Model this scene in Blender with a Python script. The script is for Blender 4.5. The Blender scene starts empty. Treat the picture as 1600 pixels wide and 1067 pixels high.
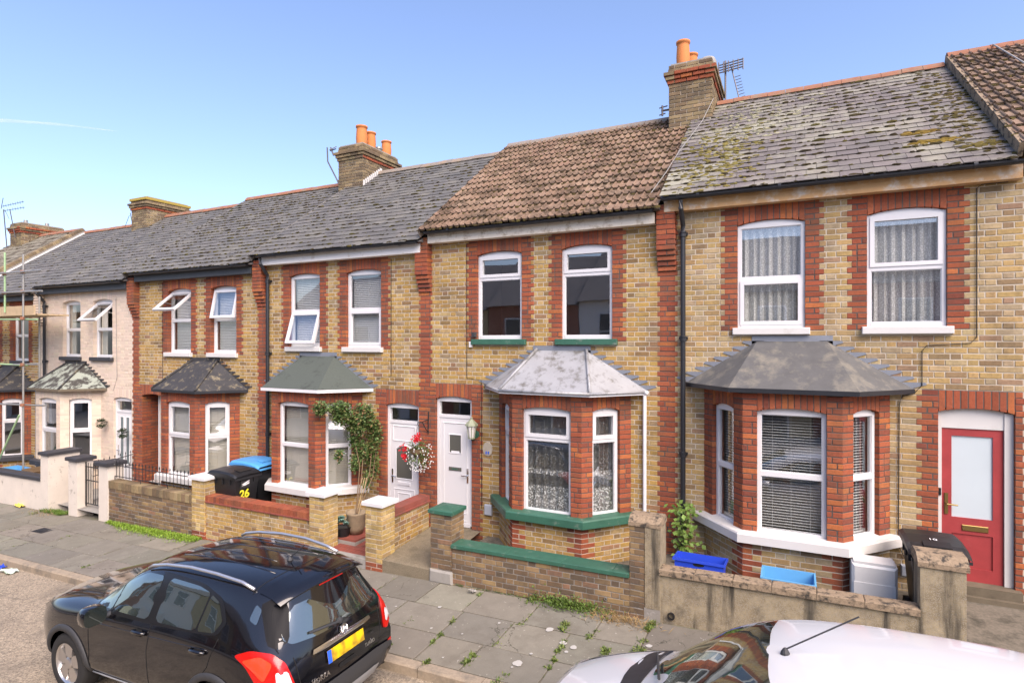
import bpy, bmesh, math, random
from mathutils import Vector, Matrix
from mathutils.bvhtree import BVHTree
R_ = random.Random(7)
scene = bpy.context.scene
C = scene.collection
rad = math.radians

# ------------------------------------------------------------------ camera
cam_d = bpy.data.cameras.new('camera'); cam = bpy.data.objects.new('camera', cam_d); C.objects.link(cam)
cam.location = (0, -8.8, 3.0); cam.rotation_euler = (rad(90), 0, rad(26))
cam_d.sensor_width = 36.0; cam_d.lens = 20.3; cam_d.clip_start = .05; cam_d.clip_end = 6000
scene.camera = cam
CAM = Vector(cam.location)
# ------------------------------------------------------------------ sky, sun, exposure
SUN_EL, SUN_AZ = 46.0, -40.0           # azimuth from +X, negative towards the camera's side: over the right shoulder, behind thin haze
sd = Vector((math.cos(rad(SUN_AZ)) * math.cos(rad(SUN_EL)), math.sin(rad(SUN_AZ)) * math.cos(rad(SUN_EL)), math.sin(rad(SUN_EL))))
world = bpy.data.worlds.new('World'); scene.world = world; world.use_nodes = True
wn = world.node_tree.nodes; wl_ = world.node_tree.links
bg = wn['Background']; sky = wn.new('ShaderNodeTexSky'); sky.sky_type = 'NISHITA'; sky.sun_disc = False
sky.sun_elevation = rad(SUN_EL); sky.sun_rotation = rad(90 - SUN_AZ)
sky.air_density = 1.0; sky.dust_density = 2.2; sky.ozone_density = 6.0; sky.altitude = 30
wl_.new(sky.outputs[0], bg.inputs['Color']); bg.inputs['Strength'].default_value = 0.15
sun_d = bpy.data.lights.new('sun', 'SUN'); sun_d.energy = 2.2; sun_d.angle = rad(50); sun_d.color = (1, .93, .82)
sun = bpy.data.objects.new('sun', sun_d); C.objects.link(sun); sun.rotation_euler = sd.to_track_quat('Z', 'Y').to_euler()
vs = scene.view_settings
vs.view_transform = 'Standard'; vs.look = 'None'; vs.gamma = 1.0; vs.use_curve_mapping = False; vs.exposure = 1.2
vs.use_white_balance = True; vs.white_balance_temperature = 7200; vs.white_balance_tint = 20
scene.cycles.max_bounces = 8; scene.cycles.transparent_max_bounces = 16

# ------------------------------------------------------------------ materials
MATS = {}
def node_mat(name):
    m = bpy.data.materials.new(name); m.use_nodes = True
    nt = m.node_tree; b = nt.nodes['Principled BSDF']; MATS[name] = m
    return m, nt, b
def N(nt, t, **kw):
    n = nt.nodes.new(t)
    for k, v in kw.items():
        if k in ('operation', 'blend_type', 'data_type', 'attribute_name', 'feature', 'distance', 'wave_type', 'bands_direction', 'noise_dimensions', 'voronoi_dimensions', 'attribute_type', 'use_clamp', 'wave_profile', 'noise_type', 'rings_direction'): setattr(n, k, v)
        else: n.inputs[k].default_value = v
    return n
def L(nt, a, b): nt.links.new(a, b)
def ramp(nt, src, p0, p1, c0=(0, 0, 0, 1), c1=(1, 1, 1, 1)):
    r = nt.nodes.new('ShaderNodeValToRGB'); e = r.color_ramp.elements
    e[0].position = p0; e[0].color = c0; e[1].position = p1; e[1].color = c1
    L(nt, src, r.inputs[0]); return r.outputs[0]
def mix(nt, f, a, b, mode='MIX'):
    n = nt.nodes.new('ShaderNodeMix'); n.data_type = 'RGBA'; n.blend_type = mode
    for s, v in ((n.inputs[0], f), (n.inputs[6], a), (n.inputs[7], b)):
        if isinstance(v, (int, float)): s.default_value = v
        elif isinstance(v, (tuple, list)): s.default_value = (*v[:3], 1)
        else: L(nt, v, s)
    return n.outputs[2]
def wpos(nt, scale=(1, 1, 1)):
    g = nt.nodes.new('ShaderNodeNewGeometry'); mp = nt.nodes.new('ShaderNodeMapping'); mp.inputs['Scale'].default_value = scale
    L(nt, g.outputs['Position'], mp.inputs[0]); return mp.outputs[0]
def noise(nt, vec, scale, detail=4, rough=.6, out=0):
    n = N(nt, 'ShaderNodeTexNoise', Scale=scale, Detail=detail, Roughness=rough); L(nt, vec, n.inputs['Vector']); return n.outputs[out]
def bump(nt, b, h, strength=.4, dist=.005):
    n = N(nt, 'ShaderNodeBump', Strength=strength, Distance=dist); L(nt, h, n.inputs['Height']); L(nt, n.outputs[0], b.inputs['Normal'])
def plain(name, col, rough=.5, metal=0., spec=.5, var=.0, vscale=6., bumpy=0., bscale=60., coat=0., dirt=None, dirtpos=(.5, .7), dscale=3.):
    m, nt, b = node_mat(name); b.inputs['Roughness'].default_value = rough; b.inputs['Metallic'].default_value = metal
    b.inputs['Specular IOR Level'].default_value = spec; b.inputs['Coat Weight'].default_value = coat
    src = None; p = wpos(nt)
    if var or dirt:
        a = mix(nt, noise(nt, p, vscale), [c * (1 - var) for c in col], [min(1, c * (1 + var)) for c in col]); src = a
        if dirt: src = mix(nt, ramp(nt, noise(nt, p, dscale, 6, .7), *dirtpos), a, dirt)
        L(nt, src, b.inputs['Base Color'])
    else: b.inputs['Base Color'].default_value = (*col, 1)
    if bumpy: bump(nt, b, noise(nt, p, bscale, 5, .7), bumpy, .004)
    return m
def attr_mat(name, rough=.9, var=.25, finev=.2, crack=False, vscale=18., fine=90., bumpy=.5, dirt=None, dirtpos=(.55, .75), dscale=2.2, dirt2=None, d2pos=(.6, .7), d2scale=7., spec=.3, bdist=.004, sc=(1, 1, 1)):
    m, nt, b = node_mat(name); b.inputs['Roughness'].default_value = rough; b.inputs['Specular IOR Level'].default_value = spec
    a = N(nt, 'ShaderNodeAttribute', attribute_name='col'); p = wpos(nt, sc)
    v = mix(nt, noise(nt, p, vscale, 5, .65), (1 - var,) * 3, (1 + var,) * 3)
    c = mix(nt, 1.0, a.outputs['Color'], v, 'MULTIPLY')
    f = mix(nt, noise(nt, p, fine, 3, .7), (1 - finev,) * 3, (1 + finev,) * 3); c = mix(nt, 1.0, c, f, 'MULTIPLY')
    if dirt: c = mix(nt, ramp(nt, noise(nt, p, dscale, 8, .7), *dirtpos), c, dirt)
    if dirt2: c = mix(nt, ramp(nt, noise(nt, p, d2scale, 8, .75), *d2pos), c, dirt2)
    if crack:
        v = N(nt, 'ShaderNodeTexVoronoi', Scale=1.1, feature='DISTANCE_TO_EDGE'); w = N(nt, 'ShaderNodeVectorMath', operation='MULTIPLY_ADD'); L(nt, noise(nt, p, 3., 4, .7, 1), w.inputs[0]); w.inputs[1].default_value = (.45, .45, .45); L(nt, p, w.inputs[2]); L(nt, w.outputs[0], v.inputs['Vector'])
        k = N(nt, 'ShaderNodeMath', operation='MULTIPLY'); L(nt, ramp(nt, v.outputs['Distance'], .002, .009, (1, 1, 1, 1), (0, 0, 0, 1)), k.inputs[0]); L(nt, ramp(nt, noise(nt, p, .9, 2), .53, .58), k.inputs[1]); c = mix(nt, k.outputs[0], c, (.06, .055, .04))
        c = mix(nt, ramp(nt, noise(nt, p, 26, 2, .5), .70, .74), c, (.36, .34, .29))
    L(nt, c, b.inputs['Base Color'])
    if bumpy: bump(nt, b, noise(nt, p, fine, 5, .7), bumpy, bdist)
    return m

attr_mat('brick', var=.42, vscale=30, dirt=(.10, .072, .045), dirtpos=(.46, .85), dscale=1.9, dirt2=(.09, .06, .038), d2pos=(.62, .76), d2scale=22.)
attr_mat('old_brick', dirt=(.07, .058, .045), dirtpos=(.45, .8), dscale=3.0, dirt2=(.42, .40, .36), d2pos=(.66, .78), d2scale=4.)
attr_mat('painted_brick', var=.03, finev=.03, bumpy=.12, rough=.7)
attr_mat('slate', rough=.75, var=.3, vscale=6, bumpy=.4, dirt=(.17, .16, .13), dirtpos=(.50, .78), dscale=1.3, dirt2=(.33, .31, .25), d2pos=(.68, .74), d2scale=12., spec=.25)
attr_mat('mossy_slate', rough=.8, var=.3, vscale=5, bumpy=.5, dirt=(.30, .29, .22), dirtpos=(.48, .66), dscale=.8, dirt2=(.20, .155, .035), d2pos=(.66, .72), d2scale=5., spec=.25)
attr_mat('roof_tile', rough=.92, var=.22, bumpy=.5, dirt=(.06, .042, .026), dirtpos=(.44, .64), dscale=3.0)
attr_mat('paving', rough=.9, var=.22, finev=.3, crack=True, vscale=5, fine=140, bumpy=.5, dirt=(.13, .115, .09), dirtpos=(.52, .8), dscale=1.6, bdist=.003)
attr_mat('leaf', rough=.55, var=.25, vscale=9, bumpy=0, spec=.4)
attr_mat('moss', rough=1, var=.35, vscale=30, bumpy=.6, spec=.1)
attr_mat('lace_trim', rough=.8, var=.05, bumpy=0)
plain('mortar_pale', (.49, .43, .34), .95, var=.25, vscale=9, bumpy=.4, dirt=(.27, .22, .16), dirtpos=(.5, .8), dscale=1.8)
plain('mortar_dark', (.085, .072, .062), .95, var=.4, vscale=12, bumpy=.4)
plain('mortar_old', (.25, .23, .2), .95, var=.35, vscale=7, bumpy=.5, dirt=(.5, .48, .44), dirtpos=(.6, .75))
plain('painted_wall', (.60, .49, .385), .75, var=.05, vscale=3, bumpy=.1)
plain('upvc', (.66, .66, .66), .3, var=.02)
plain('upvc_old', (.74, .74, .72), .4, var=.05, dirt=(.5, .48, .42), dirtpos=(.68, .9))
plain('white_paint', (.60, .59, .56), .5, var=.05, vscale=8, bumpy=.1, dirt=(.45, .42, .36), dirtpos=(.6, .9), dscale=5)
plain('cap_white', (.64, .64, .63), .6, var=.04, vscale=6, bumpy=.1)
plain('green_paint', (.03, .115, .075), .5, var=.3, vscale=7, bumpy=.3, bscale=40, dirt=(.17, .21, .17), dirtpos=(.58, .72), dscale=8)
plain('black_plastic', (.012, .012, .014), .35, var=.2, vscale=8)
plain('bin_plastic', (.011, .012, .014), .48, var=.3, vscale=5, bumpy=.08, bscale=200, dirt=(.05, .05, .05), dirtpos=(.6, .9))
plain('gutter_black', (.018, .02, .024), .4, var=.25, vscale=5)
plain('gutter_white', (.70, .71, .72), .4, var=.05)
plain('timber_bare', (.46, .27, .12), .8, var=.3, vscale=4, bumpy=.3, dirt=(.55, .5, .42), dirtpos=(.5, .7), dscale=5)
plain('fascia_white', (.72, .70, .66), .6, var=.06, dirt=(.45, .36, .25), dirtpos=(.55, .8), dscale=5)
plain('fascia_peeling', (.66, .60, .50), .75, var=.1, bumpy=.3, dirt=(.32, .24, .15), dirtpos=(.5, .68), dscale=6)
plain('fascia_dark', (.05, .055, .06), .6, var=.3, dirt=(.4, .38, .34), dirtpos=(.66, .75), dscale=9)
plain('lead', (.23, .25, .28), .5, metal=.3, var=.2, vscale=6, bumpy=.2, bscale=14)
plain('lead_pale', (.33, .34, .35), .5, metal=.15, var=.2, vscale=3, bumpy=.35, bscale=9, dirt=(.15, .145, .13), dirtpos=(.5, .66), dscale=5)
plain('felt_grey', (.095, .095, .092), .9, var=.3, vscale=5, bumpy=.5, bscale=90, dirt=(.19, .175, .14), dirtpos=(.5, .68), dscale=3.4)
plain('felt_green', (.07, .085, .073), .95, var=.2, vscale=40, bumpy=.6, bscale=160, dirt=(.035, .042, .036), dirtpos=(.56, .72), dscale=3)
plain('felt_black', (.035, .035, .037), .75, var=.4, vscale=5, bumpy=.4, bscale=60, dirt=(.20, .17, .11), dirtpos=(.54, .66), dscale=7)
plain('felt_lichen', (.055, .052, .045), .9, var=.4, vscale=5, bumpy=.5, bscale=60, dirt=(.27, .30, .25), dirtpos=(.47, .55), dscale=5)

plain('concrete_cope', (.27, .20, .13), .95, var=.5, vscale=40, bumpy=1.0, bscale=35, dirt=(.045, .038, .03), dirtpos=(.5, .62), dscale=11)
plain('concrete_grey', (.30, .285, .255), .95, var=.2, vscale=4, bumpy=.5, bscale=60, dirt=(.14, .13, .11), dirtpos=(.5, .75), dscale=4)
plain('path_aggregate', (.20, .165, .11), .95, var=.7, vscale=60, bumpy=.9, bscale=70, dirt=(.09, .08, .05), dirtpos=(.48, .75), dscale=3)
plain('garden_floor', (.15, .13, .10), .95, var=.5, vscale=30, bumpy=.8, bscale=50, dirt=(.06, .055, .04), dirtpos=(.48, .68), dscale=5)
plain('kerb_stone', (.31, .25, .18), .95, var=.35, vscale=30, bumpy=.6, bscale=60, dirt=(.16, .14, .11), dirtpos=(.5, .7), dscale=3)
plain('dirt_joint', (.15, .135, .10), 1, var=.4, vscale=12, bumpy=.5, dirt=(.10, .11, .04), dirtpos=(.55, .7))
plain('terracotta', (.56, .19, .055), .8, var=.15, vscale=5, bumpy=.2, dirt=(.35, .14, .06), dirtpos=(.6, .85))
plain('ridge_red', (.27, .115, .065), .9, var=.3, vscale=6, bumpy=.4, dirt=(.21, .18, .13), dirtpos=(.48, .7), dscale=4)
plain('ridge_grey', (.22, .19, .16), .9, var=.25, vscale=6, bumpy=.4, dirt=(.3, .2, .12), dirtpos=(.5, .75))
plain('red_door', (.35, .042, .042), .5, var=.25, vscale=6, bumpy=.2, bscale=30, dirt=(.36, .10, .085), dirtpos=(.6, .8), dscale=7)
plain('frosted', (.52, .60, .62), .25, var=.08, vscale=1.5)
plain('brass', (.30, .21, .08), .4, metal=.9)
plain('chrome', (.75, .75, .76), .15, metal=1)
plain('iron', (.015, .015, .016), .5, var=.3)
plain('galvanised', (.34, .33, .30), .5, metal=.6, var=.25, vscale=8)
plain('green_tube', (.30, .46, .24), .5, var=.15)
plain('board', (.46, .34, .2), .85, var=.25, vscale=8)
plain('interior', (.42, .40, .37), .9)
plain('blind_white', (.72, .72, .70), .5)
plain('blind_beige', (.56, .53, .46), .55)
plain('blue_plastic', (.015, .06, .50), .4, var=.1)
plain('sky_plastic', (.10, .36, .62), .4, var=.1)
plain('lid_blue', (.06, .30, .62), .45, var=.08)
plain('red_plastic', (.5, .03, .03), .4)
plain('meter_white', (.62, .62, .60), .5, var=.08, dirt=(.4, .39, .36), dirtpos=(.6, .8))
plain('grey_box', (.35, .38, .42), .5)
plain('yellow_paint', (.85, .75, .05), .5)
plain('white_print', (.8, .8, .8), .5)
plain('stem', (.17, .11, .06), .9, var=.3)
plain('bamboo', (.46, .34, .18), .7, var=.2)
plain('pot_stone', (.26, .20, .13), .9, var=.3, vscale=20, bumpy=.5)
plain('petal_red', (.62, .01, .02), .6)
plain('petal_white', (.85, .85, .80), .6)
plain('cable_black', (.01, .01, .01), .5)
plain('cable_grey', (.27, .26, .24), .6)
plain('quarry_red', (.25, .065, .045), .75, var=.3, vscale=7, bumpy=.3, dirt=(.12, .07, .05), dirtpos=(.5, .8))
plain('wood_sill', (.13, .105, .07), .9, var=.4, vscale=9, bumpy=.4)
plain('roughcast', (.55, .50, .42), .9, var=.08, bumpy=.3)
plain('black_cope', (.035, .035, .04), .6, var=.3, vscale=5, bumpy=.4, bscale=30, dirt=(.5, .5, .47), dirtpos=(.66, .7), dscale=9)
plain('cream_pillar', (.62, .56, .48), .85, var=.12, vscale=4, bumpy=.4, bscale=30, dirt=(.3, .27, .22), dirtpos=(.6, .7), dscale=5)
plain('aerial', (.12, .11, .11), .5, metal=.5)
plain('opposite_red', (.30, .10, .06), .9, var=.2, vscale=5)
plain('opposite_white', (.72, .70, .66), .8, var=.05)
plain('opposite_yellow', (.42, .31, .16), .9, var=.2, vscale=6)
plain('opposite_roof', (.17, .16, .155), .8, var=.3, vscale=3)
plain('opposite_glass', (.05, .06, .07), .1)
plain('tyre', (.018, .018, .018), .85, bumpy=.2)
plain('alloy', (.62, .60, .58), .3, metal=.9)
plain('rubber_trim', (.035, .036, .038), .6)
plain('paint_black', (.0045, .0045, .006), .10, spec=.5, coat=.6)
plain('paint_white', (.58, .595, .60), .25, spec=.5, coat=.8)
plain('seam', (.002, .002, .002), .8)
plain('lamp_red', (.50, .010, .006), .22, spec=.5, coat=.25)
plain('lamp_clear', (.62, .60, .60), .12, spec=.8, coat=1.0)
plain('bumper_grey', (.30, .31, .32), .45, metal=.3)
plain('plate_blue', (.02, .12, .62), .4)
plain('earth', (.05, .04, .03), 1, var=.4, vscale=9, bumpy=.6)
plain('person_skin', (.45, .26, .18), .6)

def concrete_mat():
    m, nt, b = node_mat('concrete'); b.inputs['Roughness'].default_value = .95; p = wpos(nt)
    c = mix(nt, ramp(nt, noise(nt, p, 7, 8, .75), .3, .7), (.13, .10, .06), (.40, .325, .20)); v = N(nt, 'ShaderNodeTexVoronoi', Scale=110.); L(nt, p, v.inputs['Vector'])
    c = mix(nt, ramp(nt, v.outputs['Distance'], .25, .5), mix(nt, noise(nt, p, 150, 2), (.10, .085, .06), (.5, .45, .36)), c)
    c = mix(nt, ramp(nt, noise(nt, wpos(nt, (5.2, 5.2, .45)), 1.0, 5, .6), .52, .64), c, (.055, .047, .034))
    c = mix(nt, ramp(nt, noise(nt, p, 2.6, 8, .75), .56, .72), c, (.11, .095, .07)); L(nt, c, b.inputs['Base Color']); bump(nt, b, noise(nt, p, 60, 6, .75), .7, .005)
concrete_mat()
def car_glass_mat():
    m, nt, b = node_mat('car_glass'); o = nt.nodes['Material Output']; b.inputs['Base Color'].default_value = (.018, .024, .022, 1); b.inputs['Roughness'].default_value = .1
    g = N(nt, 'ShaderNodeBsdfGlossy', Roughness=.015, Color=(.88, .97, .93, 1)); lw = N(nt, 'ShaderNodeLayerWeight', Blend=.5); pw = N(nt, 'ShaderNodeMath', operation='POWER'); L(nt, lw.outputs['Facing'], pw.inputs[0]); pw.inputs[1].default_value = 3.0
    fr = N(nt, 'ShaderNodeMath', operation='MULTIPLY_ADD'); L(nt, pw.outputs[0], fr.inputs[0]); fr.inputs[1].default_value = .7; fr.inputs[2].default_value = .20; mx = nt.nodes.new('ShaderNodeMixShader')
    L(nt, fr.outputs[0], mx.inputs[0]); L(nt, b.outputs[0], mx.inputs[1]); L(nt, g.outputs[0], mx.inputs[2]); L(nt, mx.outputs[0], o.inputs[0])
car_glass_mat()
def glass_mat():
    m, nt, b = node_mat('glass'); o = nt.nodes['Material Output']; nt.nodes.remove(b)
    t = N(nt, 'ShaderNodeBsdfTransparent', Color=(.93, .95, .94, 1)); g = N(nt, 'ShaderNodeBsdfGlossy', Roughness=.012, Color=(.95, .97, 1, 1))
    lw = N(nt, 'ShaderNodeLayerWeight', Blend=.5); mx = nt.nodes.new('ShaderNodeMixShader')
    pw = N(nt, 'ShaderNodeMath', operation='POWER'); L(nt, lw.outputs['Facing'], pw.inputs[0]); pw.inputs[1].default_value = 4.0
    fr = N(nt, 'ShaderNodeMath', operation='MULTIPLY_ADD'); L(nt, pw.outputs[0], fr.inputs[0]); fr.inputs[1].default_value = .82; fr.inputs[2].default_value = .24
    nz = noise(nt, wpos(nt), 1.4, 1, .5); bp = N(nt, 'ShaderNodeBump', Strength=.04, Distance=.03); L(nt, nz, bp.inputs['Height']); L(nt, bp.outputs[0], g.inputs['Normal'])
    L(nt, fr.outputs[0], mx.inputs[0]); L(nt, t.outputs[0], mx.inputs[1]); L(nt, g.outputs[0], mx.inputs[2]); L(nt, mx.outputs[0], o.inputs[0])
glass_mat()
def net_mat(name, fine, lo, hi):
    m, nt, b = node_mat(name); o = nt.nodes['Material Output']; b.inputs['Base Color'].default_value = (.78, .78, .76, 1); b.inputs['Roughness'].default_value = .9
    p = wpos(nt); v = N(nt, 'ShaderNodeTexVoronoi', Scale=fine); L(nt, p, v.inputs['Vector'])
    n2 = noise(nt, p, fine * .8, 4, .8)
    a = N(nt, 'ShaderNodeMath', operation='MULTIPLY'); L(nt, v.outputs['Distance'], a.inputs[0]); L(nt, n2, a.inputs[1])
    f = ramp(nt, a.outputs[0], .14, .24, (hi,) * 3 + (1,), (lo,) * 3 + (1,))
    t = N(nt, 'ShaderNodeBsdfTransparent'); mx = nt.nodes.new('ShaderNodeMixShader')
    L(nt, f, mx.inputs[0]); L(nt, t.outputs[0], mx.inputs[1]); L(nt, b.outputs[0], mx.inputs[2]); L(nt, mx.outputs[0], o.inputs[0])
net_mat('lace', 55, .62, 1.0); net_mat('net_plain', 30, .13, .30); net_mat('lace_dense', 30, .25, 1.0)
def road_mat():
    m, nt, b = node_mat('tarmac'); b.inputs['Roughness'].default_value = .95
    p = wpos(nt); v = N(nt, 'ShaderNodeTexVoronoi', Scale=42.); L(nt, p, v.inputs['Vector']); v2 = N(nt, 'ShaderNodeTexVoronoi', Scale=95.); L(nt, p, v2.inputs['Vector'])
    s1 = N(nt, 'ShaderNodeSeparateColor'); L(nt, v.outputs['Color'], s1.inputs[0]); s2 = N(nt, 'ShaderNodeSeparateColor'); L(nt, v2.outputs['Color'], s2.inputs[0])
    c = mix(nt, s1.outputs[0], (.115, .09, .06), (.42, .335, .23)); c = mix(nt, .5, c, mix(nt, s2.outputs[1], (.10, .08, .06), (.52, .44, .33)))
    c = mix(nt, ramp(nt, noise(nt, p, 1.3, 6, .7), .48, .75), c, (.15, .125, .095)); c = mix(nt, ramp(nt, noise(nt, wpos(nt, (.5, 3., 1)), 1.2, 5, .7), .58, .7), c, (.11, .095, .075))
    L(nt, c, b.inputs['Base Color']); bump(nt, b, v.outputs['Distance'], .6, .008)
road_mat()
def contrail_mat():
    m, nt, b = node_mat('vapour'); o = nt.nodes['Material Output']; b.inputs['Base Color'].default_value = (.9, .9, .92, 1)
    t = N(nt, 'ShaderNodeBsdfTransparent'); mx = nt.nodes.new('ShaderNodeMixShader'); f = ramp(nt, noise(nt, wpos(nt, (.006, .006, .03)), 1, 4, .7), .3, .75, (.04,) * 3 + (1,), (.18,) * 3 + (1,))
    L(nt, f, mx.inputs[0]); L(nt, t.outputs[0], mx.inputs[1]); L(nt, b.outputs[0], mx.inputs[2]); L(nt, mx.outputs[0], o.inputs[0])
contrail_mat()
def plate_mat():
    m, nt, b = node_mat('plate_yellow'); b.inputs['Roughness'].default_value = .4
    p = wpos(nt); n = noise(nt, p, 13, 1, .4)
    L(nt, mix(nt, ramp(nt, n, .46, .66), (.80, .50, .01), (.36, .22, .02)), b.inputs['Base Color'])
plate_mat()

# ------------------------------------------------------------------ mesh building
WL = {}          # world position of every object's origin
class Fr:
    """a flat working frame: u along, v up, w out of the surface"""
    def __init__(s, o, U=(1, 0, 0), V=(0, 0, 1), W=(0, -1, 0)):
        s.o, s.U, s.V, s.W = Vector(o), Vector(U), Vector(V), Vector(W)
    def P(s, u, v, w=0.): return s.o + s.U * u + s.V * v + s.W * w
FAC = Fr((0, 0, 0))
class MB:
    def __init__(s): s.v, s.f, s.m, s.c = [], [], [], []
    def face(s, pts, m=0, c=None):
        i = len(s.v); s.v.extend(pts); s.f.append(list(range(i, i + len(pts)))); s.m.append(m); s.c.append(c)
    def faces(s, pts, fs, m=0, c=None):
        i = len(s.v); s.v.extend(pts)
        for f in fs: s.f.append([i + k for k in f]); s.m.append(m); s.c.append(c)
    def box(s, fr, u0, u1, v0, v1, w0, w1, m=0, c=None):
        p = [fr.P(u, v, w) for w in (w0, w1) for v in (v0, v1) for u in (u0, u1)]
        s.faces(p, [(4, 5, 7, 6), (0, 2, 3, 1), (0, 1, 5, 4), (2, 6, 7, 3), (0, 4, 6, 2), (1, 3, 7, 5)], m, c); return s
    def aabb(s, x0, x1, y0, y1, z0, z1, m=0, c=None):
        return s.box(Fr((0, 0, 0)), x0, x1, z0, z1, -y1, -y0, m, c)
    def prism(s, fr, poly, w0, w1, bev=0., m=0, c=None, back=False):
        n = len(poly); us = [p[0] for p in poly]; vs_ = [p[1] for p in poly]
        cu, cv = sum(us) / n, sum(vs_) / n; du, dv = max(us) - min(us), max(vs_) - min(vs_)
        pts = [fr.P(u, v, w0) for u, v in poly]
        if bev:
            pts += [fr.P(u, v, w1 - bev * .8) for u, v in poly]
            ku, kv = 1 - 2 * bev / max(du, .01), 1 - 2 * bev / max(dv, .01)
            pts += [fr.P(cu + (u - cu) * ku, cv + (v - cv) * kv, w1) for u, v in poly]; L_ = 3
        else: pts += [fr.P(u, v, w1) for u, v in poly]; L_ = 2
        fs = [tuple((L_ - 1) * n + k for k in range(n))]
        for l in range(L_ - 1):
            for k in range(n): fs.append((l * n + k, l * n + (k + 1) % n, (l + 1) * n + (k + 1) % n, (l + 1) * n + k))
        if back: fs.append(tuple(reversed(range(n))))
        s.faces(pts, fs, m, c); return s
    def tube(s, path, r, n=8, m=0, c=None, cap=True, taper=None):
        path = [Vector(p) for p in path]; k = len(path); pts = []
        for i, p in enumerate(path):
            t = (path[min(i + 1, k - 1)] - path[max(i - 1, 0)]).normalized()
            a = t.cross(Vector((0, 0, 1)) if abs(t.z) < .95 else Vector((1, 0, 0))).normalized(); b = t.cross(a)
            rr = r if taper is None else r + (taper - r) * i / (k - 1)
            for j in range(n):
                q = 2 * math.pi * j / n; pts.append(p + (a * math.cos(q) + b * math.sin(q)) * rr)
        fs = [(i * n + j, i * n + (j + 1) % n, (i + 1) * n + (j + 1) % n, (i + 1) * n + j) for i in range(k - 1) for j in range(n)]
        if cap: fs += [tuple(reversed(range(n))), tuple((k - 1) * n + j for j in range(n))]
        s.faces(pts, fs, m, c); return s
    def lathe(s, o, prof, n=16, m=0, c=None, axis=None):
        o = Vector(o); A = Vector(axis or (0, 0, 1)); a = A.cross(Vector((1, 0, 0)) if abs(A.x) < .9 else Vector((0, 1, 0))).normalized(); b = A.cross(a)
        pts = [o + A * z + (a * math.cos(2 * math.pi * j / n) + b * math.sin(2 * math.pi * j / n)) * r for r, z in prof for j in range(n)]
        fs = [(i * n + j, i * n + (j + 1) % n, (i + 1) * n + (j + 1) % n, (i + 1) * n + j) for i in range(len(prof) - 1) for j in range(n)]
        s.faces(pts, fs, m, c); return s
    def blob(s, o, rx, ry, rz, rng, m=0, c=None, fr=None):
        pts = []; o = Vector(o)
        ring = [(0, 1.)] + [(1., .25)] 
        n = 6; P0 = [(0, 0, 1)] + [(.75 * math.cos(j * math.tau / n), .75 * math.sin(j * math.tau / n), .62) for j in range(n)] + [(math.cos((j + .5) * math.tau / n), math.sin((j + .5) * math.tau / n), -.1) for j in range(n)]
        for x, y, z in P0:
            q = rng.uniform(.75, 1.25); d = Vector((x * rx * q, y * ry * q, z * rz * q)) if fr is None else fr.U * (x * rx * q) + fr.V * (y * ry * q) + fr.W * (z * rz * q); pts.append(o + d)
        fs = [(0, 1 + j, 1 + (j + 1) % n) for j in range(n)]
        for j in range(n): fs += [(1 + j, 1 + n + j, 1 + (j + 1) % n), (1 + (j + 1) % n, 1 + n + j, 1 + n + (j + 1) % n)]
        s.faces(pts, fs, m, c)
    def build(s, name, mats, parent=None, kind=None, smooth=False, origin=None, label=None):
        if not s.v: return None
        if isinstance(mats, str): mats = [mats]
        lo = Vector([min(p[i] for p in s.v) for i in range(3)]); hi = Vector([max(p[i] for p in s.v) for i in range(3)])
        o = Vector(origin) if origin is not None else Vector(((lo.x + hi.x) / 2, (lo.y + hi.y) / 2, lo.z))
        me = bpy.data.meshes.new(name); me.from_pydata([tuple(p - o) for p in s.v], [], s.f)
        for k in mats: me.materials.append(MATS[k])
        if len(mats) > 1: me.polygons.foreach_set('material_index', s.m)
        if any(c is not None for c in s.c):
            at = me.attributes.new('col', 'FLOAT_COLOR', 'FACE'); buf = []
            for c in s.c: c = c or (.5, .5, .5); buf += [c[0], c[1], c[2], 1.]
            at.data.foreach_set('color', buf)
        if smooth: me.polygons.foreach_set('use_smooth', [True] * len(s.f))
        me.update()
        return link(name, me, o, parent, kind, label)
def link(name, data, o, parent=None, kind=None, label=None):
    ob = bpy.data.objects.new(name, data); C.objects.link(ob); o = Vector(o); WL[ob.name] = o
    if parent is not None: ob.parent = parent; ob.location = o - WL[parent.name]
    else: ob.location = o
    if kind: ob['kind'] = kind
    if label: ob['label'] = label
    return ob
def thing(name, label, cat, o=(0, 0, 0), group=None):
    ob = link(name, None, o); ob.empty_display_size = .1; return tag(ob, label, cat, group)
def tag(ob, label, cat, group=None):
    ob['label'] = label; ob['category'] = cat
    if group: ob['group'] = group
    return ob
def jit(c, rng, a=.12):
    k = 1 + rng.uniform(-a, a); return tuple(min(1, max(0, x * k * (1 + rng.uniform(-.025, .025)))) for x in c)
YELLOWS = [((.44, .315, .15), 5), ((.41, .255, .075), 7), ((.345, .205, .07), 5), ((.43, .275, .09), 6), ((.20, .125, .06), 2), ((.29, .22, .135), 1.5), ((.26, .14, .085), 1.5)]
PALES = [((.43, .325, .18), 6), ((.42, .28, .11), 6), ((.355, .235, .105), 5), ((.35, .275, .175), 3), ((.22, .145, .08), 1.8), ((.28, .17, .11), 1)]
OLDS = [((.235, .155, .08), 4), ((.165, .105, .06), 4), ((.31, .21, .10), 3), ((.11, .08, .056), 2.5), ((.26, .14, .085), 1)]
REDS = [((.30, .078, .038), 7), ((.26, .066, .034), 6), ((.35, .10, .045), 4), ((.43, .135, .045), 2), ((.17, .05, .034), 1.5)]
PAINTS = [((.60, .49, .385), 1)]
BROWNS = [((.19, .135, .075), 4), ((.26, .195, .105), 4), ((.14, .098, .06), 3), ((.31, .23, .125), 2)]
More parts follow.
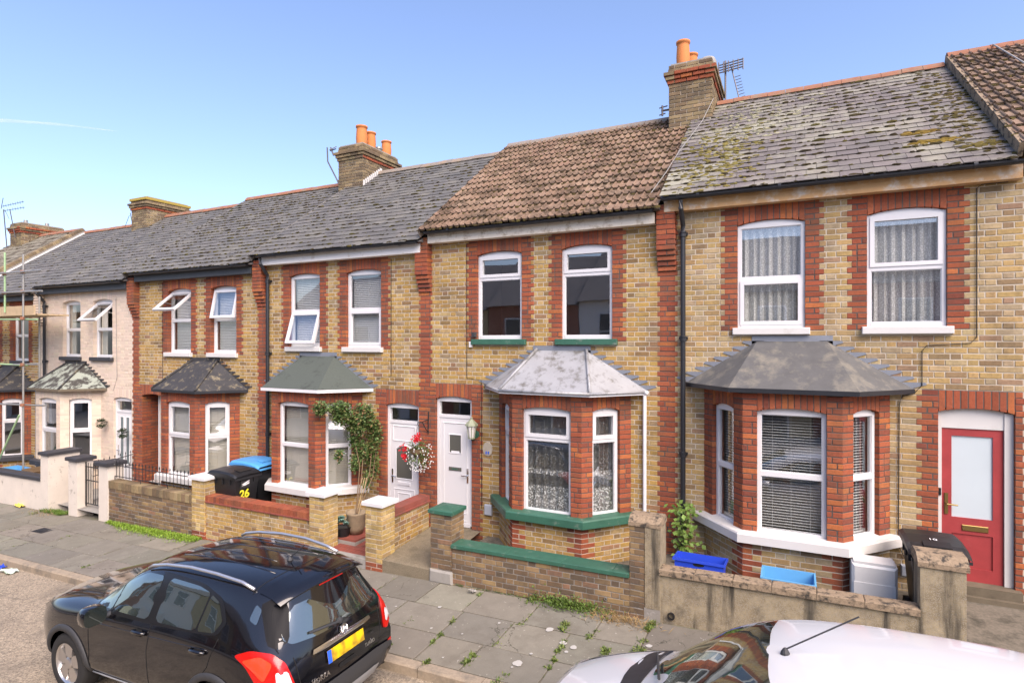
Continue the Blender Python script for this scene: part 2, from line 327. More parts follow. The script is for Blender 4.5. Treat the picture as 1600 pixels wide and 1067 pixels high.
def pick(pal, rng):
    t = rng.uniform(0, sum(w for _, w in pal))
    for c, w in pal:
        t -= w
        if t <= 0:
            k = sum(w for _, w in pal); mean = [sum(q[i] * w for q, w in pal) / k for i in range(3)]
            return jit([c[i] * .78 + mean[i] * .22 for i in range(3)], rng, .09)
    return pal[0][0]
def paint(iv, a, b, kind):
    out = []
    for (x, y, k) in iv:
        if y <= a or x >= b: out.append((x, y, k)); continue
        if x < a: out.append((x, a, k))
        if y > b: out.append((b, y, k))
    if kind and b > a:
        lo = min(x for x, _, _ in iv) if iv else a
        out.append((a, b, kind))
    return sorted(out)
CH, J = .075, .0125
class Course:
    """collects single bricks of one thing: (frame, polygon, depth in, proud, colour, material)"""
    def __init__(s, seed): s.b = []; s.rng = random.Random(seed)
    def add(s, fr, u0, u1, v0, v1, col, mat, din=.03, proud=.0045):
        r = s.rng; e = .0024; j = lambda: r.uniform(-e, e)
        s.b.append((fr, [(u0 + j(), v0 + j()), (u1 + j(), v0 + j()), (u1 + j(), v1 + j()), (u0 + j(), v1 + j())], -din, proud + r.uniform(-.002, .003), col, mat))
    def poly(s, fr, poly, col, mat, din=.1, proud=.0045): s.b.append((fr, poly, -din, proud + s.rng.uniform(-.002, .002), col, mat))
    def row(s, fr, i, a, b, pal, mat, bond='flemish', din=.03, z0=0., proud=.0045):
        r = s.rng; v0 = z0 + i * CH + J / 2; v1 = z0 + (i + 1) * CH - J / 2; seg = []
        if bond == 'jamb':
            w = b - a
            if w > .3: bond = 'stretcher'
            elif w > .15 and r.random() < .45: k = .1125 if r.random() < .5 else w - .1125; seg = [(a, a + k), (a + k, b)]
            else: seg = [(a, b)]
        if bond in ('flemish', 'stretcher'):
            if bond == 'flemish': per = [.225, .1125]; off = (.16875 if i % 2 else 0)
            else: per = [.225]; off = (.1125 if i % 2 else 0)
            x = math.floor((a - .5) / sum(per)) * sum(per) + off - sum(per); k = 0
            while x < b:
                w = per[k % len(per)]; k += 1; l, h = max(a, x), min(b, x + w); x += w
                if h - l > .004: seg.append([l, h])
            m = []
            for sg in seg:
                if m and (sg[1] - sg[0] < .055 or m[-1][1] - m[-1][0] < .055): m[-1][1] = sg[1]
                else: m.append(list(sg))
            seg = m
        for l, h in seg:
            if h - l > .02: s.add(fr, l + J / 2 * (l > a + .001), h - J / 2 * (h < b - .001), v0, v1, pick(pal, r), mat, din, proud)
    def arch(s, fr, u0, u1, zs, rise, ztop, pal, mat, din=.1, splay=0., bw=.075):
        n = max(3, round((u1 - u0) / bw)); um, hw = (u0 + u1) / 2, (u1 - u0) / 2
        zb = lambda u: zs + rise * (1 - ((u - um) / hw) ** 2)
        for k in range(n):
            a, b = u0 + (u1 - u0) * k / n, u0 + (u1 - u0) * (k + 1) / n
            a2, b2 = um + (a - um) * (1 + splay), um + (b - um) * (1 + splay)
            g = J * .4
            s.poly(fr, [(a + g, zb(a)), (b - g, zb(b)), (b2 - g, ztop - J / 2), (a2 + g, ztop - J / 2)], pick(pal, s.rng), mat, din)
    def emit(s, parent, mats, n_single=300, name='brick', rest='brickwork', bev=.004):
        def size(b):
            fr, poly, _, w, _, _ = b; u = sum(p[0] for p in poly) / 4; v = sum(p[1] for p in poly) / 4; p = fr.P(u, v, w); d = CAM - p
            ar = (max(q[0] for q in poly) - min(q[0] for q in poly)) * (max(q[1] for q in poly) - min(q[1] for q in poly))
            q = p - CAM; dep = q.x * -math.sin(rad(26)) + q.y * math.cos(rad(26)); rt = q.x * math.cos(rad(26)) + q.y * math.sin(rad(26))
            if dep < .3 or abs(rt / dep) > .887 or abs(q.z / dep) > .592: return 0
            return ar * max(0, d.normalized().dot(fr.W)) / d.length_squared
        order = sorted(s.b, key=size, reverse=True); singles = order[:n_single]; others = order[n_single:]
        for (fr, poly, w0, w1, col, mat) in singles:
            if mat not in mats: continue
            MB().prism(fr, poly, w0, w1, bev, 0, col).build(name, mat, parent)
        mb = MB()
        for (fr, poly, w0, w1, col, mat) in others: mb.prism(fr, poly, w0, w1, bev, mats.index(mat), col)
        mb.build(rest, mats, parent, kind='stuff')
# ------------------------------------------------------------------ ground levels
def zp(x): return -.45 + .030 * x          # pavement level: the street climbs to the right
SL = .030
def slope_sheet(mb, x0, x1, y0, y1, dz, n=1, m=0):
    mb.face([Vector((x0, y0, zp(x0) + dz)), Vector((x1, y0, zp(x1) + dz)), Vector((x1, y1, zp(x1) + dz)), Vector((x0, y1, zp(x0) + dz))], m)

RY0, RZ0, RY1, RZ1 = -.30, 5.10, 3.30, 7.70          # eave and ridge of every roof, above the house's own level
RLEN = math.hypot(RY1 - RY0, RZ1 - RZ0); RP = math.atan2(RZ1 - RZ0, RY1 - RY0)
def roof_frame(dz): return Fr((0, RY0, RZ0 + dz), (1, 0, 0), (0, math.cos(RP), math.sin(RP)), (0, -math.sin(RP), math.cos(RP)))

def arc_top(u0, u1, zs, rise, n=8):
    um, hw = (u0 + u1) / 2, (u1 - u0) / 2
    return [(u1 - (u1 - u0) * k / n, zs + rise * (1 - ((u1 - (u1 - u0) * k / n - um) / hw) ** 2)) for k in range(n + 1)]
def ring(mb, fr, u0, u1, v0, v1, t, w0, w1, m=0):
    mb.box(fr, u0, u0 + t, v0, v1, w0, w1, m); mb.box(fr, u1 - t, u1, v0, v1, w0, w1, m)
    mb.box(fr, u0 + t, u1 - t, v0, v0 + t, w0, w1, m); mb.box(fr, u0 + t, u1 - t, v1 - t, v1, w0, w1, m)
def slats(parent, fr, u0, u1, v0, v1, w, mat, pitch=.032, tilt=.6, name='blind', hw=.013):
    mb = MB(); v = v0
    while v < v1:
        h = hw; mb.face([fr.P(u0, v - h * math.sin(tilt), w + h * math.cos(tilt)), fr.P(u1, v - h * math.sin(tilt), w + h * math.cos(tilt)), fr.P(u1, v + h * math.sin(tilt), w - h * math.cos(tilt)), fr.P(u0, v + h * math.sin(tilt), w - h * math.cos(tilt))]); v += pitch
    for k in (.2, .5, .8):
        u = u0 + (u1 - u0) * k; mb.box(fr, u - .0015, u + .0015, v0, v1, w + .015, w + .017)
    mb.build(name, mat, parent)
def cloth(parent, fr, u0, u1, v0, v1, w, mat, folds=9, amp=.018, name='curtain', scallop=0., seed=1):
    rng = random.Random(seed); n = folds * 8; mb = MB(); ph = rng.uniform(0, 6)
    rows = 5; pts = []
    for j in range(rows):
        for i in range(n + 1):
            t = i / n; a = amp * (math.sin(t * folds * math.tau + ph) + .5 * math.sin(t * folds * 2.7 * math.tau + 1))
            v = v0 + (v1 - v0) * j / (rows - 1) + (scallop * abs(math.sin(t * folds * math.pi)) if j == 0 else 0)
            pts.append(fr.P(u0 + (u1 - u0) * t, v, w + a))
    mb.faces(pts, [(j * (n + 1) + i, j * (n + 1) + i + 1, (j + 1) * (n + 1) + i + 1, (j + 1) * (n + 1) + i) for j in range(rows - 1) for i in range(n)])
    return mb.build(name, mat, parent, smooth=True)
def rot_frame(fr, u, v, w, ang, axis='top'):
    """frame hinged at (u,v,w) of fr; swings outwards by ang about the horizontal axis"""
    s = 1 if axis == 'top' else -1
    V = fr.V * math.cos(ang) - fr.W * (math.sin(ang) * s); W = fr.W * math.cos(ang) + fr.V * (math.sin(ang) * s)
    return Fr(fr.P(u, v, w), fr.U, V, W)
def window(house, fr, u0, u1, z0, z1, rise=.1, split=.5, rec=.06, behind=None, mat='upvc', sash='', opened=None, seed=0, label=None):
    """upvc window in an opening: frame (the part) with panes, an openable sash and what hangs behind the glass"""
    u0 += .002; u1 -= .002; a, b = -rec - .065, -rec; t = .045; zt = z0 + (z1 - z0) * split
    mb = MB(); mb.box(fr, u0, u0 + t, z0, z1, a, b); mb.box(fr, u1 - t, u1, z0, z1, a, b); mb.box(fr, u0 + t, u1 - t, z0, z0 + t + .012, a, b + .006)
    mb.box(fr, u0 + t, u1 - t, zt - .032, zt + .032, a, b)
    mb.prism(fr, [(u0 + t, z1 - t)] + [(u1 - t, z1 - t)] + [(min(max(u, u0 + t), u1 - t), z) for u, z in arc_top(u0, u1, z1, rise)], a, b, back=True)
    cells = {'b': (u0 + t, u1 - t, z0 + t + .012, zt - .032), 't': (u0 + t, u1 - t, zt + .032, z1 - t)}
    sw = {}
    for k, (p, q, c, d) in cells.items():
        if k in sash and not (opened and opened[0] == k):
            ring(mb, fr, p - .012, q + .012, c - .012, d + .012, .052, a + .02, b + .014); sw[k] = .04
        else: sw[k] = .010
        if sw[k] == .010: ring(mb, fr, p, q, c, d, .010, a + .03, b - .012)
    w = mb.build('window', mat, house)
    if label: w['label'] = label
    for k, (p, q, c, d) in cells.items():
        i = sw[k]; g = MB()
        if opened and opened[0] == k:
            f2 = rot_frame(fr, p, d if opened[2] == 'top' else c, b + .012, opened[1], opened[2]); lo, hi = (-(d - c), 0) if opened[2] == 'top' else (0, d - c)
            s = MB(); ring(s, f2, -.012, q - p + .012, lo - .012, hi + .012, .055, -.04, .012); s.box(f2, (q - p) / 2 - .05, (q - p) / 2 + .05, (lo if opened[2] == 'top' else hi) - .0, (lo if opened[2] == 'top' else hi) + .014, -.06, -.042)
            for e in (0.01, q - p - .01):                                   # friction stays
                h = (lo + hi) / 2; s.tube([f2.P(e, h, -.03), fr.P(p + e, (c + d) / 2 + .04, a + .02)], .006, 5)
            so = s.build('sash', mat, w)
            g.face([f2.P(.03, lo + .03, -.012), f2.P(q - p - .03, lo + .03, -.012), f2.P(q - p - .03, hi - .03, -.012), f2.P(.03, hi - .03, -.012)])
        else: g.face([fr.P(p + i, c + i, a + .035), fr.P(q - i, c + i, a + .035), fr.P(q - i, d - i, a + .035), fr.P(p + i, d - i, a + .035)])
        g.build('pane', 'glass', w)
    wi = -rec - .13
    if behind == 'blind_white': slats(w, fr, u0 + .03, u1 - .03, z0 + .05, z1, wi, 'blind_white', .036, .80, hw=.021)
    elif behind == 'blind_beige': slats(w, fr, u0 + .03, u1 - .03, z0 + .05, z1, wi, 'blind_beige', .034, .85, hw=.021)
    elif behind == 'blind_open': slats(w, fr, u0 + .03, u1 - .03, z0 + .05, z1, wi, 'blind_white', .036, .22, hw=.0125)
    elif behind == 'lace': cloth(w, fr, u0 + .01, u1 - .01, z0 + .03, z1 + .02, wi, 'lace', 8, .032, seed=seed)
    elif behind == 'lace_low':
        cloth(w, fr, u0 + .01, u1 - .01, z0 + .03, z1 + .02, wi, 'net_plain', 6, .02, seed=seed)
        cloth(w, fr, u0 + .01, u1 - .01, z0 + .03, z0 + .40, wi + .006, 'lace_dense', 6, .02, 'lace_border', seed=seed)
        cloth(w, fr, u0 + .01, u1 - .01, z0 + .58, z0 + .66, wi + .006, 'lace_dense', 6, .02, 'lace_border', seed=seed)
    elif behind == 'drapes':
        k = (u1 - u0) * .3; cloth(w, fr, u0, u0 + k, z0, z1, wi, 'blind_beige', 3, .02, seed=seed); cloth(w, fr, u1 - k * .5, u1, z0, z1, wi, 'blind_beige', 2, .02, seed=seed)
    return w
def sill(house, fr, u0, u1, ztop, mat, th=.095, out=.075, over=.06):
    mb = MB(); mb.prism(Fr(fr.P(0, 0, 0), fr.U, fr.V, fr.W), [(u0 - over, ztop - th), (u1 + over, ztop - th), (u1 + over, ztop), (u0 - over, ztop)], -.12, out, .008)
    return mb.build('window_sill', mat, house)

# ------------------------------------------------------------------ roof coverings
def slate_roof(house, x0, x1, dz, mat, pal, seed, single=300, w=.255, gauge=.186, moss=0, patch=None):
    rng = random.Random(seed); fr = roof_frame(dz); deck = MB()
    yb, zb = 2 * RY1 - RY0, RZ0
    sec = [(RY0 + .05, RZ0 - .010), (RY1, RZ1 - .045), (yb, zb), (yb, zb - .12), (.02, RZ0 - .12), (.0, RZ0 - .03)]
    pts = [Vector((x, y, z + dz)) for x in (x0 + .006, x1 - .006) for y, z in sec]; n = len(sec)
    deck.faces(pts, [tuple(range(n)), tuple(reversed(range(n, 2 * n)))] + [(k, n + k, n + (k + 1) % n, (k + 1) % n) for k in range(n)])
    roof = deck.build('roof', 'opposite_roof', house)
    rows = int(RLEN / gauge) + 1; items = []
    for j in range(rows):
        v = j * gauge; off = (w / 2 if j % 2 else 0); x = x0 - off
        while x < x1:
            a, b = max(x0, x) + .0025, min(x1, x + w) - .0025; x += w
            if b - a < .03: continue
            h = min(gauge * 1.25, RLEN - v + .01); dv = rng.uniform(-.006, .006) + (-.035 if rng.random() < .012 else 0); tl = rng.uniform(-.004, .004)
            t0, t1 = .017 + rng.uniform(-.003, .006), .004
            P = [fr.P(a, v + dv + tl, t0), fr.P(b, v + dv - tl, t0), fr.P(b, v + h, t1), fr.P(a, v + h, t1), fr.P(a, v + dv + tl, t0 - .010), fr.P(b, v + dv - tl, t0 - .010), fr.P(b, v + h, t1 - .008), fr.P(a, v + h, t1 - .008)]
            cc = pick(pal, rng); k_ = sum(w for _, w in pal); mean = [sum(q[i] * w for q, w in pal) / k_ for i in range(3)]; items.append((P, tuple(cc[i] * .55 + mean[i] * .45 for i in range(3))))
    fs = [(0, 1, 2, 3), (4, 5, 1, 0), (5, 6, 2, 1), (7, 4, 0, 3)]
    items.sort(key=lambda it: (it[0][0] - CAM).length)
    vis = [it for it in items if in_view(it[0][0])]; hid = [it for it in items if not in_view(it[0][0])]
    for P, c in vis[:single]:
        m = MB(); m.faces(P, fs, 0, c); m.build('slate', mat, roof)
    rest = MB()
    for P, c in vis[single:] + hid: rest.faces(P, fs, 0, c)
    rest.build('slates', mat, roof, kind='stuff')
    if moss:
        mb = MB()
        for k in range(moss):
            j = rng.randrange(rows); u = rng.uniform(x0, x1); v = j * gauge + rng.uniform(-.01, .02)
            r = rng.uniform(.010, .032) * (1 if rng.random() < .8 else 1.5); c = jit(rng.choice([(.035, .028, .016), (.05, .04, .02), (.07, .06, .02)]), rng, .3)
            mb.blob(fr.P(u, v, .014), r * rng.uniform(1, 2.2), r * .7, r * .55, rng, 0, c, fr)
        for (pu, pv, su, sv, cnt, c0) in patch or []:
            for k in range(cnt):
                u = rng.gauss(pu, su); v = rng.gauss(pv, sv)
                if not (x0 < u < x1 and 0 < v < RLEN): continue
                r = rng.uniform(.012, .035); mb.blob(fr.P(u, v, .014), r * rng.uniform(1, 2), r, r * .5, rng, 0, jit(c0, rng, .3), fr)
        mb.build('moss', 'moss', roof, kind='stuff')
    return roof
def in_view(p, mx=.93, my=.63):
    q = p - CAM; dep = q.x * -math.sin(rad(26)) + q.y * math.cos(rad(26)); rt = q.x * math.cos(rad(26)) + q.y * math.sin(rad(26))
    return dep > .3 and abs(rt / dep) < mx and abs(q.z / dep) < my
def tile_roof(house, x0, x1, dz, seed, gauge=.30, w=.236, single=300, moss=500):
    rng = random.Random(seed); fr = roof_frame(dz); deck = MB(); yb = 2 * RY1 - RY0
    sec = [(RY0 + .05, RZ0 - .005), (RY1, RZ1 - .02), (yb, RZ0), (yb, RZ0 - .12), (.02, RZ0 - .12), (.0, RZ0 - .03)]; n = len(sec)
    pts = [Vector((x, y, z + dz)) for x in (x0 + .006, x1 - .006) for y, z in sec]
    deck.faces(pts, [tuple(range(n)), tuple(reversed(range(n, 2 * n)))] + [(k, n + k, n + (k + 1) % n, (k + 1) % n) for k in range(n)])
    roof = deck.build('roof', 'mortar_dark', house)
    prof = [(0, .0), (.09, .002), (.12, .022), (.17, .032), (.22, .022), (.26, .002), (.59, .0), (.62, .022), (.67, .032), (.72, .022), (.76, .002), (1.0, .0)]
    cols = round((x1 - x0) / w); w = (x1 - x0) / cols; rows = round(RLEN / gauge); gauge = RLEN / rows; variants = []
    pal = [((.25, .17, .12), 5), ((.21, .137, .093), 4), ((.30, .215, .16), 3), ((.15, .102, .073), 2)]
    for k in range(8):
        m = MB(); K = len(prof); c = pick(pal, rng); h = gauge * 1.16
        top = [Vector((p * w, 0, z + .042)) for p, z in prof] + [Vector((p * w, h, z + .006)) for p, z in prof] + [Vector((p * w, .004, z + .010)) for p, z in prof]
        m.faces([fr.U * p.x + fr.V * p.y + fr.W * p.z for p in top], [(i, i + 1, K + i + 1, K + i) for i in range(K - 1)] + [(2 * K + i, 2 * K + i + 1, i + 1, i) for i in range(K - 1)], 0, c)
        ob = m.build('roof_tile', 'roof_tile', roof, origin=(0, 0, 0)); variants.append(ob.data); bpy.data.objects.remove(ob)
    mb = MB(); count = 0
    for j in range(rows):
        for i in range(cols):
            o = fr.P(x0 + i * w + rng.uniform(-.002, .002), j * gauge + rng.uniform(-.003, .003), rng.uniform(-.002, .003))
            link('roof_tile', rng.choice(variants), o, roof)
    for k in range(moss):
        j = rng.randrange(rows); i = rng.randrange(cols); u = x0 + (i + rng.choice([0.0, .40, .9, rng.random()])) * w; v = j * gauge + rng.choice([-.01, -.01, .0, gauge * .95, rng.uniform(0, gauge)]) ; r = rng.uniform(.012, .034)
        mb.blob(fr.P(u, min(v, RLEN), .018), r * rng.uniform(1, 1.8), r, r * .7, rng, 0, jit(rng.choice([(.04, .028, .016), (.055, .04, .02), (.07, .055, .02)]), rng, .3), fr)
    mb.build('moss', 'moss', roof, kind='stuff')
    return roof
def ridge(roof, x0, x1, dz, mat, seed, ln=.30):
    rng = random.Random(seed); n = max(1, round((x1 - x0) / ln)); ln = (x1 - x0) / n
    for k in range(n):
        a, b = x0 + k * ln + .003, x0 + (k + 1) * ln - .003; mb = MB(); dzr = rng.uniform(-.004, .006)
        pr = [(-.13, -.075), (-.10, -.02), (-.05, .03), (0, .05), (.05, .03), (.10, -.02), (.13, -.075)]; K = len(pr)
        pts = [Vector((x, RY1 + y, RZ1 + z + dz + .02 + dzr)) for x in (a, b) for y, z in pr]
        mb.faces(pts, [(i, i + 1, K + i + 1, K + i) for i in range(K - 1)] + [tuple(range(K)), tuple(reversed(range(K, 2 * K)))])
        mb.build('ridge_tile', mat, roof)
def gutter(house, x0, x1, dz, mat, fascia, fz0=4.905, fz1=5.065):
    mb = MB(); mb.aabb(x0, x1, -.16, -.012, fz0 + dz, fz1 + dz); mb.build('fascia', fascia, house)
    mb = MB(); n = 7; r = .044; zc, yc = 5.088 + dz, -.262
    for a, b in [(x0, x1)]:
        pts = []
        for x in (a, b):
            for rr in (r, r - .006):
                for j in range(n): q = math.pi + math.pi * j / (n - 1); pts.append(Vector((x, yc + rr * math.cos(q), zc + rr * math.sin(q))))
        fs = []
        for j in range(n - 1): fs += [(j, j + 1, 2 * n + j + 1, 2 * n + j), (n + j + 1, n + j, 3 * n + j, 3 * n + j + 1)]
        fs += [(0, 2 * n, 3 * n, n), (n - 1, 2 * n - 1, 4 * n - 1, 3 * n - 1), tuple(range(n)), tuple(range(2 * n, 3 * n))]
        mb.faces(pts, fs)
    x = x0 + .5
    while x < x1:
        mb.lathe((x, yc, zc), [(r + .006, -.02), (r + .006, .02)], 14, axis=(1, 0, 0)); x += 1.05
    mb.build('gutter', mat, house)
def downpipe(house, x, dz, mat, y=-.075, ztop=5.0, zbot=-.5, swan=True, r=.036):
    mb = MB(); z1 = ztop + dz
    if swan: mb.tube([(x, -.262, z1 + .03), (x, -.262, z1 - .08), (x, y, z1 - .30), (x, y, z1 - .42)], r, 10)
    mb.tube([(x, y, z1 - (.40 if swan else 0)), (x, y, zbot)], r, 10)
    for z in (z1 - .42, 3.05 + dz, 1.35 + dz):
        mb.lathe((x, y, z - .05), [(r, 0), (r + .012, .005), (r + .012, .05), (r + .004, .055), (r + .012, .06), (r + .012, .08), (r, .085)], 12); mb.aabb(x - .06, x + .06, y + .03, -.002, z - .02, z + .02)
    mb.build('downpipe', mat, house)
def pots(chim, o, r, h, mat='terracotta'):
    mb = MB(); mb.lathe(o, [(r * .98, 0), (r, h * .15), (r * 1.04, h * .4), (r * .95, h * .8), (r * .9, h * .9), (r * 1.06, h * .92), (r * 1.08, h), (r * .85, h), (r * .8, h * .5)], 20); mb.build('chimney_pot', mat, chim, smooth=True)
def chimney(house, xc, zb, zt, seed, pal, singles=70, w=.80, y0=2.62, y1=4.05, lichen=False):
    rng = random.Random(seed); x0, x1 = xc - w / 2, xc + w / 2
    core = MB(); core.aabb(x0 + .012, x1 - .012, y0 + .012, y1 - .012, zb, zt - .01)
    ch = core.build('chimney', 'mortar_pale', house); cs = Course(seed)
    faces = [(Fr((x0, y0 + .012, 0)), w), (Fr((x1 - .012, y0, 0), (0, 1, 0), (0, 0, 1), (1, 0, 0)), y1 - y0), (Fr((x0 + .012, y0, 0), (0, 1, 0), (0, 0, 1), (-1, 0, 0)), y1 - y0)]
    i0 = math.floor(zb / CH); n = math.ceil((zt - zb) / CH)
    out = {n - 1: .0, n - 2: .01, n - 3: .085, n - 4: .055, n - 5: .025}
    for f, (fr, ln) in enumerate(faces):
        for i in range(n):
            o = out.get(i, 0); a, b = (-o, ln + o) if f == 0 else (-o - .0, ln + o); pl = REDS if i in (n - 4, n - 5, n - 3) and rng.random() < .4 else pal
            cs.row(fr, i, a, b, pl, 'old_brick' if pl is pal else 'brick', 'stretcher', .1 if o else .012, zb, .012 + o)
    cs.emit(ch, ['old_brick', 'brick'], singles)
    mb = MB(); zz = zb + n * CH
    mb.aabb(x0 + .03, x1 - .03, y0 + .03, y1 - .03, zz - .03, zz + .03); mb.build('flaunching', 'concrete_grey', ch)
    return ch, zz + .02
# ------------------------------------------------------------------ ground, road, pavement, kerb
g = MB(); g.face([Vector((x, y, zp(x) - .30)) for x, y in ((-400, -400), (400, -400), (400, 400), (-400, 400))]); g.build('ground', 'earth', kind='structure')
def zx(x, y): return zp(x) - .03 * max(0, -1.5 - y)     # the pavement falls gently to the kerb
KY = -3.50                                             # street face of the kerb
r = MB(); slope_sheet(r, -60, 40, -10.2, KY + .01, -.17); r.build('road', 'tarmac', kind='structure')
pv = MB(); pv.face([Vector((x, y, zx(x, y) - .012)) for x, y in ((-60, KY + .13), (40, KY + .13), (40, -1.5), (-60, -1.5))]); slope_sheet(pv, -60, 40, -1.5, -1.30, -.012); pav = pv.build('pavement', 'dirt_joint', kind='structure')
rng = random.Random(5); PAV = [((.205, .19, .15), 4), ((.19, .176, .142), 4), ((.225, .207, .163), 2), ((.17, .158, .13), 2)]
joints = []; rows = [(-3.365, -2.80), (-2.80, -2.18), (-2.18, -1.535)]; spots = []
for q, (y0, y1) in enumerate(rows):
    x = -24 + q * .41
    while x < 3:
        w = rng.choice([.60, .75, .9, .9]); a, b = x + .009, x + w - .009; joints.append((q, x)); x += w
        if not any(in_view(Vector((xx, yy, zp(a)))) for xx in (a, b) for yy in (y0, y1)): continue
        t = [rng.uniform(-.006, .004) for _ in range(4)]; e = .009; mb = MB(); c = pick(PAV, rng); B = .006
        P = [Vector((a, y0 + e, zx(a, y0) + t[0])), Vector((b, y0 + e, zx(b, y0) + t[1])), Vector((b, y1 - e, zx(b, y1) + t[2])), Vector((a, y1 - e, zx(a, y1) + t[3]))]
        cx, cy = (a + b) / 2, (y0 + y1) / 2; I = [Vector((p.x + math.copysign(B, cx - p.x), p.y + math.copysign(B, cy - p.y), p.z + .003)) for p in P]
        mb.faces(I + P + [p - Vector((0, 0, .05)) for p in P], [(0, 1, 2, 3)] + [(4 + k, 4 + (k + 1) % 4, (k + 1) % 4, k) for k in range(4)] + [(8 + k, 8 + (k + 1) % 4, 4 + (k + 1) % 4, 4 + k) for k in range(4)], 0, c)
        mb.build('paving_slab', 'paving', pav)
kb = MB(); slope_sheet(kb, -60, 40, KY + .012, KY + .135, -.09); kerb = kb.build('kerb', 'dirt_joint', kind='structure'); x = -24.
while x < 3:
    w = rng.uniform(.75, 1.05); a, b = x + .005, x + w - .005; x += w
    if not in_view(Vector((a, KY, zp(a)))) and not in_view(Vector((b, KY, zp(b)))): continue
    P = lambda X, y, z: Vector((X, y, zp(X) - .06 + z)); d = rng.uniform(-.004, .004); mb = MB()
    sec = [(KY, -.16), (KY, -.016), (KY + .016, .002 + d), (KY + .125, .004 + d), (KY + .125, -.05)]; n = len(sec)
    mb.faces([P(X, y, z) for X in (a, b) for y, z in sec], [(k, n + k, n + k + 1, k + 1) for k in range(n - 1)] + [tuple(range(n)), tuple(reversed(range(n, 2 * n)))]); mb.build('kerbstone', 'kerb_stone', kerb)
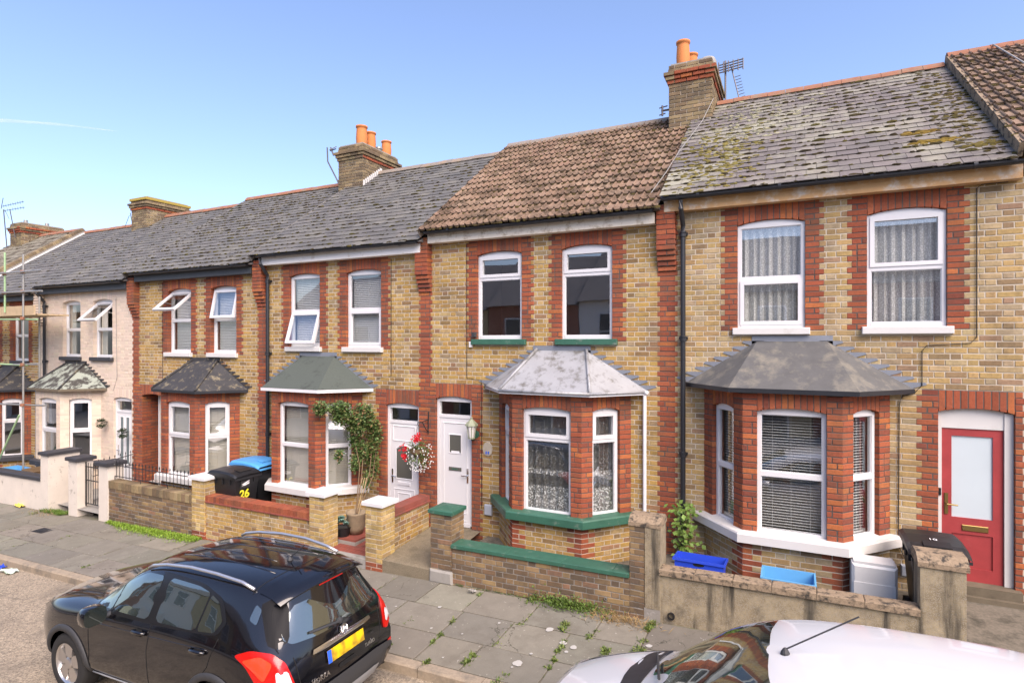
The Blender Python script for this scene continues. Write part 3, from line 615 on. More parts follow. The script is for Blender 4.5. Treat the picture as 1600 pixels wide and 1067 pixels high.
# ------------------------------------------------------------------ one terraced house
BW, BF, BP = 1.14, .57, .66                 # bay: half width at the wall, at the front, projection
def house(H):
    X0, X1, dz, c, rng = H['X0'], H['X1'], H['dz'], H['bay'], random.Random(H['seed'])
    root = thing(H['name'], H['label'], 'house', ((X0 + X1) / 2, 0, zp((X0 + X1) / 2)), 'houses of the terrace facing the camera')
    Y = H.get('pal', YELLOWS); painted = H.get('painted'); zb = H.get('zb', -.62 - dz * 0)
    ymat = 'painted_brick' if painted else 'brick'; RP_ = PAINTS if painted else REDS
    if painted: Y = PAINTS
    cs = Course(H['seed']); wall = MB()
    zlo = zp(X0) - .1
    d0, d1 = H['door']; dtop, dspring, drise = 2.40 + dz, H.get('dspring', 2.10) + dz, .05
    wins = H['wins']; ws, wsp, wr, wt = 3.19 + dz, 4.645 + dz, .055, 4.95 + dz
    hasbay = H.get('hasbay', True); half = lambda i: .15 if i % 2 else .1125
    bx0, bx1 = c - BW, c + BW; bt = 2.40 + dz
    i0, i1 = math.floor(zlo / CH), round((4.95 + dz) / CH)
    mort = MB()
    for i in range(i0, i1):
        z = (i + .5) * CH; jw = .225 if i % 2 == 0 else .17
        a0 = X0 - half(i) if H.get('pil', True) else X0; a1 = X1 - (half(i) if H.get('pil_right', True) else 0)
        iv = [(a0, a1, 'Y')]
        if H.get('pil', True) and not painted: iv = paint(iv, X0 - half(i), X0 + half(i), 'R')
        if d0 is not None and z < dtop:
            iv = paint(iv, max(a0, d0 - jw), min(a1, d1 + jw), 'R'); iv = paint(iv, d0, d1, None)
        for (u0, u1) in wins:
            if ws - .01 < z < wt: iv = paint(iv, u0 - jw, u1 + jw, 'R'); iv = paint(iv, u0, u1, None)
            elif ws - .10 < z <= ws - .01: iv = paint(iv, u0 - .05, u1 + .05, None)
        if hasbay:
            if z < bt: iv = paint(iv, bx0, bx1, None)
            elif z < 3.01 + dz: k = (z - bt) / .61; hw = 1.38 - k * .98 - .10; iv = paint(iv, c - hw, c + hw, None)
        if d0 is not None and H.get('band') and dspring < z < dtop: iv = paint(iv, H['band'][0], H['band'][1], 'R'); iv = paint(iv, d0, d1, None)
        for (a, b, k) in iv:
            if k == 'R':
                cs.row(FAC, i, a, b, RP_, ymat, 'jamb', .10, proud=.0015 if painted else .0045)
                if not painted: wall.face([FAC.P(a, i * CH, .0016), FAC.P(b, i * CH, .0016), FAC.P(b, (i + 1) * CH, .0016), FAC.P(a, (i + 1) * CH, .0016)], 1)
            else: cs.row(FAC, i, a, b, Y, ymat, 'flemish', proud=.0015 if painted else .0045)
    # openings in the backing
    ops = [(u0, u1, ws - .09, wsp + wr) for u0, u1 in wins]
    if d0 is not None: ops.append((d0, d1, zlo, dspring + drise))
    if hasbay: ops.append((bx0, bx1, zlo, bt - .02))
    xs = sorted({X0, X1} | {o[k] for o in ops for k in (0, 1)}); zs = sorted({zlo, 4.95 + dz} | {o[k] for o in ops for k in (2, 3)})
    for a, b in zip(xs, xs[1:]):
        for p, q in zip(zs, zs[1:]):
            xm, zm = (a + b) / 2, (p + q) / 2
            if not any(o[0] < xm < o[1] and o[2] < zm < o[3] for o in ops): wall.face([FAC.P(a, p), FAC.P(b, p), FAC.P(b, q), FAC.P(a, q)], 0)
    for o in ops[:len(wins) + (d0 is not None)]:
        for u, s in ((o[0], -.005), (o[1], .005)): wall.face([FAC.P(u + s, o[2], 0), FAC.P(u + s, o[3], 0), FAC.P(u + s, o[3], -.14), FAC.P(u + s, o[2], -.14)], 1)
        wall.face([FAC.P(o[0], o[3] + .004, 0), FAC.P(o[1], o[3] + .004, 0), FAC.P(o[1], o[3] + .004, -.14), FAC.P(o[0], o[3] + .004, -.14)], 1)
    for u0, u1 in wins:
        cs.arch(FAC, u0, u1, wsp, wr, wt, RP_, ymat, .11)
        wall.face([FAC.P(u0, wsp + wr, .0016), FAC.P(u1, wsp + wr, .0016), FAC.P(u1, wt, .0016), FAC.P(u0, wt, .0016)], 1)
    if d0 is not None:
        cs.arch(FAC, d0, d1, dspring, drise, dtop, RP_, ymat, .13)
        wall.face([FAC.P(d0, dspring + drise, .0016), FAC.P(d1, dspring + drise, .0016), FAC.P(d1, dtop, .0016), FAC.P(d0, dtop, .0016)], 1)
    # the bay's walls
    bayf = []
    if hasbay:
        pts = [Vector((c - BW, 0, 0)), Vector((c - BF, -BP, 0)), Vector((c + BF, -BP, 0)), Vector((c + BW, 0, 0))]
        st = .50 + dz; sp, ri, tp = 2.10 + dz, .045, 2.36 + dz
        for k in range(3):
            p, q = pts[k], pts[k + 1]; U = (q - p).normalized(); W = Vector((U.y, -U.x, 0)); fr = Fr(p, U, (0, 0, 1), W); ln = (q - p).length
            o0, o1 = (BF - .40, BF + .40) if k == 1 else ((.19, .67) if k == 2 else (ln - .67, ln - .19))
            bayf.append((fr, o0, o1, ln))
            for i in range(i0, math.ceil(bt / CH)):
                z = (i + .5) * CH
                if z > tp + .04: continue
                jw = .225 if i % 2 == 0 else .1125
                if z < st - .09:
                    iv = [(0, ln, 'Y')]
                    if k in (0, 1): iv = paint(iv, ln - jw, ln, 'R')
                    if k in (1, 2): iv = paint(iv, 0, .34 - jw, 'R')
                elif z < st: continue
                elif z < tp: iv = paint([(0, ln, 'R')], o0, o1, None)
                else: iv = [(0, ln, 'R')]
                for (a, b, kk) in iv: cs.row(fr, i, a, b, RP_ if kk == 'R' else Y, ymat, 'jamb' if kk == 'R' and b - a < .3 else ('stretcher' if kk == 'R' else 'flemish'), .09 if kk == 'R' and z > st else .02, proud=.0015 if painted else .0045)
            cs.arch(fr, o0, o1, sp, ri, tp, RP_, ymat, .11)
            m = 1
            for (a, b, p0, q0) in ((0, o0, st, bt), (o1, ln, st, bt), (o0, o1, sp + ri, bt)): wall.face([fr.P(a, p0), fr.P(b, p0), fr.P(b, q0), fr.P(a, q0)], m)
            wall.face([fr.P(0, zlo), fr.P(ln, zlo), fr.P(ln, st), fr.P(0, st)], 0)
            for u, s in ((o0, -.005), (o1, .005)): wall.face([fr.P(u + s, st, 0), fr.P(u + s, sp + ri, 0), fr.P(u + s, sp + ri, -.13), fr.P(u + s, st, -.13)], 1)
    wob = wall.build('front_wall', ['painted_wall', 'painted_wall'] if painted else ['mortar_pale', 'mortar_dark'], root)
    cs.emit(wob, [ymat], H.get('singles', 0))
    # shell, floors
    sh = MB(); a, b = X0 + .02, X1 - .02; P = lambda x, y, z: Vector((x, y, z)); z0, z1 = zlo, 4.95 + dz
    for x in (a, b): sh.face([P(x, .12, z0), P(x, 6.8, z0), P(x, 6.8, z1), P(x, .12, z1)])
    sh.face([P(a, 6.8, z0), P(b, 6.8, z0), P(b, 6.8, z1), P(a, 6.8, z1)])
    for y in (3.0,): sh.face([P(a, y, z0), P(b, y, z0), P(b, y, z1), P(a, y, z1)])
    for z in (-.02 + dz, 2.62 + dz, z1 - .01): sh.face([P(a, .12, z), P(b, .12, z), P(b, 6.8, z), P(a, 6.8, z)])
    if d0 is not None:
        m = (d0 - .12) if d0 > c else (d1 + .12)
        sh.face([P(m, .12, z0), P(m, 3, z0), P(m, 3, 2.6 + dz), P(m, .12, 2.6 + dz)])
    sh.build('interior', 'interior', root)
    # windows
    for k, (u0, u1) in enumerate(wins):
        cfg = H['wcfg'][k]; window(root, FAC, u0, u1, 3.19 + dz, wsp, wr - .004, seed=H['seed'] + k, **cfg)
        sill(root, FAC, u0, u1, 3.19 + dz, H.get('sillmat', 'white_paint'), over=H.get('sover', .06))
    if hasbay:
        for k, (fr, o0, o1, ln) in enumerate(bayf):
            window(root, fr, o0, o1, .50 + dz, sp, ri - .004, seed=H['seed'] + 5 + k, **(H['bcfg'][k] if isinstance(H['bcfg'], list) else H['bcfg']))
        # one sill all round the bay, its top at .52
        sm = MB(); o = .12; S = [(c - BW - .17, -.005), (c - BF - .06, -BP - o), (c + BF + .06, -BP - o), (c + BW + .17, -.005)]; I = [(c - BW + .14, -.005), (c - BF + .09, -BP + .10), (c + BF - .09, -BP + .10), (c + BW - .14, -.005)]
        zt, zl = .525 + dz, .40 + dz; V = [Vector((x, y, z)) for ring_, z in ((S, zl), (S, zt - .02), ([(x + (c - x) * .012, y + .012) for x, y in S], zt), (I, zt + .02), (I, zl)) for x, y in ring_]
        fs = []
        for r in range(4):
            for j in range(3): fs.append((r * 4 + j, r * 4 + j + 1, (r + 1) * 4 + j + 1, (r + 1) * 4 + j))
        fs += [(16, 17, 1, 0), (17, 18, 2, 1), (18, 19, 3, 2)]
        sm.faces(V, fs); sm.build('bay_sill', H.get('sillmat', 'white_paint'), root)
        bay_roof(root, c, dz, H['broof'], H.get('bflash', 'lead'), H.get('rolls'), H.get('beave', 'lead'))
    return root
def bay_roof(root, c, dz, mat, flash, rolls, eave):
    e, zt, z0 = .78, 3.01 + dz, 2.395 + dz
    A = [Vector((c - 1.41, -.006, z0)), Vector((c - .74, -e, z0)), Vector((c + .74, -e, z0)), Vector((c + 1.41, -.006, z0))]
    T = [Vector((c - .43, -.006, zt)), Vector((c + .43, -.006, zt))]
    mb = MB(); n = 6
    def surf(p, q, r, s):                      # subdivided panel with a little sag
        pts = []
        for i in range(n + 1):
            for j in range(n + 1):
                a, b = i / n, j / n; v = (p * (1 - b) + q * b) * (1 - a) + (s * (1 - b) + r * b) * a
                v = v + Vector((0, .0, -.018 * math.sin(a * math.pi) * math.sin(b * math.pi))); pts.append(v)
        mb.faces(pts, [(i * (n + 1) + j, i * (n + 1) + j + 1, (i + 1) * (n + 1) + j + 1, (i + 1) * (n + 1) + j) for i in range(n) for j in range(n)])
    surf(A[0], A[1], T[0], T[0]); surf(A[1], A[2], T[1], T[0]); surf(A[2], A[3], T[1], T[1])
    ro = mb.build('bay_roof', mat, root, smooth=True)
    ed = MB(); d = Vector((0, 0, -.055)); inn = [Vector((c - 1.2, -.006, z0 - .055)), Vector((c - .6, -.60, z0 - .055)), Vector((c + .6, -.60, z0 - .055)), Vector((c + 1.2, -.006, z0 - .055))]
    for k in range(3): ed.face([A[k] + d, A[k + 1] + d, A[k + 1] + Vector((0, 0, .003)), A[k] + Vector((0, 0, .003))]); ed.face([A[k] + d, inn[k], inn[k + 1], A[k + 1] + d])
    ed.build('eave_trim', eave, ro)
    if rolls:
        rm = rolls
        for p, q in ((A[1], T[0]), (A[2], T[1])): MB().tube([p + Vector((0, -.005, .012)), q + Vector((0, -.012, .014))], .024, 8).build('hip_roll', rm, ro, smooth=True)
        if rm == 'lead_pale':
            for k in range(3): MB().tube([A[k] + Vector((0, -.01, -.01)), A[k + 1] + Vector((0, -.01, -.01))], .022, 8).build('eave_roll', rm, ro, smooth=True)
    # stepped flashing let into the brick joints
    st = 8; w = 1.04 / st
    for s in (-1, 1):
        for k in range(st):                      # each piece: a level top in a bed joint, its lower edge on the roof slope
            za = z0 + k * .075; fa = 1.50 - k * w
            poly = [(c + s * (fa + .035), za + .062), (c + s * (fa - w - .12), za - .03), (c + s * (fa - w - .12), za + .088), (c + s * (fa + .015), za + .088)]
            MB().prism(FAC, poly if s < 0 else poly[::-1], .0, .014 + .003 * (k % 2), 0, back=True).build('flashing', flash, ro)
    MB().box(FAC, c - .50, c + .50, zt - .05, zt + .07, 0, .017).build('flashing', flash, ro)
def corbel(root, x, dz, seed, pal=REDS, mat='brick', w=.27):
    cs = Course(seed); z0 = 4.05 + dz; i0 = round(z0 / CH); o = 0; core = MB()
    for k in range(13):
        i = i0 + k; z = i * CH; o = min(.15, .03 * (k + 1)); h = w / 2
        fr = Fr((0, -o, 0)); cs.row(fr, i, x - h, x + h, pal, mat, 'stretcher' if k % 2 else 'jamb', .1, 0, .004)
        for s in (-1, 1): cs.row(Fr((x + s * h, 0, 0), (0, -1, 0), (0, 0, 1), (s, 0, 0)), i, 0., o, pal, mat, 'jamb', .05, 0, .0)
        core.aabb(x - h + .006, x + h - .006, -o + .004, .0, z, z + CH)
    co = core.build('corbel', 'mortar_dark', root); cs.emit(co, [mat], 26)
plain('verge_mortar', (.16, .15, .135), .95, var=.3)
# ------------------------------------------------------------------ the terrace
GREYS = [((.115, .112, .106), 5), ((.145, .14, .13), 4), ((.083, .082, .08), 4), ((.19, .18, .155), 2)]
OLDSL = [((.15, .132, .125), 5), ((.185, .16, .148), 4), ((.11, .10, .098), 4), ((.235, .215, .175), 2)]
W = lambda **k: k
cA = W(split=.70, behind=None, sash='t')
HR = house(dict(name='brick_house', label='yellow and red brick house with the glazed red front door, at the right edge', X0=-1.70, X1=2.59, dz=0., bay=-.03, seed=11, pal=PALES,
    wins=[(-.72, .14), (.86, 1.71)], door=(1.62, 2.37), dspring=2.13, wcfg=[W(split=.47, behind='lace', sash='b', rec=.035), W(split=.52, behind='lace', sash='t', rec=.035)],
    bcfg=W(split=.49, behind='blind_open'), broof='felt_grey', bflash='lead', beave='gutter_black', singles=250, sillmat='white_paint'))
HA = house(dict(name='brick_house', label='brick house with green painted sills, grey lead bay roof and brown tiled roof', X0=-6.05, X1=-1.70, dz=-.15, bay=-3.395, seed=22,
    wins=[(-4.97, -4.11), (-3.40, -2.55)], door=(-5.83, -5.08), band=(-6.2, -4.85), dspring=2.12, wcfg=[W(split=.72, sash='t', rec=.05)] * 2,
    bcfg=W(split=.72, behind='lace_low', sash='t'), broof='lead_pale', bflash='lead', rolls='lead_pale', beave='gutter_white', singles=250, sillmat='green_paint', sover=.09))
HB = house(dict(name='brick_house', label='brick house with a green felt bay roof and a climbing shrub on its bay', X0=-10.26, X1=-6.05, dz=-.30, bay=-8.66, seed=33,
    wins=[(-9.47, -8.62), (-7.93, -7.07)], door=(-6.95, -6.20), band=(-7.2, -6.18), dspring=2.10, wcfg=[W(split=.5, behind='blind_white', opened=('b', .30, 'top'), sash='b'), W(split=.5, behind='blind_white', sash='b')],
    bcfg=W(split=.5, behind='blind_beige'), broof='felt_green', bflash='lead', beave='upvc', singles=250))
HC = house(dict(name='brick_house', label='brick house with a black felt bay roof and swung-open upstairs windows', X0=-14.68, X1=-10.26, dz=-.45, bay=-12.1, seed=44,
    wins=[(-13.45, -12.60), (-11.92, -11.07)], door=(-14.45, -13.62), band=(-14.8, -13.4), dspring=2.12, wcfg=[W(split=.52, behind='blind_white', opened=('t', .85, 'top'), sash='t', rec=.09), W(split=.52, behind='blind_white', opened=('t', .2, 'top'), sash='t', rec=.09)],
    bcfg=W(split=.55, behind='blind_beige', sash='t'), broof='felt_black', bflash='felt_black', rolls='felt_black', beave='gutter_black', singles=0))
HD = house(dict(name='painted_house', label='cream painted house with black sills and a lichened bay roof', X0=-18.98, X1=-14.68, dz=-.60, bay=-17.30, seed=55, painted=True,
    wins=[(-17.95, -17.10), (-16.52, -15.67)], door=(-15.62, -14.86), dspring=2.14, wcfg=[W(split=.5, behind='drapes', rec=.09), W(split=.5, behind='drapes', opened=('t', .8, 'top'), sash='t', rec=.09)],
    bcfg=W(split=.5, behind=None, sash='t'), broof='felt_lichen', bflash='felt_black', rolls='felt_black', beave='wood_sill', sillmat='black_cope'))
HE = house(dict(name='brick_house', label='brick house behind the scaffolding at the left edge', X0=-23.2, X1=-18.98, dz=-.75, bay=-20.70, seed=66,
    wins=[(-22.2, -21.35), (-20.55, -19.70)], door=(-22.95, -22.2), dspring=2.12, wcfg=[W(split=.5), W(split=.5)],
    bcfg=W(split=.62, sash='t'), broof='felt_black', bflash='felt_black', rolls='felt_black', beave='gutter_black', sillmat='black_cope'))
# neighbour beyond the right edge: only its roof reaches into the picture
HN = thing('brick_house', 'neighbouring roof of brown ridged tiles at the top right corner', 'house', (4.7, 0, zp(4.7)), 'houses of the terrace facing the camera')
m = MB(); m.aabb(2.60, 6.85, .0, 6.8, -.5, 5.10); m.build('front_wall', 'opposite_yellow', HN)
HF = thing('brick_house', 'farthest terrace roof of pale tiles beyond the brick parapet, under the aerials', 'house', (-25.3, 0, zp(-25.3)), 'houses of the terrace facing the camera')
m = MB(); m.aabb(-27.4, -23.25, .0, 6.8, -1.5, 4.05); m.build('front_wall', 'opposite_yellow', HF)

# roofs
rR = slate_roof(HR, -1.76, 2.34, 0., 'mossy_slate', OLDSL, 101, moss=900, patch=[(-1.1, 1.2, .35, .8, 420, (.15, .125, .04)), (-.6, 3., .5, .7, 200, (.24, .23, .15)), (2.05, 2.2, .16, 1.2, 200, (.075, .06, .022)), (1.55, 1.25, .12, .03, 45, (.15, .10, .025)), (1.68, .85, .13, .035, 60, (.16, .11, .025)), (2.05, .55, .12, .05, 50, (.10, .08, .025))])
ridge(rR, -1.36, 2.30, 0., 'ridge_red', 1)
rA = tile_roof(HA, -6.0, -1.77, -.15, 102, moss=3200)
ridge(rA, -5.98, -2.2, -.15, 'ridge_grey', 2)
rB = slate_roof(HB, -10.34, -5.99, -.30, 'slate', GREYS, 103, moss=800)
ridge(rB, -9.9, -6.0, -.30, 'ridge_grey', 3)
rC = slate_roof(HC, -14.75, -10.35, -.45, 'slate', GREYS, 104, single=120, moss=1500)
ridge(rC, -14.7, -10.6, -.45, 'ridge_red', 4)
rD = slate_roof(HD, -18.98, -14.76, -.60, 'slate', GREYS, 105, single=0, moss=400)
ridge(rD, -18.5, -14.78, -.60, 'ridge_red', 5)
rE = slate_roof(HE, -23.15, -18.99, -.75, 'slate', GREYS, 106, single=0, moss=200)
ridge(rE, -23.1, -19.4, -.75, 'ridge_red', 6)
rN = tile_roof(HN, 2.35, 6.7, .15, 107, moss=2200)
ridge(rN, 2.34, 6.7, .15, 'ridge_red', 7)
rF = slate_roof(HF, -27.4, -23.3, -.62, 'roof_tile', [((.24, .22, .17), 1), ((.20, .18, .13), 1)], 108, single=0, w=.33, gauge=.30, moss=60)
ridge(rF, -27.3, -23.4, -.62, 'ridge_red', 8)
def verge(root, x, dz, w0, w1, mat='concrete_grey', ww=.05):
    fr = roof_frame(dz); mb = MB(); rng = random.Random(int(x * 100)); n = 22
    for k in range(n): mb.box(fr, x - ww / 2, x + ww / 2, RLEN * k / n, RLEN * (k + 1) / n, w0, w1 + rng.uniform(-.006, .006))
    mb.build('verge', mat, root)
verge(HN, 2.35, .15, -.14, .03, 'concrete_cope'); verge(HB, -10.335, -.30, -.12, .020, 'verge_mortar', .03); verge(HC, -14.74, -.45, -.12, .018, 'verge_mortar', .03); verge(HA, -6.0, -.15, -.11, .022, 'ridge_grey', .03)
# brick parapet with pale flashing at the far end of the slates
pf = roof_frame(-.75); par = MB()
par.box(pf, -23.4, -23.15, -.1, RLEN, -.2, .16); po = par.build('parapet', 'mortar_old', HE)
cs = Course(9)
for k in range(int(RLEN / .12)): cs.b.append((Fr(pf.o, pf.U, pf.V, pf.W), [(-23.41, k * .12 + .005), (-23.14, k * .12 + .005), (-23.14, k * .12 + .115), (-23.41, k * .12 + .115)], .1, .19, pick(BROWNS, R_), 'old_brick'))
cs.emit(po, ['old_brick'], 40)
MB().box(pf, -23.14, -22.98, 0, RLEN - .05, .02, .045).build('flashing', 'white_paint', HE)

# gutters, fascias, pipes, corbels
gutter(HR, -1.72, 2.40, 0., 'gutter_black', 'timber_bare'); gutter(HA, -5.9, -1.86, -.15, 'gutter_black', 'fascia_peeling')
gutter(HB, -10.1, -6.06, -.30, 'gutter_black', 'fascia_white'); gutter(HC, -14.5, -10.42, -.45, 'gutter_black', 'fascia_dark'); gutter(HD, -18.85, -14.85, -.60, 'gutter_black', 'fascia_dark', 4.90)
gutter(HE, -23.1, -19.1, -.75, 'gutter_black', 'fascia_dark'); gutter(HN, 2.42, 6.6, .15, 'gutter_black', 'timber_bare')
downpipe(HR, -1.46, 0., 'gutter_black', zbot=-.45); downpipe(HB, -10.02, -.30, 'gutter_black', zbot=-.7); downpipe(HD, -18.72, -.60, 'gutter_black', zbot=-.95)
m = MB(); m.tube([(-2.03, -.05, 2.20), (-2.03, -.05, .12)], .028, 10); m.tube([(-1.99, -.08, 2.235), (-2.03, -.05, 2.20)], .03, 8); m.build('downpipe', 'gutter_white', HA)
m = MB(); m.tube([(-19.15, -.05, 1.62), (-19.15, -.05, -.7)], .036, 10); m.build('downpipe', 'lead', HE)
for r, x, d in ((HR, -1.70, 0.), (HA, -6.05, -.15), (HB, -10.26, -.30), (HC, -14.68, -.45)): corbel(r, x, d, int(-x * 10))
corbel(HD, -18.98, -.60, 77, PAINTS, 'painted_brick')

# chimneys
c1, z = chimney(HR, -1.78, 6.85, 8.33, 201, BROWNS, 90)
pots(c1, (-1.95, 2.86, z), .125, .50); pots(c1, (-1.85, 3.25, z), .12, .40); pots(c1, (-1.85, 3.62, z), .12, .30)
m = MB(); m.lathe((-1.50, 2.95, z - .02), [(.16, 0), (.165, .05), (.13, .13), (.06, .165), (0.001, .17)], 16); m.build('flue_cap', 'concrete_grey', c1, smooth=True)
MB().aabb(-2.21, -1.34, 2.60, 2.618, 6.9, 7.04).build('flashing', 'lead_pale', c1)
c2, z = chimney(HB, -10.15, 6.5, 7.95, 202, BROWNS, 60)
pots(c2, (-9.98, 2.85, z), .14, .50); pots(c2, (-9.98, 3.2, z), .13, .45); pots(c2, (-9.98, 3.85, z), .13, .42)
m = MB(); m.lathe((-9.98, 3.52, z), [(.08, 0), (.08, .10), (.11, .11), (.11, .15), (0.001, .16)], 12); m.build('flue_cowl', 'galvanised', c2)
MB().aabb(-10.5, -9.74, 2.60, 2.618, 6.65, 6.85).build('flashing', 'lead_pale', c2)
bf = roof_frame(-.30)
for k in range(10):        # stepped pale flashing climbing the chimney's flank
    y = 2.62 + k * .072; zz = RZ0 - .30 + (y - RY0) * math.tan(RP); MB().box(Fr((-9.742, 0, 0), (0, 1, 0), (0, 0, 1), (1, 0, 0)), y, y + .085, zz - .05, zz + .16, 0, .012).build('flashing', 'white_paint', c2)
c3, z = chimney(HD, -18.9, 6.1, 7.60, 203, BROWNS, 0)
m = MB(); m.aabb(-19.33, -18.47, 2.57, 4.1, z - .10, z - .02, 0, (.36, .27, .07)); m.build('capping', 'moss', c3)
c4, z = chimney(HF, -26.5, 5.9, 7.45, 204, BROWNS, 0)
for k, y in enumerate((2.9, 3.6)): MB().lathe((-26.4, y, z), [(.07, 0), (.07, .14), (.001, .14)], 10).build('flue_cowl', 'galvanised', c4)
plain('glare_cover_black', (.008, .008, .009), .55, spec=.2); plain('car_trim', (.010, .010, .011), .3, spec=.4); plain('rail_silver', (.62, .63, .65), .3, metal=.8); plain('lamp_glow', (.80, .06, .02), .15, spec=.8, coat=1.0); plain('scuttle', (.025, .025, .027), .5, var=.6, vscale=9, bumpy=.4, bscale=12); plain('lichen_spot', (.42, .41, .37), .95, var=.15, vscale=30); plain('wrapper_yellow', (.65, .50, .08), .5); plain('wrapper_green', (.45, .55, .45), .4); plain('lantern_paint', (.30, .33, .22), .5, var=.3, vscale=20); plain('shade', (.10, .10, .085), .15); plain('frosted_dark', (.16, .20, .20), .2)
# ------------------------------------------------------------------ front gardens
WY = -1.50                                             # street face of the garden walls
def yard(x0, x1, z, mat, y0=-1.32, y1=.0, z1=None):
    m = MB(); z1 = z if z1 is None else z1
    m.face([Vector((x0, y0, z)), Vector((x1, y0, z)), Vector((x1, y1, z1)), Vector((x0, y1, z1))]); return m.build('garden_floor', mat, kind='structure')
yard(-1.70, 1.40, -.17, 'garden_floor'); yard(1.40, 2.60, -.30, 'garden_floor', y0=-1.75, z1=-.10); yard(-4.75, -1.70, -.36, 'garden_floor'); yard(-10.26, -7.2, -.52, 'garden_floor'); yard(-13.3, -10.26, -.66, 'garden_floor'); yard(-14.68, -13.3, -.72, 'concrete_grey', y0=-1.5, z1=-.60); yard(-23, -14.68, -.80, 'concrete_grey')
# path of the house with green sills: rough concrete with a kerb face to the pavement
m = MB(); x0, x1 = -5.86, -4.90; zf = zp(-5.3) + .16
P = [Vector((x0, -1.50, zf)), Vector((x1, -1.50, zf)), Vector((x1, .06, -.30)), Vector((x0, .06, -.30)), Vector((x0, -1.50, zf - .4)), Vector((x1, -1.50, zf - .4))]
m.faces(P, [(0, 1, 2, 3), (4, 5, 1, 0)]); m.build('path', 'path_aggregate', kind='structure')
# red tiled path of the house with the climbing shrub
m = MB(); zf2 = zp(-6.6) + .15; m.aabb(-7.08, -6.14, -1.50, -1.38, zf2 - .4, zf2); m.face([Vector((-7.2, -1.38, zf2 - .012)), Vector((-6.1, -1.38, zf2 - .012)), Vector((-6.1, .05, -.42)), Vector((-7.2, .05, -.42))]); pth = m.build('path', 'concrete_grey', kind='structure')
rng = random.Random(3)
for j in range(9):
    for i in range(7):
        y0 = -1.375 + j * .152; xa = -7.06 + i * .152 - (.076 if j % 2 else 0); xb = xa + .146
        xa, xb = max(xa, -7.06), min(xb, -6.15)
        if xb - xa < .03: continue
        zz = lambda y: zf2 - .012 + (y + 1.38) / 1.43 * (-.42 - zf2 + .012) + .006
        q = MB(); q.faces([Vector((xa, y0, zz(y0))), Vector((xb, y0, zz(y0))), Vector((xb, y0 + .146, zz(y0 + .146))), Vector((xa, y0 + .146, zz(y0 + .146))), Vector((xa, y0, zz(y0) - .01)), Vector((xb, y0, zz(y0) - .01))], [(0, 1, 2, 3), (4, 5, 1, 0)]); q.build('quarry_tile', 'quarry_red', pth)
m = MB(); m.aabb(-7.62, -6.72, -1.12, -.45, -.62, -.43); m.aabb(-7.61, -6.73, -1.11, -.46, -.43, -.40, 1); m.build('step', ['concrete_grey', 'quarry_red'], pth)

def brick_pillar(parent, x0, x1, y0, y1, zb, zt, pal, mat, seed, base_red=0, single=60, mort='mortar_pale', bond='stretcher'):
    m = MB(); m.aabb(x0 + .006, x1 - .006, y0 + .006, y1 - .006, zb, zt - .004); po = m.build('pillar', mort, parent); cs = Course(seed)
    n = math.ceil((zt - zb) / CH); z0 = zt - n * CH; w, d = x1 - x0, y1 - y0
    for f, (fr, ln) in enumerate([(Fr((x0, y0 + .006, 0)), w), (Fr((x1 - .006, y0, 0), (0, 1, 0), (0, 0, 1), (1, 0, 0)), d), (Fr((x0 + .006, y0, 0), (0, 1, 0), (0, 0, 1), (-1, 0, 0)), d)]):
        for i in range(n):
            if i < base_red: cs.row(fr, i, 0, ln, REDS, 'brick', 'stretcher', .012, z0, .006)
            elif (i + f) % 2: cs.row(fr, i, 0, ln * .66, pal, mat, 'jamb', .012, z0, .006); cs.row(fr, i, ln * .66, ln, pal, mat, 'jamb', .012, z0, .006)
            else: cs.row(fr, i, 0, ln * .34, pal, mat, 'jamb', .012, z0, .006); cs.row(fr, i, ln * .34, ln, pal, mat, 'jamb', .012, z0, .006)
    cs.emit(po, sorted({mat, 'brick'}), single); return po
def cap(parent, x0, x1, y0, y1, z, th, mat, over=.035, peak=.03, name='cap'):
    m = MB(); a, b, c, d = x0 - over, x1 + over, y0 - over, y1 + over; xm, ym = (a + b) / 2, (c + d) / 2; e = .012
    P = [Vector((x, y, zz)) for zz, s in ((z, 0), (z + th - e, 0), (z + th, e)) for x, y in ((a + s, c + s), (b - s, c + s), (b - s, d - s), (a + s, d - s))] + [Vector((xm, ym, z + th + peak))]
    m.faces(P, [(l * 4 + k, l * 4 + (k + 1) % 4, l * 4 + 4 + (k + 1) % 4, l * 4 + 4 + k) for l in range(2) for k in range(4)] + [(8 + k, 8 + (k + 1) % 4, 12) for k in range(4)] + [(3, 2, 1, 0)]); return m.build(name, mat, parent)
def brick_wall(parent, x0, x1, y0, y1, zb0, zt0, zt1, pal, mat, seed, red_to=None, single=200, mort='mortar_old', bond='flemish'):
    """free standing wall whose top follows zt0..zt1 (the street climbs)"""
    m = MB(); sl = (zt1 - zt0) / (x1 - x0); P = []
    V = Vector((0, 0, 1)); U = Vector((1, 0, sl)); fr = Fr((x0, y0 + .006, zt0), U, V, (0, -1, 0)); ln = x1 - x0; dep = zt0 - zb0
    m.box(fr, 0, ln, -dep, 0, -(y1 - y0) + .006, 0); wo = m.build('wall', mort, parent); cs = Course(seed); n = math.ceil(dep / CH)
    for i in range(n): cs.row(fr, i, 0, ln, REDS if red_to and i < red_to else pal, 'brick' if red_to and i < red_to else mat, bond, .012, -n * CH, .006)
    cs.emit(wo, sorted({mat, 'brick'}), single); return wo
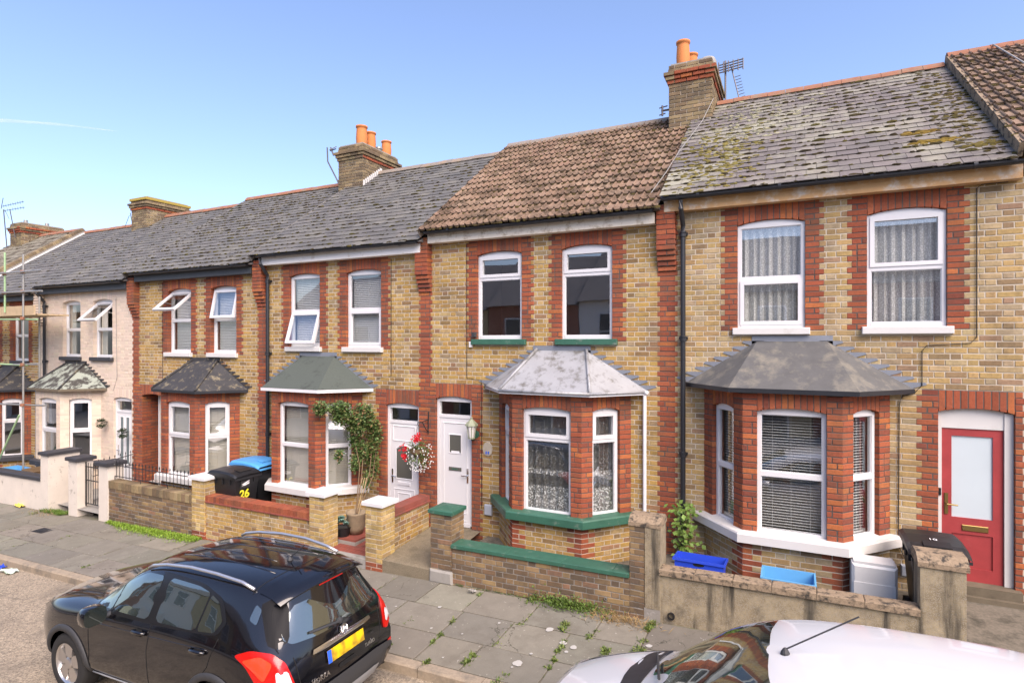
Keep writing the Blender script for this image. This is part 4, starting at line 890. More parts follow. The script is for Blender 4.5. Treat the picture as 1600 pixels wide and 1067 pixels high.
# --- concrete garden wall, right
gw = thing('garden_wall', 'stained concrete garden wall with two rendered pillars, before the red door house', 'wall', (-.1, WY, zp(-.1)))
fr = Fr((-1.51, WY, .17), (1, 0, .015), (0, 0, 1), (0, -1, 0))
m = MB(); n = 30
m.box(fr, 0, 2.70, -.85, -.075, -.15, 0); m.build('wall', 'concrete', gw)
for k, (a, b) in enumerate([(0, .42), (.42, .86), (.86, 1.28), (1.28, 1.74), (1.74, 2.2), (2.2, 2.70)]): MB().prism(Fr(fr.P(0, 0, -.16), fr.U, -fr.W, fr.V), [(a + .002, -.195), (b - .002, -.195), (b - .002, .01), (a + .002, .01)], -.075, .0 + R_.uniform(-.004, .004), .01).build('coping_slab', 'concrete_cope', gw)
pp = brick_pillar(gw, -1.89, -1.695, WY, WY + .36, zp(-1.7) - .05, .66, OLDS, 'old_brick', 301, single=40, mort='mortar_old')
m = MB(); m.aabb(-1.69, -1.50, WY - .008, WY + .37, zp(-1.6) + .14, .66); m.build('pillar_render', 'concrete', gw)
def bevel_cap(x0, x1, y0, y1, z):
    m = MB(); P = [Vector((x, y, zz)) for x in (x0, x1) for y, zz in ((y0, z), (y0, z + .05), (y0 + .10, z + .12), (y1 - .10, z + .12), (y1, z + .05), (y1, z))]; m.faces(P, [(k, 6 + k, 6 + (k + 1) % 6, (k + 1) % 6) for k in range(6)] + [tuple(range(5, -1, -1)), tuple(range(6, 12))]); return m
m = MB(); m.aabb(-1.70, -1.498, WY - .004, WY + .36, zp(-1.6) - .12, zp(-1.6) + .142); m.build('pillar_foot', 'mortar_old', gw)
bevel_cap(-1.90, -1.49, WY - .015, WY + .38, .655).build('cap', 'concrete_cope', gw)
m = MB(); m.aabb(1.19, 1.58, WY - .005, WY + .37, zp(1.4) - .1, .66); m.build('pillar', 'concrete', gw)
bevel_cap(1.165, 1.605, WY - .025, WY + .39, .655).build('cap', 'concrete_cope', gw)
m = MB(); m.lathe((-1.36, WY - .012, zp(-1.4) + .10), [(.045, 0), (.045, .03), (.036, .03), (.036, -.05), (.001, -.05)], 14, axis=(0, -1, 0)); m.build('drain_hole', 'black_plastic', gw)
# --- brick wall with green coping
ga = thing('garden_wall', 'weathered brick garden wall with green painted coping and green capped pillar', 'wall', (-3.4, WY, zp(-3.4)))
brick_wall(ga, -4.55, -1.89, WY, WY + .215, zp(-4.5) - .12, -.055, -.02, OLDS, 'old_brick', 311, single=180)
fr = Fr((-4.56, WY, -.052), (1, 0, .013), (0, 0, 1), (0, -1, 0))
for a, b in [(0, .9), (.9, 1.75), (1.75, 2.45), (2.45, 2.67)]: MB().prism(Fr(fr.P(0, 0, -.25), fr.U, -fr.W * 1.0, fr.V), [(a + .001, -.275), (b - .001, -.275), (b - .001, .02), (a + .001, .02)], 0, .055, .008).build('coping_slab', 'green_paint', ga)
brick_pillar(ga, -4.93, -4.56, WY, WY + .36, zp(-4.7) + .16, .42, OLDS, 'old_brick', 312, single=60, mort='mortar_old')
m = MB(); m.prism(Fr((0, WY, 0)), [(-4.95, zp(-4.9) - .03), (-4.53, zp(-4.5) - .03), (-4.54, zp(-4.5) + .17), (-4.94, zp(-4.9) + .18)], -.37, .03, .03); m.build('pillar_foot', 'concrete_grey', ga)
cap(ga, -4.93, -4.56, WY, WY + .36, .42, .06, 'green_paint', .03, .03)
m = MB(); m.lathe((-2.2, WY - .004, zp(-2.2) + .17), [(.02, 0), (.02, .012), (.013, .012), (.013, -.03), (.001, -.03)], 10, axis=(0, -1, 0)); m.build('drain_hole', 'galvanised', ga)
# --- yellow brick wall, three white capped pillars, the low dividing wall
gb = thing('garden_wall', 'yellow brick garden wall with three white capped pillars and red brick coping', 'wall', (-8.2, WY, zp(-8.2)))
brick_wall(gb, -10.05, -7.37, WY + .02, WY + .235, zp(-10) - .1, -.055, -.045, YELLOWS, 'brick', 321, red_to=2, single=160, mort='mortar_pale')
for k, (xa, xb, zc) in enumerate(((-6.17, -5.84, .385), (-7.38, -7.05, .40), (-10.42, -10.05, .36))):
    brick_pillar(gb, xa, xb, WY - .01, WY + .32, zp(xa) - .05, zc, [((.52, .36, .13), 5), ((.46, .31, .12), 4), ((.56, .42, .20), 3), ((.28, .19, .10), 2)], 'brick', 330 + k, 3, 60)
    cap(gb, xa, xb, WY - .01, WY + .32, zc, .065, 'cap_white', .045, .035)
fr = Fr((-10.05, WY + .02, -.05), (1, 0, .004), (0, 0, 1), (0, -1, 0)); MB().box(fr, 0, 2.67, 0, .02, -.25, .03).build('tile_creasing', 'quarry_red', gb)
for k in range(35): MB().prism(Fr(fr.P(0, 0, -.22), fr.U, -fr.W, fr.V), [(k * .0763 + .003, -.235), ((k + 1) * .0763 - .003, -.235), ((k + 1) * .0763 - .003, .01), (k * .0763 + .003, .01)], .02, .125 + R_.uniform(-.003, .003), .004, 0, pick(REDS, R_)).build('coping_brick', 'brick', gb)
sf = Fr((-5.90, WY + .32, 0), (0, 1, 0), (0, 0, 1), (1, 0, 0)); m = MB(); m.box(sf, 0, 1.06, -.8, .12, -.2, 0); dv = m.build('dividing_wall', 'mortar_pale', gb); cs = Course(345)
for i in range(-10, 2): cs.row(sf, i, 0, 1.06, YELLOWS, 'brick', 'flemish', .012, 0, .006)
cs.emit(dv, ['brick'], 60)
m = MB(); m.box(sf, 0, 1.07, .125, .15, -.24, .035); m.box(sf, 0, 1.07, .15, .235, -.22, .012); m.build('coping', 'quarry_red', gb)
# --- old brick wall with iron railings
gc = thing('garden_wall', 'old low brick garden wall topped with black spiked railings', 'wall', (-11.8, WY, zp(-11.8)))
brick_wall(gc, -13.16, -10.42, WY + .02, WY + .24, zp(-13) - .1, -.13, -.13, OLDS, 'old_brick', 351, single=100, bond='stretcher')
for k in range(24): MB().prism(Fr((-13.16, WY + .014, 0)), [(k * .114 + .005, -.13), ((k + 1) * .114 - .005, -.13), ((k + 1) * .114 - .005, .03), (k * .114 + .005, .03)], -.22, .006 + R_.uniform(0, .004), .006, 0, pick(BROWNS, R_)).build('coping_brick', 'old_brick', gc)
def railing(parent, p0, p1, h, n, low=.08, name='railing'):
    p0, p1 = Vector(p0), Vector(p1); m = MB()
    for f in (low, h - .09): m.tube([p0 + Vector((0, 0, f)), p1 + Vector((0, 0, f))], .009, 6)
    for k in (0, .33, .66, 1.): q = p0.lerp(p1, k); m.tube([q + Vector((0, 0, -.03)), q + Vector((0, 0, low))], .008, 5)
    ro = m.build(name, 'iron', parent)
    for k in range(n):
        q = p0.lerp(p1, (k + .5) / n); b = MB(); b.tube([q + Vector((0, 0, low - .03)), q + Vector((0, 0, h - .03))], .0065, 5); b.lathe(q + Vector((0, 0, h - .04)), [(.006, 0), (.016, .02), (.008, .045), (.001, .07)], 6); b.build('bar', 'iron', ro)
railing(gc, (-13.14, WY + .13, .03), (-10.44, WY + .13, .03), .40, 24)
# --- cream pillars with black caps
gd = thing('garden_wall', 'cream painted low garden wall and pillar with black coping at the left edge', 'wall', (-16.5, WY, zp(-16.5)))
m = MB(); m.box(Fr((-23, WY, -.36), (1, 0, .015), (0, 0, 1), (0, -1, 0)), 0, 7.2, -.9, 0, -.2, 0); m.build('wall', 'cream_pillar', gd)
m = MB(); m.prism(Fr((-23, WY + .2, -.36), (1, 0, .015), (0, -1, 0), (0, 0, 1)), [(0, -.03), (7.2, -.03), (7.2, .23), (0, .23)], 0, .085, .02); m.build('coping', 'black_cope', gd)
m = MB(); m.aabb(-15.8, -15.48, WY - .01, -.85, zp(-15.8) - .1, .36); m.build('pillar', 'cream_pillar', gd); cap(gd, -15.8, -15.48, WY - .01, -.85, .36, .07, 'black_cope', .04, .01)
ge = thing('gate_pillar', 'flaking cream gate pillar with black cap, hinge side of the iron gate', 'pillar', (-14.5, WY, zp(-14.5)), 'gate pillars')
m = MB(); m.aabb(-14.66, -14.32, WY, WY + .33, zp(-14.6) - .1, .33); m.build('shaft', 'cream_pillar', ge); cap(ge, -14.66, -14.32, WY, WY + .33, .33, .08, 'black_cope', .05, .02)
gf = thing('gate_pillar', 'slim cream gate pillar with black cap beside the old brick wall', 'pillar', (-13.33, WY, zp(-13.3)), 'gate pillars')
m = MB(); m.aabb(-13.50, -13.17, WY, WY + .33, zp(-13.4) - .1, .33); m.build('shaft', 'cream_pillar', gf); cap(gf, -13.50, -13.17, WY, WY + .33, .33, .08, 'black_cope', .05, .02)
gt = thing('iron_gate', 'black iron garden gate between two cream pillars', 'gate', (-13.9, WY + .15, zp(-13.9)))
m = MB(); y = WY + .16; a, b = -14.30, -13.52
for z in (-.62, -.1, .20): m.tube([(a, y, z), (b, y, z)], .012, 6)
for x in (a + .02, b - .02): m.tube([(x, y, -.68), (x, y, .30)], .016, 6)
go = m.build('frame', 'iron', gt)
for k in range(7): MB().tube([(a + .12 + k * .09, y, -.62), (a + .12 + k * .09, y, .29)], .007, 5).build('bar', 'iron', gt)
rl = thing('railing', 'black spiked railing running back to the cream house doorstep', 'railing', (-14.72, -.7, -.6)); railing(rl, (-14.72, -1.15, -.25), (-14.72, -.05, -.12), .42, 9, name='rails')

# ------------------------------------------------------------------ doors
def handle(parent, fr, u, z, w, mat='chrome', s=1):
    m = MB(); m.box(fr, u - .018, u + .018, z - .13, z + .13, w, w + .012); m.tube([fr.P(u, z, w + .01), fr.P(u, z, w + .05), fr.P(u - s * .11, z - .005, w + .05)], .010, 7); m.build('handle', mat, parent)
def letterbox(parent, fr, u, z, w, mat, hw=.13, hh=.032):
    m = MB(); m.prism(fr, [(u - hw, z - hh), (u + hw, z - hh), (u + hw, z + hh), (u - hw, z + hh)], w, w + .014, .006); m.build('letterbox', mat, parent)
def white_door(root, d0, d1, dz, thr, spring, kind, hs):
    fr = FAC; b = -.05; m = MB(); d0 += .002; d1 -= .002; zt = spring + dz; zf = zt - .34; t = .05
    m.box(fr, d0, d0 + t, thr, zt, b - .08, b); m.box(fr, d1 - t, d1, thr, zt, b - .08, b); m.box(fr, d0 + t, d1 - t, zf, zf + .055, b - .08, b); m.box(fr, d0 + t, d1 - t, thr - .02, thr + .04, b - .08, b + .01)
    m.prism(fr, [(d0 + t, zt - t), (d1 - t, zt - t)] + [(min(max(u, d0 + t), d1 - t), z) for u, z in arc_top(d0, d1, zt, .046)], b - .08, b, back=True)
    d = m.build('door', 'upvc', root); a, e = d0 + t, d1 - t; wl, w = e - a, b - .012
    g = MB(); g.face([fr.P(a, zf + .055, b - .04), fr.P(e, zf + .055, b - .04), fr.P(e, zt - t, b - .04), fr.P(a, zt - t, b - .04)]); g.build('pane', 'glass', d)
    lf = MB(); lf.box(fr, a + .004, e - .004, thr + .042, zf - .004, w - .05, w); lo = lf.build('leaf', 'upvc', d); H = zf - thr; uc = (a + e) / 2
    def panel(u0, u1, z0, z1, arch=0):
        q = MB(); o = arc_top(u0, u1, z1, arch) if arch else [(u1, z1), (u0, z1)]; i = arc_top(u0 + .025, u1 - .025, z1 - .025, arch) if arch else [(u1 - .025, z1 - .025), (u0 + .025, z1 - .025)]
        O = [(u0, z0), (u1, z0)] + o; I = [(u0 + .025, z0 + .025), (u1 - .025, z0 + .025)] + i; n = len(O)
        q.faces([fr.P(u, v, w) for u, v in O] + [fr.P(cu, cv, w + .012) for cu, cv in [((x1 + x2) / 2, (y1 + y2) / 2) for (x1, y1), (x2, y2) in zip(O, I)]] + [fr.P(u, v, w + .002) for u, v in I], [(l * n + k, l * n + (k + 1) % n, (l + 1) * n + (k + 1) % n, (l + 1) * n + k) for l in (0, 1) for k in range(n)]); q.build('panel_moulding', 'upvc', d); return I
    def pane(I, mat='car_glass'): q = MB(); q.face([fr.P(u, v, w + .003) for u, v in I]); q.build('pane', mat, d)
    if kind == 'square':
        panel(a + .07, e - .07, thr + .2, zf - .08); pane(panel(uc - .14, uc + .14, thr + H * .66, thr + H * .85), 'shade'); q = MB(); q.box(fr, uc - .08, uc + .09, thr + H * .674, thr + H * .69, w + .004, w + .006); q.build('sticker', 'white_print', d)
        letterbox(d, fr, uc, thr + H * .52, w, 'shade'); q = MB(); q.box(fr, uc - .06, uc + .06, thr + H * .52 - .012, thr + H * .52 + .012, w + .014, w + .017); q.build('letter_flap', 'green_paint', d)
        for k in range(3): panel(a + .08 + k * 0, e - .08, thr + .07 + k * .028, thr + .09 + k * .028) if k < 1 else None
    elif kind == 'arched':
        pane(panel(uc - .20, uc + .20, thr + H * .44, thr + H * .75, .07), 'shade'); letterbox(d, fr, uc, thr + H * .40, w, 'upvc', .14); panel(a + .08, e - .08, thr + .08, thr + H * .35); panel(uc - .15, uc + .15, thr + .14, thr + H * .31); panel(a + .06, e - .06, thr + H * .82, zf - .04)
    else:
        for s in (-1, 1): pane(panel(uc + s * .12 - .085, uc + s * .12 + .085, thr + .5, zf - .10), 'frosted_dark')
    handle(d, fr, d0 + t + .06 if hs < 0 else d1 - t - .06, thr + H * .47, w, 'chrome', 1 if hs > 0 else -1); return d
white_door(HA, -5.83, -5.08, -.15, -.27, 2.12, 'square', 1)
white_door(HB, -6.95, -6.20, -.30, -.42, 2.10, 'arched', -1)
white_door(HD, -15.62, -14.86, -.60, -.62, 2.14, 'double', -1)
white_door(HE, -22.95, -22.2, -.75, -.77, 2.12, 'square', 1)
# red door
fr = FAC; m = MB(); b = -.06; d0, d1 = 1.622, 2.368; m.box(fr, d0, d0 + .045, -.06, 2.13, b - .09, b); m.box(fr, d1 - .085, d1, -.06, 2.13, b - .09, b + .01); m.prism(fr, [(d0 + .045, 1.925), (d1 - .085, 1.925), (d1 - .085, 2.15)] + [(u, z - .004) for u, z in arc_top(d0, d1, 2.13, .05) if d0 + .045 < u < d1 - .085] + [(d0 + .045, 2.15)], b - .09, b - .005, back=True)
dr = m.build('door', 'white_paint', HR); a, e, z0, z1, w = d0 + .049, d1 - .089, .045, 1.92, b - .02
m = MB(); w0 = w - .045
m.box(fr, a, a + .10, z0, z1, w0, w); m.box(fr, e - .10, e, z0, z1, w0, w); m.box(fr, a + .10, e - .10, z1 - .09, z1, w0, w); m.box(fr, a + .10, e - .10, z0, z0 + .16, w0, w); m.box(fr, a + .10, e - .10, .62, .82, w0, w); m.box(fr, a + .10, e - .10, z0 + .16, .62, w0, w - .016); m.build('leaf', 'red_door', dr)
m = MB(); m.box(fr, a + .10, e - .10, .82, z1 - .09, w0, w - .018); m.build('pane', 'frosted', dr)
letterbox(dr, fr, (a + e) / 2 + .03, .70, w, 'brass', .13, .036); handle(dr, fr, a + .045, .98, w, 'brass', -1)
m = MB(); m.aabb(1.60, 2.42, -.10, .14, -.06, .045); m.aabb(1.585, 2.43, -.16, .10, -.22, -.062); m.build('doorstep', 'wood_sill', HR)
MB().box(FAC, d0 + .012, d0 + .036, 1.08, 1.17, b + .001, b + .02).build('doorbell', 'black_plastic', dr)
# open porch of the house with the black bay roof
m = MB(); x0, x1 = -14.45, -13.62; zt = 1.72
for q in ([(x0, .1, -.9), (x0, .9, -.9), (x0, .9, zt), (x0, .1, zt)],): m.face([Vector(p) for p in q], 1)
m.face([Vector(p) for p in ((x0, .9, -.9), (x1, .9, -.9), (x1, .9, zt), (x0, .9, zt))], 0); m.face([Vector(p) for p in ((x1, .1, -.9), (x1, .9, -.9), (x1, .9, zt), (x1, .1, zt))], 0); m.face([Vector(p) for p in ((x0, .1, zt), (x1, .1, zt), (x1, .9, zt), (x0, .9, zt))], 0); m.face([Vector(p) for p in ((x0, -.0, -.60), (x1, -.0, -.60), (x1, .9, -.60), (x0, .9, -.60))], 0)
po = m.build('porch', ['roughcast', 'mortar_dark'], HC); cs = Course(61); pf_ = Fr((x0, .012, 0), (0, 1, 0), (0, 0, 1), (1, 0, 0))
for i in range(-12, 23): cs.row(pf_, i, 0, .88, REDS, 'brick', 'stretcher', .01, 0, .006)
cs.emit(po, ['brick'], 0); MB().box(FAC, -14.16, -13.64, -.6, zt - .06, -.30, -.26).build('porch_panel', 'roughcast', HC); MB().box(FAC, -14.20, -14.16, -.6, zt - .02, -.31, -.25).build('door_post', 'upvc', HC)

# ------------------------------------------------------------------ fixtures on the walls
LN = thing('wall_lantern', 'green wall lantern with glass panes beside the white front door', 'lantern', (-4.98, -.02, 1.30))
x, y, z = -4.99, -.16, 1.32
m = MB(); m.lathe((x, -.0, z + .06), [(.07, 0), (.07, .02), (.03, .03), (.001, .03)], 12, axis=(0, -1, 0)); m.tube([(x, -.02, z + .04), (x, -.10, z - .03), (x, -.16, z - .02), (x, y, z + .02)], .010, 6); m.build('bracket', 'green_paint', LN)
m = MB(); n = 6; rb, rt, h = .055, .095, .22
for k in range(n): q = k * math.tau / n; m.tube([(x + rb * math.cos(q), y + rb * math.sin(q), z + .02), (x + rt * math.cos(q), y + rt * math.sin(q), z + .02 + h)], .006, 5)
m.lathe((x, y, z), [(.001, 0), (.06, .005), (.06, .03)], 6); m.lathe((x, y, z + h + .01), [(.115, 0), (.105, .03), (.05, .085), (.02, .11), (.02, .14), (.001, .15)], 6); m.build('cage', 'lantern_paint', LN)
m = MB(); m.lathe((x, y, z + .025), [(rb - .004, 0), (rt - .004, h - .01)], 6); m.build('lamp_glass', 'opposite_white', LN)
pq = thing('house_plaque', 'cream oval house plaque on the yellow brick by the lantern', 'plaque', (-4.755, -.02, 1.05)); m = MB(); m.prism(FAC, [(-4.755 + .095 * math.cos(k * math.tau / 20), 1.14 + .125 * math.sin(k * math.tau / 20)) for k in range(20)], .0, .022, .008); m.build('plate', 'mortar_pale', pq)
for dx in (-.022, .022): MB().prism(FAC, [(-4.755 + dx + .014 * math.cos(k * math.tau / 10), 1.08 + .028 * math.sin(k * math.tau / 10)) for k in range(10)], .022, .027).build('numeral', 'plate_blue', pq)
for nm, lab, xx, zz, s in (('meter_box', 'small grey meter box low on the wall by the white front door', -4.73, .10, .07), ('meter_box', 'small grey junction box on the wall behind the pillar by the red door', 1.28, .10, .055)):
    t = thing(nm, lab, 'meter box', (xx, -.02, zz - .1), 'meter boxes'); m = MB(); m.prism(FAC, [(xx - s, zz - s * 1.3), (xx + s, zz - s * 1.3), (xx + s, zz + s * 1.3), (xx - s, zz + s * 1.3)], 0, .06, .012); m.build('cover', 'grey_box', t)
gb_ = thing('gas_meter_box', 'pale grey gas meter cabinet standing against the bay by the red door', 'meter box', (.86, -.78, -.17)); m = MB(); U = Vector((.86, .5, 0)).normalized(); f2 = Fr((.62, -.86, -.17), (.80, .0, 0), (0, 0, 1), (0, -1, 0)); f2.U = Vector((1, 0, 0))
m.prism(f2, [(0, 0), (.46, 0), (.46, .55), (0, .55)], -.28, .02, .03); m.box(f2, .02, .44, .545, .575, -.27, .0); m.build('cabinet', 'meter_white', gb_); MB().box(f2, .02, .44, .03, .34, .02, .028).build('cabinet_door', 'meter_white', gb_)
# cables
def cable(label, pts, r=.006, mat='cable_black', name='cable'): tag(MB().tube(pts, r, 6).build(name, mat), label, 'cable', 'cables on the facades')
cable('black cable stepping down the wall around the red door house window', [(2.3, -.02, 4.90), (2.05, -.02, 4.90), (2.0, -.02, 4.86), (2.0, -.02, 3.05), (1.94, -.02, 2.98), (1.50, -.02, 2.95), (1.45, -.02, 2.88), (1.45, -.02, 2.45), (1.38, -.02, 2.36), (1.24, -.02, 2.30), (1.21, -.02, 2.2), (1.20, -.02, .40), (1.27, -.02, .25)])
cable('thin black cable running down between door and window of the green sill house', [(-5.17, -.014, 4.72), (-5.17, -.014, 2.36), (-4.88, -.014, 2.33), (-4.87, -.014, .1)], .005)
cable('thin dark cable running down beside the right upper window above the climbing shrub', [(-6.82, -.014, 4.55), (-6.82, -.014, 2.35), (-7.15, -.014, 2.3)], .005)
cable('thin dark cable on the wall left of the black bay roof', [(-13.62, -.014, 4.40), (-13.62, -.014, 1.95)], .005)
cable('thin cable beside the open window of the cream house', [(-15.5, -.014, 4.1), (-15.45, -.014, 2.1), (-15.6, -.014, 1.75)], .006, 'cable_grey')
rf_ = roof_frame(0.)
cable('pale cable drooping from the chimney down the mossy slate roof', [(-1.35, 2.58, 7.55), (-1.5, 2.2, 7.02), (-1.72, 1.0, 6.12), (-1.78, .3, 5.62), (-1.9, -.2, 5.2)], .006, 'cable_grey')
rf3 = roof_frame(.15); cable('pale cable lying across the ribbed tiles at the top right', [rf3.P(2.95, RLEN - .05, .08), rf3.P(3.05, 3.0, .07), rf3.P(2.95, 1.6, .07), rf3.P(2.62, .3, .07), rf3.P(2.42, -.05, .06), Vector((2.40, -.30, 4.95))], .012, 'cable_grey')
m = MB(); sl = thing('security_lamp', 'small security lamp with white sensor under the green window sill', 'lamp', (-5.06, -.03, 2.95)); m.aabb(-5.03, -4.97, -.10, -.02, 3.08, 3.16); m.build('lamp_body', 'rubber_trim', sl); m = MB(); m.aabb(-5.10, -5.05, -.06, -.005, 2.90, 3.0); m.build('sensor', 'upvc', sl)

# ------------------------------------------------------------------ bins and boxes
def wheelie(label, x, y, z, ang, lidmat, sc=1., text=None):
    t = thing('wheelie_bin', label, 'bin', (x, y, z), 'wheelie bins'); ca, sa = math.cos(ang), math.sin(ang)
    def T(p): return Vector((x + (p[0] * ca - p[1] * sa) * sc, y + (p[0] * sa + p[1] * ca) * sc, z + p[2] * sc))
    m = MB(); L0 = [(-.25, -.20), (.27, -.20), (.27, .20), (-.25, .20)]; L1 = [(-.33, -.265), (.345, -.265), (.345, .265), (-.33, .265)]; L2 = [(-.35, -.285), (.365, -.285), (.365, .285), (-.35, .285)]
    P = [(u, v, h) for ring_, h in ((L0, .06), (L1, .90), (L2, .905), (L2, .96)) for u, v in ring_]
    m.faces([T(p) for p in P], [(l * 4 + k, l * 4 + (k + 1) % 4, l * 4 + 4 + (k + 1) % 4, l * 4 + 4 + k) for l in range(3) for k in range(4)] + [(3, 2, 1, 0), (12, 13, 14, 15)])
    for v in (-.15, 0, .15):                       # ribs under the rim
        for u in (-.31, .325): m.faces([T(p) for p in ((u - .03, v - .01, .80), (u + .03, v - .01, .80), (u + .03, v + .01, .80), (u - .03, v + .01, .80), (u - .03, v - .01, .9), (u + .03, v - .01, .9), (u + .03, v + .01, .9), (u - .03, v + .01, .9))], [(0, 1, 5, 4), (1, 2, 6, 5), (2, 3, 7, 6), (3, 0, 4, 7)])
    for u in (-.2, 0, .2):
        for v in (-.265, .265): m.faces([T(p) for p in ((u - .012, v - .02, .80), (u + .012, v - .02, .80), (u + .012, v + .02, .80), (u - .012, v + .02, .80), (u - .012, v - .02, .9), (u + .012, v - .02, .9), (u + .012, v + .02, .9), (u - .012, v + .02, .9))], [(0, 1, 5, 4), (1, 2, 6, 5), (2, 3, 7, 6), (3, 0, 4, 7)])
    m.build('body', 'bin_plastic', t)
    m = MB(); prof = [(-.42, .985), (-.36, 1.03), (-.1, 1.045), (.2, 1.03), (.33, 1.0), (.395, .965)]; n = len(prof); P = []
    for s, dz_ in ((-1.06, -.03), (-.92, 0), (0, .012), (.92, 0), (1.06, -.03)): P += [(u, s * .29, h + dz_) for u, h in prof]
    m.faces([T(p) for p in P], [(j * n + k, j * n + k + 1, (j + 1) * n + k + 1, (j + 1) * n + k) for j in range(4) for k in range(n - 1)]); q = [(.395, -.307, .935), (.395, .307, .935), (.40, .307, .90), (.40, -.307, .90)]; m.face([T(p) for p in q])
    for s in (-1, 1): m.faces([T(p) for p in [(u, s * .3075, h - .03) for u, h in prof] + [(u, s * .3075, .945) for u, h in prof]], [(k, k + 1, n + k + 1, n + k) for k in range(n - 1)])
    m.faces([T(p) for p in ((.16, -.14, 1.046), (.30, -.14, 1.022), (.30, .14, 1.022), (.16, .14, 1.046), (.16, -.14, 1.06), (.30, -.14, 1.034), (.30, .14, 1.034), (.16, .14, 1.06))], [(4, 5, 6, 7), (0, 1, 5, 4), (1, 2, 6, 5), (2, 3, 7, 6), (3, 0, 4, 7)]); m.build('lid', lidmat, t)
    m = MB(); m.tube([T((-.44, -.24, .96)), T((-.44, .24, .96))], .017, 8)
    for v in (-.24, 0, .24): m.tube([T((-.44, v, .96)), T((-.34, v, .93))], .015, 6)
    m.build('handle', 'bin_plastic', t)
    for s in (-1, 1): q = MB(); ax = (T((0, 1, 0)) - T((0, 0, 0))).normalized(); q.lathe(T((-.22, s * .24, .10)), [(.001, -.025), (.10, -.025), (.10, .025), (.001, .025)], 16, axis=ax); q.build('wheel', 'tyre', t)
    return t, T
def lettering(parent, txt, o, U, V, size, mat, name='lettering', ext=.001, bold=0.):
    cu = bpy.data.curves.new('t', 'FONT'); cu.body = txt; cu.size = size; cu.extrude = ext; cu.align_x = 'CENTER'; cu.align_y = 'CENTER'; cu.offset = bold
    ob = bpy.data.objects.new('t', cu); C.objects.link(ob); dg = bpy.context.evaluated_depsgraph_get(); me = bpy.data.meshes.new_from_object(ob.evaluated_get(dg)); bpy.data.objects.remove(ob)
    U, V = Vector(U).normalized(), Vector(V).normalized(); W_ = U.cross(V); mb = MB(); o = Vector(o)
    mb.faces([o + U * v.co.x + V * v.co.y + W_ * v.co.z for v in me.vertices], [tuple(p.vertices) for p in me.polygons]); return mb.build(name, mat, parent)
b1, T = wheelie('black wheelie bin numbered 26 behind the yellow brick wall', -9.80, -1.04, -.52, 0., 'bin_plastic')
lettering(b1, '26', T((.340, -.06, .60)), T((0, 1, 0)) - T((0, 0, 0)), T((.075, 0, .84)) - T((0, 0, 0)), .22, 'yellow_paint', 'numeral', .003, .006)
pl = T((.343, -.06, .70)); m = MB(); m.faces([T(p) for p in ((.345, -.16, .72), (.345, .05, .72), (.357, .05, .86), (.357, -.16, .86))], [(0, 1, 2, 3)]); m.build('sticker', 'rubber_trim', b1)
m = MB(); m.faces([T(p) for p in ((0.3585, -0.140, 0.800), (0.3595, -0.050, 0.830), (0.3610, 0.035, 0.855), (0.3590, 0.035, 0.835), (0.3570, -0.040, 0.800), (0.3560, -0.090, 0.790))], [tuple(range(6))]); m.faces([T(p) for p in ((0.3565, -0.140, 0.770), (0.3580, -0.080, 0.795), (0.3585, -0.030, 0.800), (0.3590, 0.035, 0.820), (0.3570, 0.035, 0.790), (0.3550, -0.050, 0.765))], [tuple(range(6))]); m.build('sticker_mark', 'white_print', b1)
wheelie('black wheelie bin with a bright blue lid beside the bay', -9.93, -.42, -.52, 0., 'lid_blue', 1.06)
b3, T = wheelie('black wheelie bin behind the concrete pillar by the red door', 1.43, -.76, -.22, rad(-90), 'bin_plastic', .93); lettering(b3, '10', T((.1, -.02, 1.062)), T((0, 1, 0)) - T((0, 0, 0)), T((-1, 0, 0)) - T((0, 0, 0)), .09, 'white_print', 'numeral')
def crate(label, name, x, y, z, w, d, h, mat, tilt=0., vents=True, cat='crate'):
    t = thing(name, label, cat, (x, y, z)); R = Matrix.Rotation(tilt, 3, 'X'); T = lambda p: Vector((x, y, z)) + R @ Vector(p); m = MB(); s = .92
    def panel(a, b, c, d_):
        m.faces([T(q) for q in (a, b, c, d_)], [(0, 1, 2, 3)])
    B = [(-w / 2 * s, -d / 2 * s, 0), (w / 2 * s, -d / 2 * s, 0), (w / 2 * s, d / 2 * s, 0), (-w / 2 * s, d / 2 * s, 0)]; Tp = [(-w / 2, -d / 2, h), (w / 2, -d / 2, h), (w / 2, d / 2, h), (-w / 2, d / 2, h)]
    for k in range(4): panel(B[k], B[(k + 1) % 4], Tp[(k + 1) % 4], Tp[k])
    panel(*B); m.build('tub', mat, t)
    m = MB(); o = .02; O = [(a + math.copysign(o, a), b + math.copysign(o, b), h) for a, b, _ in Tp]
    for k in range(4): m.faces([T(q) for q in (Tp[k], Tp[(k + 1) % 4], O[(k + 1) % 4], O[k], (O[k][0], O[k][1], h - .03), (O[(k + 1) % 4][0], O[(k + 1) % 4][1], h - .03))], [(0, 1, 2, 3), (3, 2, 5, 4)])
    m.build('rim', mat, t)
    if vents:
        m = MB()
        for r in range(3):
            for i in range(14): u = -w * .36 + i * w * .72 / 13; v = h * (.35 + .17 * r); yy = -d / 2 * (s + (1 - s) * v / h) - .003; m.faces([T(q) for q in ((u - .009, yy, v - .018), (u + .009, yy, v - .018), (u + .009, yy, v + .018), (u - .009, yy, v + .018))], [(0, 1, 2, 3)])
        m.faces([T((.07 * math.cos(k * math.tau / 16), -d / 2 - .002, h * .86 + .02 * math.sin(k * math.tau / 16))) for k in range(16)], [tuple(range(16))]); m.build('vent_holes', 'seam', t)
    return t
crate('bright blue slotted plastic crate leaning behind the concrete wall', 'plastic_crate', -1.08, -1.08, -.165, .60, .34, .38, 'blue_plastic', rad(-6))
